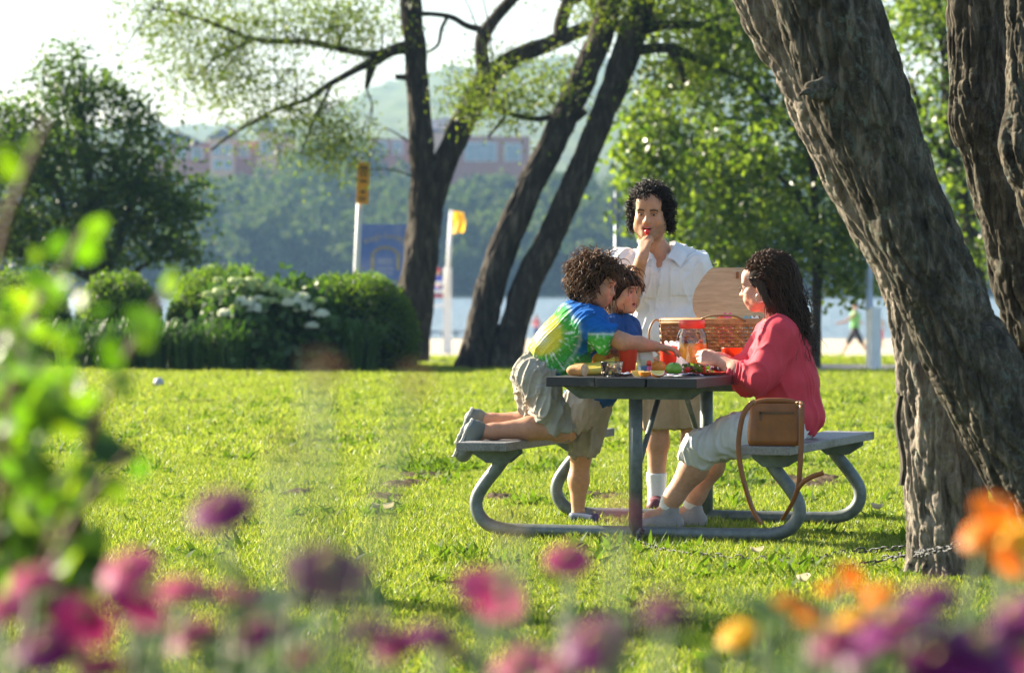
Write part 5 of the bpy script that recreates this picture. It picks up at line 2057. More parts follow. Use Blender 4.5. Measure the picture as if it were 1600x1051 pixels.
def hand(S, w, d, n, size=1.0, curl=(.35, .45, .5, .55), side=1, thumb=(.6, .3), pinch=0.0, rest=None):
    d = unit(d)
    n = unit(np.asarray(n) - d * np.dot(n, d))
    s = np.cross(d, n) * side
    w = np.asarray(w, float)
    z = size
    offs = (.026, .009, -.009, -.025)
    lens = (.068, .076, .071, .055)
    S.cap(w - d * .02 * z, w + d * .02 * z, .026 * z, .027 * z, k=.02 * z, flat=(n, 1.35))
    for o, L, cu in zip(offs, lens, curl):
        a = w + (s * o * .72 + d * .018) * z
        b = w + (s * o + d * (.088 - .25 * abs(o - .009))) * z
        S.cap(a, b, .0150 * z, .0120 * z, k=.012 * z)
        dd = d + s * (o * 3.0) * (1 - min(1, cu))
        p = b
        ang = 0
        for j, (fr_, rr) in enumerate(((.46, .0100), (.30, .0090), (.24, .0078))):
            ang += cu * (.9 if j == 0 else 1.0)
            v = unit(unit(dd) * math.cos(ang) - n * math.sin(ang) - s * o * pinch * 8)
            q = p + v * L * fr_ * z
            S.cap(p, q, rr * z, rr * .92 * z, k=.004)
            p = q
    a = w + (s * .022 + d * .022 - n * .006) * z
    b = w + (s * .040 + d * .050 - n * .016) * z
    S.cap(a, b, .0165 * z, .0125 * z, k=.014 * z)
    v = unit(d * math.cos(thumb[0]) + s * math.sin(thumb[0]) * (1 - thumb[1]) - n * thumb[1])
    e = b + v * .032 * z
    S.cap(b, e, .0112 * z, .0098 * z, k=.005)
    v2 = unit(v - s * .35 - n * .1)
    S.cap(e, e + v2 * .026 * z, .0098 * z, .0082 * z, k=.004)
    return S


def body_mesh(name, parent, parts, head=None, skin=(.5, .3, .2)):
    """limbs, trunk, head and hands as one body mesh"""
    m = MB()
    cols = []
    for VF in parts:
        V, F = VF
        V = smooth(V, F, 1, .5)
        m.add(V, F)
        k_ = .06 * noise3(V * 9)[:, None]
        cols.append(np.array(skin) * (1 + k_))
    if head:
        m.add(head[0], head[1])
        cols.append(head[2])
    return m.build(name, M_SKIN, parent, attr={"tint": np.vstack(cols)})


def hair_mat(name, dark, light, rough=.45):
    k = N(name)
    g = k.n("NewGeometry")
    k.color(k.ramp(g.outputs["Random Per Island"], [(0, dark), (1, light)]))
    k.set(Roughness=rough)
    k.b.inputs["Specular IOR Level"].default_value = .28
    tr = k.n("BsdfTranslucent")
    tr.inputs[0].default_value = (light[0] * 2.6, light[1] * 2.3, light[2] * 1.9, 1)
    ms = k.n("MixShader")
    ms.inputs[0].default_value = .22
    k.l(k.b.outputs[0], ms.inputs[1])
    k.l(tr.outputs[0], ms.inputs[2])
    k.l(ms.outputs[0], k.out.inputs[0])
    return k.m


def lock(mb, p0, n, length, rad, coil, turns, grav, rs, steps=12, flow=None, taper=.25):
    """one curl: a coiling tapered strand"""
    d = unit(n)
    p = np.array(p0, float)
    pts = []
    ph = rs.uniform(0, 6.28)
    st = length / steps
    axis = []
    for i in range(steps + 1):
        pts.append(p.copy())
        axis.append(d.copy())
        d = unit(d + np.array([0, 0, -grav]) + (0 if flow is None else np.asarray(flow)))
        p = p + d * st
    pts = np.array(pts)
    axis = np.array(axis)
    a = unit(np.cross(axis, [0.31, .72, .21]))
    b = np.cross(axis, a)
    t = np.linspace(0, 1, steps + 1)
    w = coil * np.minimum(1, t * 4)
    an = ph + t * turns * 6.283
    pts = pts + a * (np.cos(an) * w)[:, None] + b * (np.sin(an) * w)[:, None]
    mb.tube(pts, rad * (1 - (1 - taper) * t ** 2), 4, cap=True)


def scalp(rs, n, H0, R, sc, line=.052, back=-.085, side=.0, temple=.03):
    """points on the skull where hair grows"""
    out, nor = [], []
    while len(out) < n:
        d = unit(rs.normal(size=3))
        p = np.array([0, -.012, .038]) + d * [.076, .097, .088]
        if p[2] < back:
            continue
        if p[1] > temple and p[2] < line + .018 * (1 - (p[0] / .06) ** 2) * 0:
            continue
        if p[1] > .0 and p[2] < side + .02 and abs(p[0]) > .05 and p[1] < temple:
            if p[2] < side:
                continue
        out.append(p)
        nor.append(d)
    return (np.array(out) * sc) @ R.T + H0, np.array(nor) @ R.T


def local(H0, R, sc):
    return lambda p: (np.asarray(p, float) * sc) @ np.asarray(R).T + H0


# ------------------------------------------------------------------ the man
MY = 20.0
M_ = lambda px, py, dy=0.0: P(px, py, MY + dy)
man = thing("person", M_(1052, 797) * [1, 1, 0], "man in a white short-sleeved shirt eating a strawberry behind the table", "person")
SKM = (.50, .255, .145)
HM = M_(1016, 334, -.07)
RM = frame((-.20, -1, -.14), (.03, 0, 1))
hd = make_head(HM, RM, 1.11, SKM, (.42, .14, .11), (.018, .011, .008), mouth=.008, male=1.0)
S = Solid()
nb = M_(1036, 396, 0)
S.cap(HM + RM @ [0, -.04, -.14], M_(1036, 405, .01), .058, .075, k=.04)
S.ell(M_(1038, 440), (.165, .105, .14), k=.05)
S.cap(M_(988, 418), M_(1085, 415), .048, k=.05)
S.ell(M_(1040, 530), (.15, .10, .16), k=.05)
for sx, hx, kx, ax in ((-1, 1021, 1029, 1026), (1, 1070, 1079, 1086)):
    S.chain([M_(hx, 560), M_(kx, 655), M_((kx + ax) / 2 + .0, 690, .015), M_(ax, 745, .01), M_(ax, 788)], [.085, .056, .058, .044, .036], k=.03)
    S.cap(M_(ax, 790, .02), M_(ax - 4, 792, -.12), .036, .03, k=.02)
# right arm lifted to the mouth, left arm hanging behind the lid
ELR, WRR = M_(985, 470, -.10), M_(1003, 402, -.235)
S.chain([M_(971, 414), ELR, (ELR * .55 + WRR * .45) + [-.004, 0, 0], WRR], [.055, .046, .043, .030], k=.02)
S.chain([M_(1092, 420), M_(1117, 478, .03), M_(1120, 540, -.06)], [.055, .045, .032], k=.02)
Sh = Solid()
Sh.cap(WRR - (WRR - ELR) * .15, WRR, .033, .030, k=.015)
hand(Sh, WRR, M_(1010, 372, -.21) - WRR, (-.55, -.75, .15), 1.0, (.55, .62, .75, .85), -1, (.5, .5), 1.0)
hand(Sh, M_(1120, 545, -.06), (0, -.2, -1), (.9, 0, 0), 1.0)
body_mesh("body", man, [S.mesh(.0075), Sh.mesh(.0032)], hd, SKM)
eyes(HM, RM, 1.11, man, (-.001, -.0008))
lo = local(HM, RM, 1.11)
m = MB()
for i in range(7):
    t = (i - 3) / 3.0
    m.box(lo((t * .0165, .0905 - .004 * t * t, -.0535)), (.0050, .004, .0058), RM)
m.build("teeth", plain("teeth", (.72, .68, .62), .3, .04, 40), man)
# hair: dark tight curls to the jaw
M_HAIRB = hair_mat("black_curls", (.008, .006, .005), (.035, .022, .014))
M_HAIRCORE = plain("hair_mass", (.009, .006, .005), .9, .3, 60, spec=.1)
Sx = Solid()
Sx.ell((0, -.024, .044), (.086, .104, .092), k=.03)
for s in (-1, 1):
    Sx.ell((s * .080, -.030, -.004), (.024, .042, .068), k=.03)
Sx.ell((0, -.080, -.02), (.078, .045, .080), k=.03)
Sx.dig((0, .115, -.045), (.080, .100, .126), k=.01)
V, F = Sx.mesh(.006)
V = V * (1 + .04 * noise3(V * 55)[:, None])
put("hair", ((V * 1.11) @ RM.T + HM, F), M_HAIRCORE, man, sm=1)
rs = RS(101)
m = MB()
pp, nn = scalp(rs, 1100, HM, RM, 1.11, line=.086, back=-.06, side=-.06, temple=.010)
for p, n in zip(pp, nn):
    lock(m, p + n * .006, n + rs.normal(size=3) * .5, rs.uniform(.035, .066), .0028, .0075, rs.uniform(1.5, 2.6), .16, rs, 12)
side_ = [lo((s * rs.uniform(.074, .096), rs.uniform(-.07, .005), rs.uniform(-.075, .05))) for s in (-1, 1) for _ in range(200)]
for p in side_:
    n = unit(p - lo((0, -.02, .0)))
    lock(m, p, n + rs.normal(size=3) * .4, rs.uniform(.025, .050), .0028, .0075, rs.uniform(1.2, 2.2), .22, rs, 10)
for _ in range(90):      # stray hairs catching the sun
    q = unit(rs.normal(size=3))
    if q[1] > .2 and q[2] < .75 or q[2] < -.5:
        continue
    p = lo(q * [.092, .108, .096] + [0, -.024, .044])
    lock(m, p, (R_ := RM @ q) + rs.normal(size=3) * .6, rs.uniform(.02, .045), .0012, .006, rs.uniform(.6, 1.4), .10, rs, 8)
m.build("hair_curls", M_HAIRB, man)
# shirt
M_SHIRTW = N("white_cotton")
_v = M_SHIRTW.coord()
M_SHIRTW.color(M_SHIRTW.ramp(M_SHIRTW.noise(_v, 14, 3), [(.3, (.70, .70, .72)), (.7, (.78, .78, .79))])).set(Roughness=.85).bump(M_SHIRTW.noise(_v, 60, 3), .25, .004)
M_SHIRTW.b.inputs["Sheen Weight"].default_value = .2
M_SHIRTW.b.inputs["Specular IOR Level"].default_value = .2
M_SHIRTW = M_SHIRTW.m
S = Solid()
S.cap(M_(980, 412), M_(1088, 414), .062, k=.06)
S.cap(M_(1012, 402, .01), M_(1062, 399, .01), .058, k=.05)
S.ell(M_(1038, 440), (.205, .128, .16), k=.05)
S.ell(M_(1040, 520), (.200, .128, .19), k=.06)
S.ell(M_(1042, 588), (.185, .130, .12), k=.06)
S.cap(M_(1090, 418), M_(1119, 468, .03), .068, .077, k=.06)
S.cap(M_(969, 409), M_(979, 460, -.080), .070, .078, k=.06)
S.cutcyl(M_(1117, 456, .03), M_(1119, 466, .03) - M_(1092, 408), .12)
S.cutcyl(M_(977, 446, -.07), M_(984, 462, -.085) - M_(972, 410), .105)
S.cut(M_(1042, 612), (0, 0, -1))
S.dig(M_(1031, 384, -.10), (.044, .11, .075), rotz(0), k=.01)
S.dig(M_(1030, 405, -.14), (.020, .07, .060), k=.01)


def man_details(V, n):
    x, y = px_of(V)
    front = (n[:, 1] < -.25) & (V[:, 1] < MY)
    d = np.zeros(len(V))
    for x0, x1, y0, y1 in ((1047, 1083, 410, 462), (1000, 1024, 416, 466)):
        d += .0045 * (front & (x > x0) & (x < x1) & (y > y0) & (y < y1))
        d += .0040 * (front & (x > x0) & (x < x1) & (y > y0) & (y < y0 + 12))
        d += .0025 * (front & (np.abs(x - (x0 + x1) / 2) < 4) & (y > y0 + 12) & (y < y1))
    d += .0035 * (front & (np.abs(x - (1029 + (y - 420) * .05)) < 5) & (y > 418))
    return d


put("shirt", S.mesh(.0055), M_SHIRTW, man, None, .012, 9, (.1, 0, 1), 1, man_details)
# collar wings and buttons
for s in (-1, 1):
    cpts = [M_(1034 + s * 12, 378, .06), M_(1033 + s * 22, 376, .02), M_(1032 + s * 22, 383, -.060), M_(1031 + s * 11, 402, -.112)]
    out = [M_(1034 + s * 17, 390, .075), M_(1033 + s * 35, 390, .02), M_(1034 + s * 40, 398, -.068), M_(1035 + s * 28, 416, -.140)]
    ci, co = catmull(cpts, 6), catmull(out, 6)
    g = np.stack([ci, (ci + co) / 2 + [0, -.006, .010], co], 1)
    g2 = g + [0, .006, -.004]
    m = MB()
    m.grid(g)
    m.grid(g2)
    m.build("collar", M_SHIRTW, man)
for py in (424, 446, 468):
    MB().lathe([(0, 0), (.0055, 0), (.0055, .002), (0, .003)], M_(1029 + (py - 420) * .05, py, -.136 - .004 * (py > 430)), 10, R=rotx(math.pi / 2)).build("button", plain("button", (.62, .62, .64), .3, .05, 30), man)
# dark stitched badge on the left sleeve
m = MB()
for i, (x, y) in enumerate([(1116, 408), (1119, 413), (1121, 419), (1115, 414), (1118, 421), (1122, 425)]):
    m.box(M_(x, y, -.035 - .003 * i), (.006, .004, .012), roty(.5 * i))
m.build("sleeve_print", plain("dark_thread", (.06, .06, .08), .8, .2, 30), man)
# khaki shorts, socks, shoes
M_KHAKI = plain("khaki_cotton", (.36, .27, .165), .85, .14, 18, .3, spec=.2)
M_SOCK = plain("white_sock", (.72, .72, .72), .9, .06, 60, .5, spec=.1)
M_SHOEM = plain("maroon_shoe", (.13, .03, .04), .5, .2, 20, .2)
S = Solid()
S.ell(M_(1044, 575), (.175, .125, .12), k=.06)
for hx, kx in ((1021, 1027), (1070, 1078)):
    S.cap(M_(hx, 575), M_(kx, 672), .105, .092, k=.035)
S.cut(M_(1045, 669), (0, 0, -1))
put("shorts", S.mesh(.007), M_KHAKI, man, None, .012, 10, (0, 0, 1))
for ax in (1026, 1086):
    MB().tube([M_(ax, 738, .006), M_(ax, 750, .008), M_(ax, 765, .005), M_(ax, 785, .006)], [.053, .052, .047, .047], 20, span=4).build("sock", M_SOCK, man)
    S = Solid()
    S.cap(M_(ax, 790, .03), M_(ax - 3, 791, -.13), .046, .044, k=.02)
    S.cap(M_(ax, 783, .02), M_(ax, 786, -.02), .047, .045, k=.02)
    S.cut((0, 0, .004), (0, 0, -1))
    put("shoe", S.mesh(.006), M_SHOEM, man, sm=1)
# the strawberry in his fingers
c = lo((-.004, .112, -.072))
sb = thing("strawberry", c, "half-eaten strawberry between the man's fingers and lips", "strawberry")
MB().lathe([(.001, -.018), (.008, -.012), (.014, -.002), (.015, .006), (.010, .013), (.001, .014)], c, 12).build("berry", M_STRAW, sb)

# ------------------------------------------------------------------ boy in tie-dye, kneeling on the bench
Y1 = 18.15
B1 = lambda px, py, dy=0.0: P(px, py, Y1 + dy)
boy = thing("person", B1(840, 690) * [1, 1, 0] + [0, 0, SEAT], "curly-haired boy in a tie-dye shirt kneeling on the bench, reaching across", "person")
SKB = (.52, .255, .145)
H1 = B1(931, 444, .0)
R1 = frame((.90, -.30, -.24), (.2, 0, 1))
hd = make_head(H1, R1, .93, SKB, (.46, .16, .13), (.05, .028, .018), kid=1.0)
S = Solid()
S.cap(H1 + R1 @ [0, -.03, -.12], B1(922, 492), .042, .055, k=.03)
S.ell(B1(905, 515), (.12, .11, .11), roty(.8), k=.05)
S.ell(B1(865, 552), (.11, .10, .10), k=.05)
S.ell(B1(838, 585), (.095, .11, .10), k=.04)
KN, AN = B1(876, 672, -.105), B1(752, 674, -.11)
KF, AF = B1(862, 668, .11), B1(752, 656, .13)
for hp, kn, an in ((B1(838, 590, -.07), KN, AN), (B1(838, 588, .07), KF, AF)):
    S.chain([hp, kn], [.078, .052], k=.03)
    S.chain([kn, kn * .62 + an * .38 + [0, 0, .012], an * .85 + kn * .15, an], [.050, .054, .036, .031], k=.025)
for an, s in ((AN, 1), (AF, 0)):
    S.cap(an, an + [-.075, -.01, -.085], .03, .025, k=.02)
EL, WR = B1(974, 534, -.17), B1(1024, 541, -.06)
S.chain([B1(925, 510, -.13), EL, EL * .5 + WR * .5 + [0, 0, .0], WR], [.046, .039, .036, .025], k=.02)
EF, WF = B1(965, 545, .16), B1(1000, 560, .18)
S.chain([B1(930, 508, .13), EF, WF], [.045, .037, .025], k=.02)
Sh = Solid()
Sh.cap(WR - (WR - EL) * .12, WR, .026, .024, k=.012)
hand(Sh, WR, (1, .25, -.12), (.05, -.15, 1), .86, (.22, .3, .38, .45), -1, (.5, .35))
hand(Sh, WF, (1, 0, -.15), (0, .1, 1), .86, (.2, .25, .3, .3), 1)
body_mesh("body", boy, [S.mesh(.0070), Sh.mesh(.003)], hd, SKB)
eyes(H1, R1, .93, boy, (0, -.001))
lo = local(H1, R1, .93)
M_HAIRBR = hair_mat("brown_curls", (.028, .015, .008), (.19, .10, .045))
M_HAIRCOREB = plain("brown_hair_mass", (.024, .014, .008), .9, .35, 60, spec=.1)
Sx = Solid()
Sx.ell((0, -.034, .046), (.096, .112, .096), k=.03)
Sx.ell((0, -.085, -.035), (.086, .060, .075), k=.04)
for s in (-1, 1):
    Sx.ell((s * .076, -.012, .014), (.024, .050, .062), k=.03)
Sx.ell((0, .058, .078), (.070, .030, .030), k=.03)
Sx.dig((0, .120, -.058), (.090, .096, .108), k=.01)
V, F = Sx.mesh(.006)
V = V * (1 + .05 * noise3(V * 45)[:, None])
put("hair", ((V * .93) @ R1.T + H1, F), M_HAIRCOREB, boy, sm=1)
rs = RS(102)
m = MB()
pp, nn = scalp(rs, 850, H1, R1, .93, line=.075, back=-.075, side=-.03, temple=.03)
for p, n in zip(pp, nn):
    lock(m, p + n * .014, n + rs.normal(size=3) * .5, rs.uniform(.05, .095), .0028, .009, rs.uniform(.7, 1.6), .20, rs, 12)
for _ in range(330):
    q = unit(rs.normal(size=3)) * [.094, .108, .094] + [0, -.036, .035]
    if q[1] > .0 and q[2] < .062 or q[2] < -.085:
        continue
    p = lo(q)
    lock(m, p, unit(p - lo((0, -.03, .03))) + rs.normal(size=3) * .8, rs.uniform(.03, .07), .0026, .010, rs.uniform(.6, 1.4), .12, rs, 10)
for _ in range(40):      # fringe over the brow
    p = lo((rs.uniform(-.07, .07), rs.uniform(.062, .084), rs.uniform(.065, .09)))
    lock(m, p, R1 @ [rs.normal() * .4, .5, -.4], rs.uniform(.02, .04), .0042, .007, 1.0, .15, rs, 9)
for _ in range(190):      # stray hairs catching the sun
    q = unit(rs.normal(size=3))
    if q[1] > .3 and q[2] < .7 or q[2] < -.5:
        continue
    p = lo(q * [.104, .120, .104] + [0, -.034, .046])
    lock(m, p, R1 @ q + rs.normal(size=3) * .7, rs.uniform(.03, .065), .0012, .009, rs.uniform(.5, 1.2), .06, rs, 9)
m.build("hair_curls", M_HAIRBR, boy)


def tiedye(V):
    x, y = px_of(V)
    wob = 5 * noise3(V * 14) + 3 * noise3(V * 40)
    cx_, cy_ = 846, 524
    dx, dy = x - cx_, (y - cy_) * 1.0
    r = np.hypot(dx, dy) + wob
    th = np.arctan2(dy, dx)
    st = noise3(np.stack([np.cos(th) * 15, np.sin(th) * 15, r * .06], -1)) + .4 * noise3(V * 60)
    YE, GR, BL, DB, WH = np.array([.80, .66, .05]), np.array([.06, .36, .05]), np.array([.01, .12, .42]), np.array([.008, .06, .24]), np.array([.70, .78, .72])
    c = np.repeat(BL[None], len(V), 0)
    c = c * (1 - np.clip(noise3(V * 22) * .9, 0, .7)[:, None]) + DB * np.clip(noise3(V * 22) * .9, 0, .7)[:, None]

    def lay(mask, colr):
        nonlocal c
        mm = np.clip(mask, 0, 1)[:, None]
        c = c * (1 - mm) + colr * mm
    sig = lambda t: 1 / (1 + np.exp(-t))
    lay(sig((58 - r) / 2.5), GR)                                   # green ring
    lay(sig((58 - r) / 2.5) * np.clip(st * 2.4 - .5, 0, .85), WH)
    lay(sig((33 - r) / 2.5), YE)
    lay(sig((33 - r) / 2.5) * np.clip(st * 2 - .6, 0, .7), WH)
    lay(sig((10 - r) / 4) * .8, WH)
    d2 = np.hypot((x - 905) * .9, (y - 576) * 1.1) + wob
    lay(sig((27 - d2) / 2.0), GR)
    lay(sig((27 - d2) / 2.0) * np.clip(st * 2.4 - .5, 0, .8), WH)
    lay(sig((11 - np.hypot(x - 915, y - 580) + wob * .5) / 2), np.array([.62, .50, .06]))
    sl = ((x > 918) & (V[:, 1] < Y1 - .06))
    ln = (y - 521) - (x - 918) * .02 + wob * .5
    lay(sl * sig((ln) / 1.6), GR)
    lay(sl * sig((ln) / 1.6) * np.clip(noise3(V * 55) * 2.0 - .5, 0, .7), WH)
    lay(sl * np.exp(-(ln / 1.8) ** 2) * .6, WH)
    edge = np.exp(-((r - 60) / 3.0) ** 2)
    lay(edge * .3, WH)
    return c


M_TIEDYE = attr_mat("tie_dye_cotton", .85, 0, .3, 80, .15)
S = Solid()
S.ell(B1(906, 513), (.140, .135, .125), roty(.8), k=.05)
S.cap(B1(922, 502, -.11), B1(926, 500, .11), .064, k=.05)
S.ell(B1(876, 540), (.125, .125, .115), roty(.7), k=.05)
S.ell(B1(860, 562), (.115, .125, .10), roty(.6), k=.05)
S.cap(B1(885, 575), B1(905, 585), .085, .075, k=.06)
S.cap(B1(922, 510, -.14), B1(962, 532, -.165), .062, .066, k=.04)
S.cap(B1(925, 515, -.14), B1(946, 540, -.165), .05, .04, k=.04)
S.cap(B1(926, 508, .14), B1(958, 535, .16), .060, .066, k=.04)
dv = B1(962, 532, -.165) - B1(922, 510, -.14)
S.cutcyl(B1(957, 529, -.16), unit(dv) + np.array([0, 0, .10]), .13)
S.cutcyl(B1(952, 530, .16), dv, .12)
S.cut(B1(846, 566), (-.70, 0, -.72))
S.dig(H1 + R1 @ [0, -.035, -.150], (.060, .060, .045), R1, k=.01)
put("tie_dye_shirt", S.mesh(.0055), M_TIEDYE, boy, tiedye, .009, 11, (.6, 0, .5))
M_CARGO = plain("grey_cargo_cotton", (.34, .32, .27), .85, .16, 16, .35, spec=.2)


def cargo_details(V, n):
    x, y = px_of(V)
    f = (n[:, 1] < -.2)
    d = np.zeros(len(V))
    d += .006 * (f & (x > 838) & (x < 878) & (y > 604) & (y < 652))
    d += .006 * (f & (x > 836) & (x < 880) & (y > 602) & (y < 617))
    d += .005 * (f & (x > 834) & (x < 862) & (y > 578) & (y < 600))
    return d


S = Solid()
S.ell(B1(838, 580), (.098, .122, .090), k=.05)
S.chain([B1(838, 590, -.065), B1(858, 638, -.10), B1(870, 668, -.105)], [.096, .082, .080], k=.03)
S.chain([B1(834, 590, .065), B1(842, 638, .10), B1(848, 662, .11)], [.096, .082, .080], k=.03)
S.cut(B1(865, 678), (.25, 0, -1))
put("shorts", S.mesh(.006), M_CARGO, boy, None, .016, 11, (.35, 0, 1), 1, cargo_details)
M_CLOG = plain("grey_rubber", (.15, .165, .145), .6, .15, 12, .2)
M_SOLE = plain("pale_sole", (.42, .42, .38), .7, .2, 40, .5)
for an, off in ((AN, np.array([0, 0, 0.])), (AF, np.array([0, 0, 0.]))):
    toe = an + [-.105, -.02, -.115] if an is AN else an + [-.095, 0, -.105]
    heel = an + [-.020, -.005, .052]
    ax = unit(toe - heel)
    nrm = unit(np.cross(ax, [0, 1, 0]))
    if nrm[0] > 0:
        nrm = -nrm
    S = Solid()
    S.cap(heel + ax * .03 - nrm * .018, toe - ax * .02 - nrm * .012, .036, .040, k=.02)
    S.cap(an, heel + ax * .05, .036, .040, k=.02)
    put("shoe", S.mesh(.005), M_CLOG, boy, sm=1)
    # ribbed sole
    m = MB()
    Lh = np.linalg.norm(toe - heel)
    side = unit(np.cross(ax, nrm))
    g = []
    for t in np.linspace(0, 1, 22):
        w = .036 * (1 - .25 * math.exp(-((t - .42) / .14) ** 2)) * math.sqrt(max(.02, 1 - (2 * t - 1) ** 6))
        c = heel + ax * Lh * 1.08 * t + nrm * (.026 + .0035 * (int(t * 21) % 2))
        g.append([c - side * w - nrm * .012, c - side * w, c - side * w * .3 + nrm * .002, c + side * w * .3 + nrm * .002, c + side * w, c + side * w - nrm * .012])
    m.grid(np.array(g))
    m.build("shoe_sole", M_SOLE, boy)

# ------------------------------------------------------------------ boy in blue behind him
Y2 = 18.85
B2 = lambda px, py, dy=0.0: P(px, py, Y2 + dy)
boy2 = thing("person", B2(905, 815) * [1, 1, 0], "boy in a plain blue T-shirt standing between bench and table", "person")
SK2 = (.56, .29, .165)
H2 = B2(968, 456, .0)
R2 = frame((.86, -.50, -.10), (.03, 0, 1))
hd = make_head(H2, R2, .92, SK2, (.52, .14, .12), (.05, .03, .02), kid=1.0, mouth=.005)
S = Solid()
S.cap(H2 + R2 @ [0, -.03, -.12], B2(955, 508), .042, .052, k=.03)
S.ell(B2(958, 540), (.11, .10, .12), k=.05)
S.ell(B2(932, 592), (.105, .095, .11), k=.05)
S.ell(B2(918, 630), (.10, .10, .09), k=.05)
S.chain([B2(920, 640, .05), B2(908, 712, .02), B2(904, 750, .03), B2(903, 800, .03)], [.075, .048, .049, .030], k=.03)
S.cap(B2(903, 806, .03), B2(925, 812, -.02), .03, .024, k=.02)
S.chain([B2(908, 635, -.07), B2(884, 674, -.12), B2(840, 672, -.02), B2(800, 676, .10)], [.075, .050, .048, .030], k=.03)
S.chain([B2(948, 518, -.10), B2(962, 570, -.14), B2(1000, 571, -.05)], [.042, .034, .024], k=.02)
S.chain([B2(978, 515, .10), B2(990, 565, .12), B2(1020, 573, .10)], [.042, .034, .024], k=.02)
Sh = Solid()
hand(Sh, B2(1000, 571, -.05), (1, .2, -.05), (0, 0, 1), .8, (.2, .25, .3, .35), -1)
hand(Sh, B2(1020, 573, .10), (1, -.1, -.05), (0, 0, 1), .8, (.2, .25, .3, .35), 1)
body_mesh("body", boy2, [S.mesh(.0070), Sh.mesh(.0035)], hd, SK2)
eyes(H2, R2, .92, boy2, (.001, 0))
lo = local(H2, R2, .92)
Sx = Solid()
Sx.ell((0, -.025, .048), (.092, .106, .090), k=.03)
for s in (-1, 1):
    Sx.ell((s * .076, .0, .012), (.022, .050, .060), k=.03)
Sx.ell((0, -.075, -.03), (.080, .055, .070), k=.04)
Sx.ell((0, .066, .062), (.074, .032, .036), k=.03)
Sx.dig((0, .125, -.068), (.082, .080, .102), k=.01)
V, F = Sx.mesh(.006)
put("hair", ((V * .92) @ R2.T + H2, F), M_HAIRCOREB, boy2, sm=1)
rs = RS(103)
m = MB()
pp, nn = scalp(rs, 520, H2, R2, .92, line=.07, back=-.07, side=-.03, temple=.03)
for p, n in zip(pp, nn):
    lock(m, p + n * .010, n * .5 + R2 @ [0, -.2, -.2] + rs.normal(size=3) * .35, rs.uniform(.06, .10), .0030, .005, rs.uniform(.3, .9), .30, rs, 11)
for _ in range(70):
    p = lo((rs.uniform(-.076, .076), rs.uniform(.066, .086), rs.uniform(.055, .085)))
    lock(m, p, R2 @ [rs.normal() * .3, .10, -1], rs.uniform(.022, .040), .0032, .003, .5, .2, rs, 9)
m.build("hair_locks", M_HAIRBR, boy2)
M_BLUE = plain("blue_cotton", (.022, .085, .26), .85, .18, 18, .3, spec=.2)
S = Solid()
S.ell(B2(962, 538), (.128, .118, .135), k=.05)
S.cap(B2(948, 511, -.09), B2(982, 508, .09), .052, k=.05)
S.ell(B2(934, 590), (.125, .112, .13), k=.05)
S.ell(B2(920, 622), (.125, .115, .06), k=.04)
S.cap(B2(946, 520, -.10), B2(958, 558, -.135), .055, .058, k=.03)
S.cap(B2(980, 518, .10), B2(993, 556, .12), .058, .062, k=.03)
S.cut(B2(920, 631), (-.1, 0, -1))
S.dig(H2 + R2 @ [0, -.032, -.155], (.056, .056, .042), R2, k=.008)
put("t_shirt", S.mesh(.006), M_BLUE, boy2, None, .010, 10, (.1, 0, 1))
S = Solid()
S.ell(B2(917, 632), (.112, .112, .09), k=.05)
S.chain([B2(921, 640, .05), B2(912, 690, .03), B2(908, 710, .02)], [.092, .072, .070], k=.03)
S.chain([B2(906, 636, -.07), B2(886, 664, -.115)], [.100, .078], k=.03)
S.cutcyl(B2(908, 713, .02), (-.08, 0, -1), .14)
S.cutcyl(B2(882, 669, -.12), (-.55, -.3, -.8), .12)
put("shorts", S.mesh(.006), M_CARGO, boy2, None, .015, 11, (0, 0, 1))
S = Solid()
S.cap(B2(901, 806, .03), B2(928, 811, -.03), .038, .034, k=.02)
S.cut(B2(905, 800, .03), (.0, 0, 1))
S.cut((0, 0, .006), (0, 0, -1))
put("shoe", S.mesh(.005), plain("navy_shoe", (.03, .06, .14), .6, .25, 20), boy2, sm=1)

# ------------------------------------------------------------------ the woman
WY = 18.28
W_ = lambda px, py, dy=0.0: P(px, py, WY + dy)
wom = thing("person", W_(1240, 692) * [1, 1, 0] + [0, 0, SEAT], "woman with long dark wavy hair and coral top sitting on the bench", "person")
SKW = (.60, .33, .225)
HWm = W_(1191, 448, .0)
RW = frame((-.90, .30, -.13), (-.05, 0, 1))
hd = make_head(HWm, RW, .98, SKW, (.50, .15, .15), (.05, .032, .025), fem=1.0)
S = Solid()
S.cap(HWm + RW @ [0, -.04, -.14], W_(1215, 505), .050, .070, k=.04)
S.ell(W_(1218, 550), (.125, .16, .14), k=.05)
S.ell(W_(1230, 620), (.14, .16, .15), k=.05)
KNw, ANw = W_(1096, 700, -.11), W_(1043, 793, -.03)
KFw, AFw = W_(1116, 694, .13), W_(1080, 792, .16)
for hp, kn, an in ((W_(1228, 664, -.11), KNw, ANw), (W_(1228, 662, .12), KFw, AFw)):
    S.chain([hp, kn], [.10, .070], k=.03)
    S.chain([kn, kn * .68 + an * .32 + [.016, 0, 0], kn * .2 + an * .8, an], [.064, .068, .045, .038], k=.03)
    S.cap(an + [.01, 0, -.02], an + [-.10, -.01, -.045], .036, .028, k=.02)
ELw, WRw = W_(1183, 597, -.21), W_(1124, 563, -.10)
ELf, WRf = W_(1165, 590, .19), W_(1130, 560, .10)
S.chain([W_(1216, 520, -.16), ELw, ELw * .45 + WRw * .55, WRw], [.062, .050, .043, .028], k=.02)
S.chain([W_(1210, 520, .17), ELf, WRf], [.062, .048, .028], k=.02)
Sh = Solid()
Sh.cap(WRw - (WRw - ELw) * .12, WRw, .030, .027, k=.012)
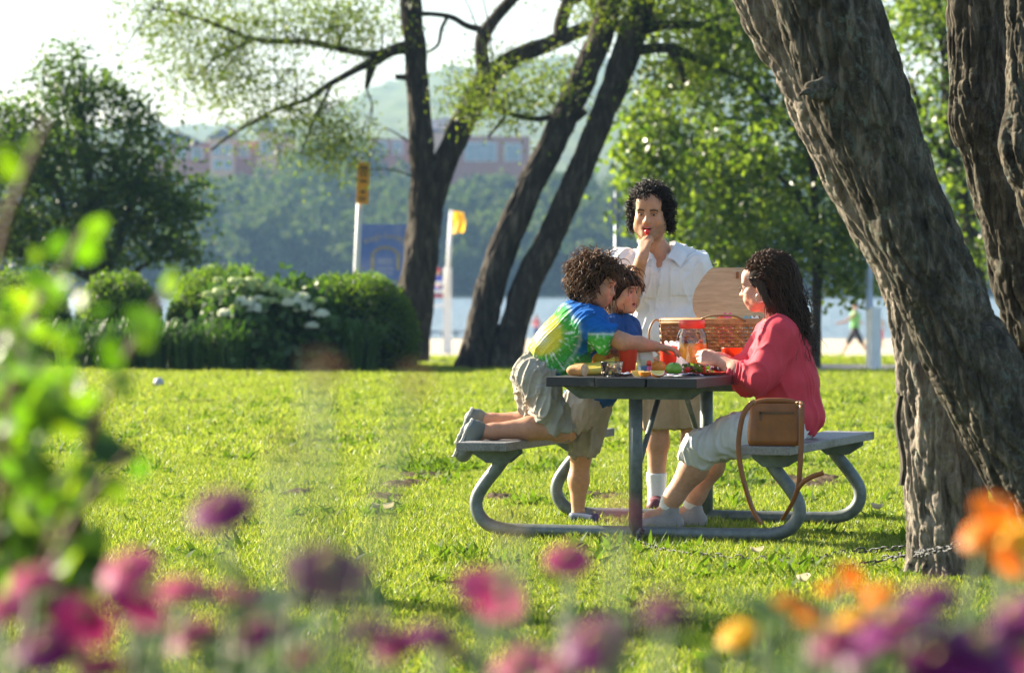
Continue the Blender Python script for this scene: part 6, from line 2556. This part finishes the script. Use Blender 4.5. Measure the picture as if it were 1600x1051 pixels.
hand(Sh, WRw, (-1, .10, .22), (-.05, -.9, .35), .95, (.75, .85, .95, 1.0), 1, (.4, .5))
hand(Sh, WRf, (-1, -.1, .15), (.1, .6, .7), .95, (.6, .7, .8, .85), -1, (.4, .4))
body_mesh("body", wom, [S.mesh(.0075), Sh.mesh(.0032)], hd, SKW)
eyes(HWm, RW, .98, wom)
lo = local(HWm, RW, .98)
# spectacles and hoop earring
m = MB()
for s in (-1, 1):
    m.tube([lo((s * .032 + .022 * math.cos(a), .098, .004 + .015 * math.sin(a))) for a in np.linspace(0, 6.283, 18)], .0014, 5, cap=False)
    m.tube([lo((s * .054, .097, .008)), lo((s * .078, .05, .010)), lo((s * .080, .0, .008))], .0014, 5)
m.tube([lo((-.010, .099, .006)), lo((.010, .099, .006))], .0014, 5)
m.build("spectacles", plain("dark_wire", (.06, .05, .05), .3, .1, 20, metal=.7), wom)
for s in (-1, 1):
    MB().tube([lo((s * .083, -.004 + .021 * math.sin(a), -.052 + .022 * math.cos(a))) for a in np.linspace(0, 6.283, 22)], .0021, 6, cap=False).build("hoop_earring", plain("silver", (.75, .72, .68), .2, .05, 20, metal=1.0), wom)
# hair
M_HAIRD = hair_mat("dark_brown_waves", (.016, .010, .006), (.12, .064, .034))
M_HAIRCORED = plain("dark_hair_mass", (.014, .009, .006), .9, .35, 50, spec=.1)
Sx = Solid()
Sx.ell((0, -.030, .046), (.083, .106, .086), k=.03)
Sx.ell((0, -.080, -.020), (.080, .055, .090), k=.04)
for s in (-1, 1):
    Sx.ell((s * .070, -.022, .036), (.018, .058, .050), k=.02)
Sx.dig((0, .110, -.050), (.090, .100, .122), k=.008)
V, F = Sx.mesh(.006)
put("hair", ((V * .98) @ RW.T + HWm, F), M_HAIRCORED, wom, sm=1)
S = Solid()
fallp = [W_(1222, 448, .02), W_(1238, 485, .02), W_(1248, 520, .0), W_(1255, 552, -.01)]
S.chain(fallp, [.078, .066, .046, .016], k=.04, flat=((0, 1, 0), .62))
put("hair_fall", S.mesh(.007), M_HAIRCORED, wom, None, .008, 20, (.3, 0, 1))
rs = RS(104)
m = MB()
pp, nn = scalp(rs, 1300, HWm, RW, .98, line=.072, back=-.03, side=.020, temple=.012)
for p, n in zip(pp, nn):
    tgt = W_(1251 + rs.normal() * 11, 545 + rs.normal() * 22, rs.normal() * .07)
    L = np.linalg.norm(tgt - p) * rs.uniform(.75, 1.05)
    mid1 = p + n * .022 + RW @ [0, -.055, .012]
    mid2 = np.array([.35 * p[0] + .65 * tgt[0] + rs.normal() * .02, p[1] * .6 + tgt[1] * .4 + rs.normal() * .035, .45 * p[2] + .55 * tgt[2]])
    c = catmull([p, mid1, mid2, tgt + [rs.normal() * .008, 0, 0]], 8)
    t = np.linspace(0, 1, len(c))
    ph = rs.uniform(0, 6.28)
    wv = (.004 + .013 * t)
    fq = rs.uniform(11, 26)
    c = c + np.stack([np.cos(ph + t * fq) * wv, np.sin(ph * 1.7 + t * fq) * wv, .4 * np.sin(ph + t * fq * .7) * wv], -1)
    m.tube(c, .0022 * rs.uniform(.7, 1.3) * (1 - .6 * t ** 2), 3)
for _ in range(60):      # sunlit side lock by the ear
    a = lo((-.080 + rs.normal() * .004, .010 + rs.normal() * .014, .050))
    b_ = lo((-.094, -.018 + rs.normal() * .010, -.01))
    c_ = W_(1206 + rs.normal() * 4, 488 + rs.normal() * 5, -.115)
    c = catmull([a, b_, c_], 8)
    t = np.linspace(0, 1, len(c))
    c = c + np.stack([np.cos(t * 12 + _) * .004, 0 * t, 0 * t], -1)
    m.tube(c, .0042 * (1 - .5 * t), 4)
for _ in range(160):      # flyaway curls down the back
    p = W_(1250 + rs.normal() * 9, rs.uniform(450, 548), rs.normal() * .05)
    lock(m, p, np.array([rs.uniform(.1, 1), rs.normal() * .5, rs.normal() * .4]), rs.uniform(.03, .08), .0016, .012, rs.uniform(1, 2), .25, rs, 11)
m.build("hair_waves", M_HAIRD, wom)
# coral top
M_CORAL = plain("coral_jersey", (.62, .055, .082), .75, .08, 14, .2, spec=.25)
S = Solid()
S.cap(W_(1216, 518, -.14), W_(1216, 518, .15), .066, k=.06)
S.ell(W_(1220, 550), (.145, .180, .150), k=.06)
S.ell(W_(1230, 600), (.155, .180, .15), k=.06)
S.ell(W_(1234, 650), (.160, .190, .125), k=.06)
S.chain([W_(1214, 522, -.165), W_(1196, 575, -.20), W_(1184, 593, -.205)], [.080, .070, .066], k=.045)
S.cap(W_(1184, 593, -.205), W_(1146, 578, -.145), .064, .050, k=.045)
S.chain([W_(1210, 522, .18), W_(1168, 588, .20)], [.086, .078], k=.05)
S.cap(W_(1168, 588, .20), W_(1146, 572, .14), .072, .056, k=.05)
S.cutcyl(W_(1143, 578, -.145), W_(1124, 563, -.10) - W_(1182, 594, -.21), .085)
S.cutcyl(W_(1146, 572, .14), W_(1130, 560, .10) - W_(1168, 588, .2), .08)
S.cut(W_(1234, 689), (0, 0, -1))
S.dig(HWm + RW @ [0, -.03, -.165], (.064, .066, .050), RW, k=.01)


def coral_details(V, n):
    x, y = px_of(V)
    # gathered cuffs and the flare behind
    d = .004 * np.exp(-((x - 1152) / 9) ** 2) * (y > 560) * np.sin(x * 1.1 + y * .25) * (V[:, 1] < WY - .05)
    d += .0035 * np.clip((x - 1240) / 40, 0, 1) * np.sin((x - 1240) * .30 + (y - 560) * -.06) * (y > 530)
    return d


put("coral_top", S.mesh(.006), M_CORAL, wom, None, .010, 8, (-.3, 0, 1), 1, coral_details)
# white capris
M_CAPRI = plain("white_denim", (.70, .70, .70), .85, .05, 20, .25, spec=.2)
S = Solid()
S.ell(W_(1226, 665), (.15, .18, .095), k=.05)
S.chain([W_(1222, 664, -.11), W_(1150, 682, -.11), KNw, KNw * .70 + ANw * .30], [.112, .100, .083, .078], k=.04)
S.chain([W_(1222, 662, .12), W_(1160, 680, .12), KFw, KFw * .74 + AFw * .26], [.112, .098, .082, .076], k=.04)
S.cutcyl(KNw * .74 + ANw * .26, ANw - KNw, .15)
S.cutcyl(KFw * .78 + AFw * .22, AFw - KFw, .12)
put("capri_trousers", S.mesh(.0065), M_CAPRI, wom, None, .009, 12, (.2, .3, 1))
M_SNEAK = plain("pale_trainer", (.33, .31, .32), .65, .15, 20, .3)
for an in (ANw, AFw):
    MB().tube([an + [.016, 0, .052], an + [.006, 0, .015], an + [.0, 0, -.01]], [.0455, .0445, .044], 18, span=4).build("sock", M_SOCK, wom)
    S = Solid()
    g0 = an.copy()
    g0[2] = .045
    S.cap(g0 + [.035, 0, .005], g0 + [-.06, -.01, .0], .044, .042, k=.02)
    S.cap(g0 + [-.06, -.01, .0], g0 + [-.15, -.02, -.006], .042, .034, k=.02)
    S.cap(an + [.01, 0, -.01], g0 + [-.02, 0, .01], .046, .044, k=.02)
    S.cut((0, 0, .008), (0, 0, -1))
    put("shoe", S.mesh(.006), M_SNEAK, wom, sm=1)
    MB().box(g0 + [-.055, -.008, -.034], (.26, .088, .02), None, 0, .008).build("shoe_sole", M_SOCK, wom)

# ------------------------------------------------------------------ figures on the beach
def far_person(label, px, Y, z0, h, face, cloth, legs_c, hat=None, stride=0.0, arms=None, seated=False, skin=(.42, .24, .15), hairc=(.03, .02, .015)):
    s = h / 1.75
    b = np.array([(px - 800) * Y / FPX, Y, z0])
    t = thing("person", b, label, "person")
    f = unit(np.array(face))
    r = np.array([f[1], -f[0], 0])
    q = lambda a, c, z: b + r * a * s + f * c * s + np.array([0, 0, z * s])
    hipz = .92 if not seated else .45
    S = Solid()
    S.ell(q(0, .0, hipz + .74), (.085 * s, .10 * s, .12 * s), k=.02)
    S.cap(q(0, 0, hipz + .62), q(0, 0, hipz + .52), .055 * s, k=.03)
    S.ell(q(0, 0, hipz + .38), (.16 * s, .16 * s, .2 * s), k=.04)
    S.ell(q(0, 0, hipz + .05), (.14 * s, .14 * s, .14 * s), k=.04)
    for sd in (-1, 1):
        if seated:
            kn, an = q(sd * .1, .42, hipz), q(sd * .1, .45, hipz - .42)
        else:
            kn, an = q(sd * .09, sd * stride * .55, .48 + .03 * stride), q(sd * .09, sd * stride * (1.05 if sd > 0 else 1.1), .07 + (.03 if sd < 0 else 0) * stride)
        S.chain([q(sd * .09, 0, hipz), kn, an], [.085 * s, .058 * s, .036 * s], k=.03)
        S.cap(an, an + f * .13 * s + np.array([0, 0, -.03 * s]), .036 * s, .028 * s, k=.02)
        aa = arms[0 if sd < 0 else 1] if arms else (.05, -.1)
        sh = q(sd * .19, 0, hipz + .5)
        el = sh + (f * aa[0] + r * sd * .1 + np.array([0, 0, -.26])) * s
        S.chain([sh, el, el + (f * aa[1] + np.array([0, 0, -.05 - .14 * (abs(aa[1]) < .15)])) * s], [.05 * s, .042 * s, .030 * s], k=.02)
    V, F = S.mesh(.016 * s / .9)
    MB().add(V, F).build("body", plain("far_skin", skin, .6, .1, 6), t)
    S = Solid()
    S.ell(q(0, 0, hipz + .38), (.18 * s, .18 * s, .21 * s), k=.04)
    S.ell(q(0, 0, hipz + .10), (.16 * s, .16 * s, .15 * s), k=.04)
    S.cap(q(-.15, 0, hipz + .5), q(.15, 0, hipz + .5), .065 * s, k=.04)
    V, F = S.mesh(.016)
    MB().add(V, F).build("top", plain("far_top", cloth, .8, .1, 6), t)
    S = Solid()
    for sd in (-1, 1):
        kn = q(sd * .1, .42, hipz) if seated else q(sd * .09, sd * stride * .5, .52)
        S.cap(q(sd * .08, 0, hipz - .02), kn, .115 * s, .085 * s, k=.04)
    V, F = S.mesh(.016)
    MB().add(V, F).build("shorts", plain("far_shorts", legs_c, .8, .1, 6), t)
    S = Solid()
    S.ell(q(0, -.02, hipz + .79), (.10 * s, .115 * s, .09 * s), k=.02)
    if hat:
        S.cap(q(0, .0, hipz + .80), q(0, .16, hipz + .78), .06 * s, .03 * s, k=.03)
    V, F = S.mesh(.012)
    MB().add(V, F).build("cap" if hat else "hair", plain("far_hat", hat or hairc, .7, .1, 8), t)
    return t


far_person("runner in a green vest and black shorts on the sand", 1336, 125, float(gz(125)) + .02, 1.78, (-1, .1, 0), (.16, .42, .12), (.015, .015, .02), None, .42, ((.32, .28), (-.10, -.16)))
far_person("child in a pink top at the water's edge behind the trunks", 838, 172, float(gz(172)) + .02, 1.2, (.3, -1, 0), (.62, .16, .22), (.05, .12, .3))
far_person("small figure in red and white beyond the white post", 1374, 150, float(gz(150)) + .02, 1.35, (-.6, -1, 0), (.60, .55, .52), (.55, .05, .05), None, .15)
lg = far_person("lifeguard in a red cap and blue jacket on the white stand", 684, LY + .1, P(0, 478, LY)[2] + .05, 1.75, (.7, -.6, 0), (.03, .07, .42), (.02, .03, .10), (.55, .03, .06), 0, ((.15, .25), (.15, .25)), True)
# =================================================================== flower border in front of the camera
def leaf_mesh(name, mat, aspect=.6, curl=.25, n=6):
    """one broad leaf of unit length along +Y, folded at the midrib"""
    m = MB()
    g = []
    for t in np.linspace(0, 1, n + 1):
        w = aspect * .5 * math.sin(math.pi * min(1, t ** .8)) ** .8
        z = -curl * t * t
        g.append([(-w, t, z + .18 * w), (0, t, z), (w, t, z + .18 * w)])
    m.grid(np.array(g))
    o = m.build(name, mat)
    COL.objects.unlink(o)
    return o


M_SHRUBLEAF = N("shrub_leaf")
_oi = M_SHRUBLEAF.n("ObjectInfo")
_c = M_SHRUBLEAF.ramp(_oi.outputs["Random"], [(0, (.045, .110, .010)), (.5, (.085, .165, .012)), (1, (.14, .20, .016))])
M_SHRUBLEAF.color(_c)
M_SHRUBLEAF.set(Roughness=.4)
_tr = M_SHRUBLEAF.n("BsdfTranslucent")
M_SHRUBLEAF.l(M_SHRUBLEAF.mix(1.0, _c, (2.2, 2.4, .5), 'MULTIPLY'), _tr.inputs[0])
_ms = M_SHRUBLEAF.n("MixShader")
_ms.inputs[0].default_value = .55
M_SHRUBLEAF.l(M_SHRUBLEAF.b.outputs[0], _ms.inputs[1])
M_SHRUBLEAF.l(_tr.outputs[0], _ms.inputs[2])
M_SHRUBLEAF.l(_ms.outputs[0], M_SHRUBLEAF.out.inputs[0])
M_SHRUBLEAF = M_SHRUBLEAF.m
M_REDSTEM = plain("red_stem", (.16, .055, .03), .6, .25, 40)
M_GREENSTEM = plain("green_stem", (.09, .15, .03), .6, .25, 40)
LF = leaf_mesh("leaf", M_SHRUBLEAF, .68, .25)
LFD = leaf_mesh("leaf", leafy("shaded_shrub_leaf", (.018, .050, .010), (.04, .085, .014), .25, (1.6, 1.6, .5)), .68, .25)  # darker leaf colour paints in the shade low in the shrub
LFN = leaf_mesh("leaf", leafy("border_leaf", (.05, .10, .02), (.09, .15, .03), .4), .34, .35)

shrub = thing("leafy_shrub", np.array([-.75, 4.5, 0]), "foreground shrub with backlit yellow-green leaves on red stems", "shrub")
rs = RS(201)


def rand_rot(rs, up=.3):
    d = unit(rs.normal(size=3) + [0, 0, up])
    return frame(d, rs.normal(size=3))


stems = [
    ([(-160, 1500), (-60, 700), (0, 380), (30, 290), (58, 222), (82, 165)], 3.5),
    ([(-120, 1500), (-20, 800), (40, 520), (95, 425), (122, 375), (140, 350)], 3.6),
    ([(-100, 1500), (60, 900), (150, 660), (205, 540), (245, 475), (278, 432)], 3.55),
    ([(-140, 1500), (-20, 900), (20, 640), (45, 520), (60, 455)], 3.7),
    ([(-80, 1500), (40, 1000), (110, 820), (170, 740), (205, 705)], 3.5),
    ([(-180, 1500), (-60, 900), (-30, 600), (-10, 470)], 3.6),
    ([(-60, 1500), (20, 1050), (70, 900), (120, 830)], 3.45),
]
for q, Y in stems:
    MB().tube([P(a, b, Y + .95) for a, b in q], np.linspace(.006, .0020, len(q)), 6, span=4).build("stem", M_REDSTEM, shrub)
spots = [(78, 170, 26), (28, 262, 46), (48, 228, 16), (130, 357, 40), (138, 393, 46), (78, 386, 34), (62, 400, 20), (278, 436, 30), (258, 448, 34), (245, 500, 54), (235, 528, 44), (182, 562, 46), (172, 590, 38), (200, 762, 40), (207, 732, 34),
         (128, 655, 24), (268, 655, 22), (60, 788, 30), (30, 772, 26), (88, 800, 26), (205, 610, 30), (150, 490, 26), (110, 445, 30), (130, 470, 30)]
for a, b, s in spots:
    Y = 4.3 + rs.uniform(0, .35)
    inst(LF, P(a, b + s * .4, Y), frame(unit([rs.normal() * .5, .3 * rs.normal(), rs.uniform(.2, 1)]), unit([rs.normal() * .5, -1, rs.normal() * .5])), s * Y / FPX * 1.25, shrub, "leaf")
for i in range(130):          # thick of the shrub
    if i < 62:
        a, b, s = rs.uniform(-30, 115), rs.uniform(425, 650), rs.uniform(22, 38)
    else:
        b = rs.uniform(600, 960)
        a, s = rs.uniform(-40, 140 - .14 * abs(b - 740)), rs.uniform(28, 46)
    Y = 4.2 + rs.uniform(0, .7)
    inst(LF, P(a, b, Y), rand_rot(rs), s * Y / FPX * 1.3, shrub, "leaf")
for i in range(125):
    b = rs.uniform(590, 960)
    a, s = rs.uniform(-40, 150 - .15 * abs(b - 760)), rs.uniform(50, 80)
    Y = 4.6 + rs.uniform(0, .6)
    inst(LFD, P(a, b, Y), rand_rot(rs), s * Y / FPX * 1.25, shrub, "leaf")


def bloom(name, petal, centre, n1=15, n2=11, seed=0):
    """flower head of unit radius facing +Z: two rings of petals round a boss"""
    m = MB()
    rs = RS(seed)
    for ring, n, L, z0, tilt in ((0, n1, 1.0, 0, .12), (1, n2, .66, .10, .35)):
        for i in range(n):
            a = 6.283 * (i + .5 * ring) / n + rs.normal() * .05
            d = np.array([math.cos(a), math.sin(a), 0])
            s = np.array([-math.sin(a), math.cos(a), 0])
            g = []
            for t in np.linspace(.12, 1, 5):
                w = .20 * L * math.sin(min(1, t * 1.08) * 2.6) ** .7 + .02
                z = z0 + tilt * t - .30 * t * t + rs.normal() * .01
                g.append([d * t * L - s * w + [0, 0, z - .03], d * t * L + [0, 0, z], d * t * L + s * w + [0, 0, z - .03]])
            m.grid(np.array(g), 0)
    u, w_ = np.meshgrid(np.linspace(0, np.pi / 2, 6), np.linspace(0, 2 * np.pi, 12, endpoint=False), indexing='ij')
    m.grid(np.stack([np.sin(u) * np.cos(w_) * .24, np.sin(u) * np.sin(w_) * .24, np.cos(u) * .2 + .12], -1), 1, wrap=True)
    o = m.build(name, [petal, centre])
    COL.objects.unlink(o)
    return o


M_BOSS = plain("flower_boss", (.30, .20, .04), .8, .3, 60)
pet = lambda nm, a, b, t=.45: leafy(nm, a, b, t, (1.25, 1.0, 1.1), gloss=.2)
BL = {
    "pink": bloom("flower_head", pet("pink_petal", (.50, .07, .19), (.60, .13, .27)), M_BOSS, seed=1),
    "magenta": bloom("flower_head", pet("magenta_petal", (.27, .022, .105), (.36, .04, .15)), M_BOSS, seed=2),
    "purple": bloom("flower_head", pet("purple_petal", (.15, .014, .10), (.23, .03, .16), .35), M_BOSS, seed=3),
    "orange": bloom("flower_head", pet("orange_petal", (.80, .26, .012), (.85, .34, .02)), M_BOSS, seed=4),
    "yellow": bloom("flower_head", pet("yellow_petal", (.84, .50, .02), (.86, .58, .04)), M_BOSS, seed=5),
    "tan": bloom("flower_head", pet("faded_petal", (.34, .20, .09), (.42, .26, .13), .3), M_BOSS, seed=6),
    "cream": bloom("flower_head", pet("cream_petal", (.62, .60, .45), (.70, .68, .55), .4), M_BOSS, 9, 7, seed=7),
}
FL = [
    ("pink", 200, 884, 46, 3.5, "pink flower highest at the lower left, beside the shrub"), ("pink", 287, 914, 44, 3.4, "pink flower second in the row from the shrub"), ("pink", 368, 926, 42, 3.4, "pink flower third in the row from the shrub"),
    ("pink", 2, 945, 40, 3.3, "pink flower cut by the photo's left edge"), ("pink", 888, 869, 36, 4.0, "small hot pink flower in front of the left bench foot"), ("pink", 772, 917, 56, 3.4, "large pink flower below the near table leg's left side"),
    ("pink", 808, 1032, 44, 3.2, "pink flower at the bottom edge, centre"), ("pink", 975, 797, 34, 2.7, "blurred pink flower overlapping the table's near post"), ("magenta", 130, 960, 52, 3.3, "wide magenta flower at the lower left corner"),
    ("magenta", 215, 938, 50, 3.3, "magenta flower between the corner flower and the pink row"), ("magenta", 700, 1010, 46, 3.2, "magenta flower at the bottom edge left of centre"), ("magenta", 475, 1022, 30, 3.3, "small crimson flower among pale buds"),
    ("purple", 345, 790, 52, 3.3, "lone purple flower high over the lawn"), ("purple", 512, 884, 66, 3.2, "deep purple flower in the middle of the left lawn"), ("purple", 70, 1010, 46, 3.3, "dark purple flower under the magenta ones at the corner"),
    ("purple", 575, 978, 50, 3.1, "purple flower below the deep purple one"), ("purple", 930, 1000, 56, 3.2, "purple flower at the bottom, right of centre"), ("purple", 1040, 945, 40, 2.6, "faint dark flower before the shaded grass"),
    ("purple", 1400, 975, 76, 3.1, "broad purple flower below the tree's foot"), ("purple", 1530, 1020, 84, 3.1, "biggest purple flower at the lower right corner"), ("purple", 1340, 1005, 50, 3.2, "purple flower left of the broad one"),
    ("purple", 1590, 960, 60, 3.2, "purple flower cut by the photo's right edge"), ("magenta", 1300, 1000, 36, 3.0, "magenta flower beneath the orange cluster"),
    ("yellow", 1152, 988, 34, 4.0, "single golden flower alone in the shaded grass"), ("orange", 1556, 792, 34, 3.8, "tall orange flower against the leaning trunk"), ("orange", 1528, 830, 32, 3.8, "orange flower just below the tallest one"),
    ("yellow", 1592, 838, 34, 3.8, "golden flower at the right edge by the trunk"), ("orange", 1240, 940, 30, 3.7, "orange flower leftmost in the low cluster"), ("orange", 1300, 918, 24, 3.9, "small orange flower topmost in the low cluster"),
    ("orange", 1372, 925, 30, 3.6, "orange flower rightmost in the low cluster"), ("yellow", 1335, 965, 34, 3.6, "pale golden flower at the cluster's bottom"), ("orange", 1268, 965, 24, 3.5, "half-hidden orange flower low in the cluster"),
    ("tan", 655, 592, 34, 2.4, "faded tan seed head before the leaning trunks"), ("tan", 505, 572, 34, 2.3, "faded brown seed head before the hydrangea"), ("tan", 450, 690, 34, 2.0, "faint tan seed head over the open lawn"), ("tan", 800, 815, 30, 2.2, "faint tan seed head before the left bench curve"),
    ("magenta", 620, 1000, 40, 3.4, "magenta flower between the two lower purple ones"), ("pink", 50, 900, 40, 3.4, "pink flower above the corner blooms, left"), ("magenta", 300, 985, 44, 3.3, "magenta flower below the pink row"),
    ("purple", 400, 985, 44, 3.4, "purple flower under the third pink one"), ("magenta", 160, 1035, 40, 3.3, "magenta flower at the bottom edge, lower left"), ("pink", 560, 890, 26, 3.4, "small pink flower touching the deep purple one"),
    ("purple", 680, 985, 40, 3.3, "small purple flower left of the bottom pink ones"), ("magenta", 870, 1035, 40, 3.3, "magenta flower at the bottom edge beside the lower purple one"), ("purple", 1450, 930, 56, 3.2, "purple flower directly under the tree's bark"),
    ("purple", 1470, 1035, 60, 3.2, "purple flower at the bottom edge by the biggest one"), ("pink", 1585, 1020, 40, 3.2, "pink flower in the lower right corner"), ("orange", 1330, 895, 24, 3.7, "orange flower between trunk foot and the low cluster"),
    ("yellow", 1400, 960, 30, 3.6, "golden flower beside the broad purple one"), ("orange", 1575, 870, 30, 3.7, "orange flower lowest against the leaning trunk"),
    ("cream", 222, 972, 20, 3.6, "pale bud under the pink row"), ("cream", 292, 962, 18, 3.6, "pale bud below the second pink flower"), ("cream", 212, 1012, 22, 3.5, "pale bud low beside the corner flowers"), ("cream", 275, 1005, 20, 3.5, "pale bud lowest under the pink row"),
    ("cream", 448, 942, 20, 3.5, "pale bud left of the deep purple flower"), ("cream", 468, 1000, 18, 3.6, "pale bud above the crimson flower"), ("cream", 885, 972, 18, 3.6, "pale bud left of the lower purple flower"), ("cream", 20, 1020, 22, 3.5, "pale bud at the lower left corner"),
]
rs = RS(202)
for kind, px, py, hw, Y, lab in FL:
    Y = Y * (1.0 if kind == "tan" else 1.06)
    hw = hw * (1.0 if kind in ("tan", "cream") else 1.28)
    c = P(px, py, Y)
    base = np.array([c[0] + rs.normal() * .05, Y + .05, 0.0])
    t = thing({"tan": "seed_head_plant", "cream": "budding_plant"}.get(kind, "zinnia_plant"), base, lab, "flower", "flowers in the border before the camera")
    d = unit([rs.normal() * .45, -.45 + rs.normal() * .25, 1.0])
    r = hw * Y / FPX * (.85 if kind != "tan" else .7)
    f = frame(unit([0, 1, 0]) if abs(d[1]) < .9 else [1, 0, 0], d)
    x = unit(np.cross([0, 1, 0], d))
    R = np.column_stack([x, np.cross(d, x), d])
    inst(BL[kind], c, R, (r, r, r * 1.1), t, "flower_head")
    mid = (base + c) / 2 + [rs.normal() * .03, 0, 0]
    MB().tube([base, mid, c - d * .01], [.006, .005, .004], 6, span=5).build("stem", M_GREENSTEM, t)
    for j in range(4):
        tt = .45 + .12 * j
        p = base * (1 - tt) + c * tt
        inst(LFN, p, frame(unit([math.cos(j * 2.4 + px), math.sin(j * 2.4 + px), .5]), (0, 0, 1)), .15 * rs.uniform(.7, 1.2), t, "leaf")

# leafy stems without bloom between the flowers
rs = RS(203)
for i in range(64):
    px = [rs.uniform(-20, 420), rs.uniform(350, 1250), rs.uniform(1180, 1620)][i % 3]
    py = rs.uniform(960, 1060) if i % 4 else rs.uniform(900, 980)
    Y = rs.uniform(3.8, 4.8)
    c = P(px, py, Y)
    base = np.array([c[0] + rs.normal() * .06, Y + .05, 0.0])
    t = thing("border_plant", base, "plain green leafy stem among the border flowers", "plant", "leafy stems in the flower border")
    MB().tube([base, (base + c) / 2 + [rs.normal() * .03, 0, 0], c], [.006, .005, .003], 6, span=4).build("stem", M_GREENSTEM, t)
    for j in range(9):
        tt = .55 + .055 * j
        p = base * (1 - tt) + c * tt
        inst(LFN, p, frame(unit([math.cos(j * 2.4 + i), math.sin(j * 2.4 + i), .7]), (0, 0, 1)), .11 * rs.uniform(.7, 1.2), t, "leaf")
# ------------------------------------------------------------------ air between here and the hills
hz = MB().box((0, 950, 52), (1100, 2100, 116)).build("haze", [])
k = N("haze_air")
k.t.nodes.remove(k.b)
pv = k.n("VolumePrincipled")
pv.inputs["Color"].default_value = (.36, .62, 1.0, 1)
pv.inputs["Density"].default_value = HAZE
pv.inputs["Anisotropy"].default_value = .1
k.l(pv.outputs[0], k.out.inputs["Volume"])
hz.data.materials.append(k.m)
tag(hz, "pale blue summer haze over the lake and hills", "haze", kind="stuff")
for _o in bpy.data.objects:
    if "_o" in _o.keys():
        del _o["_o"]
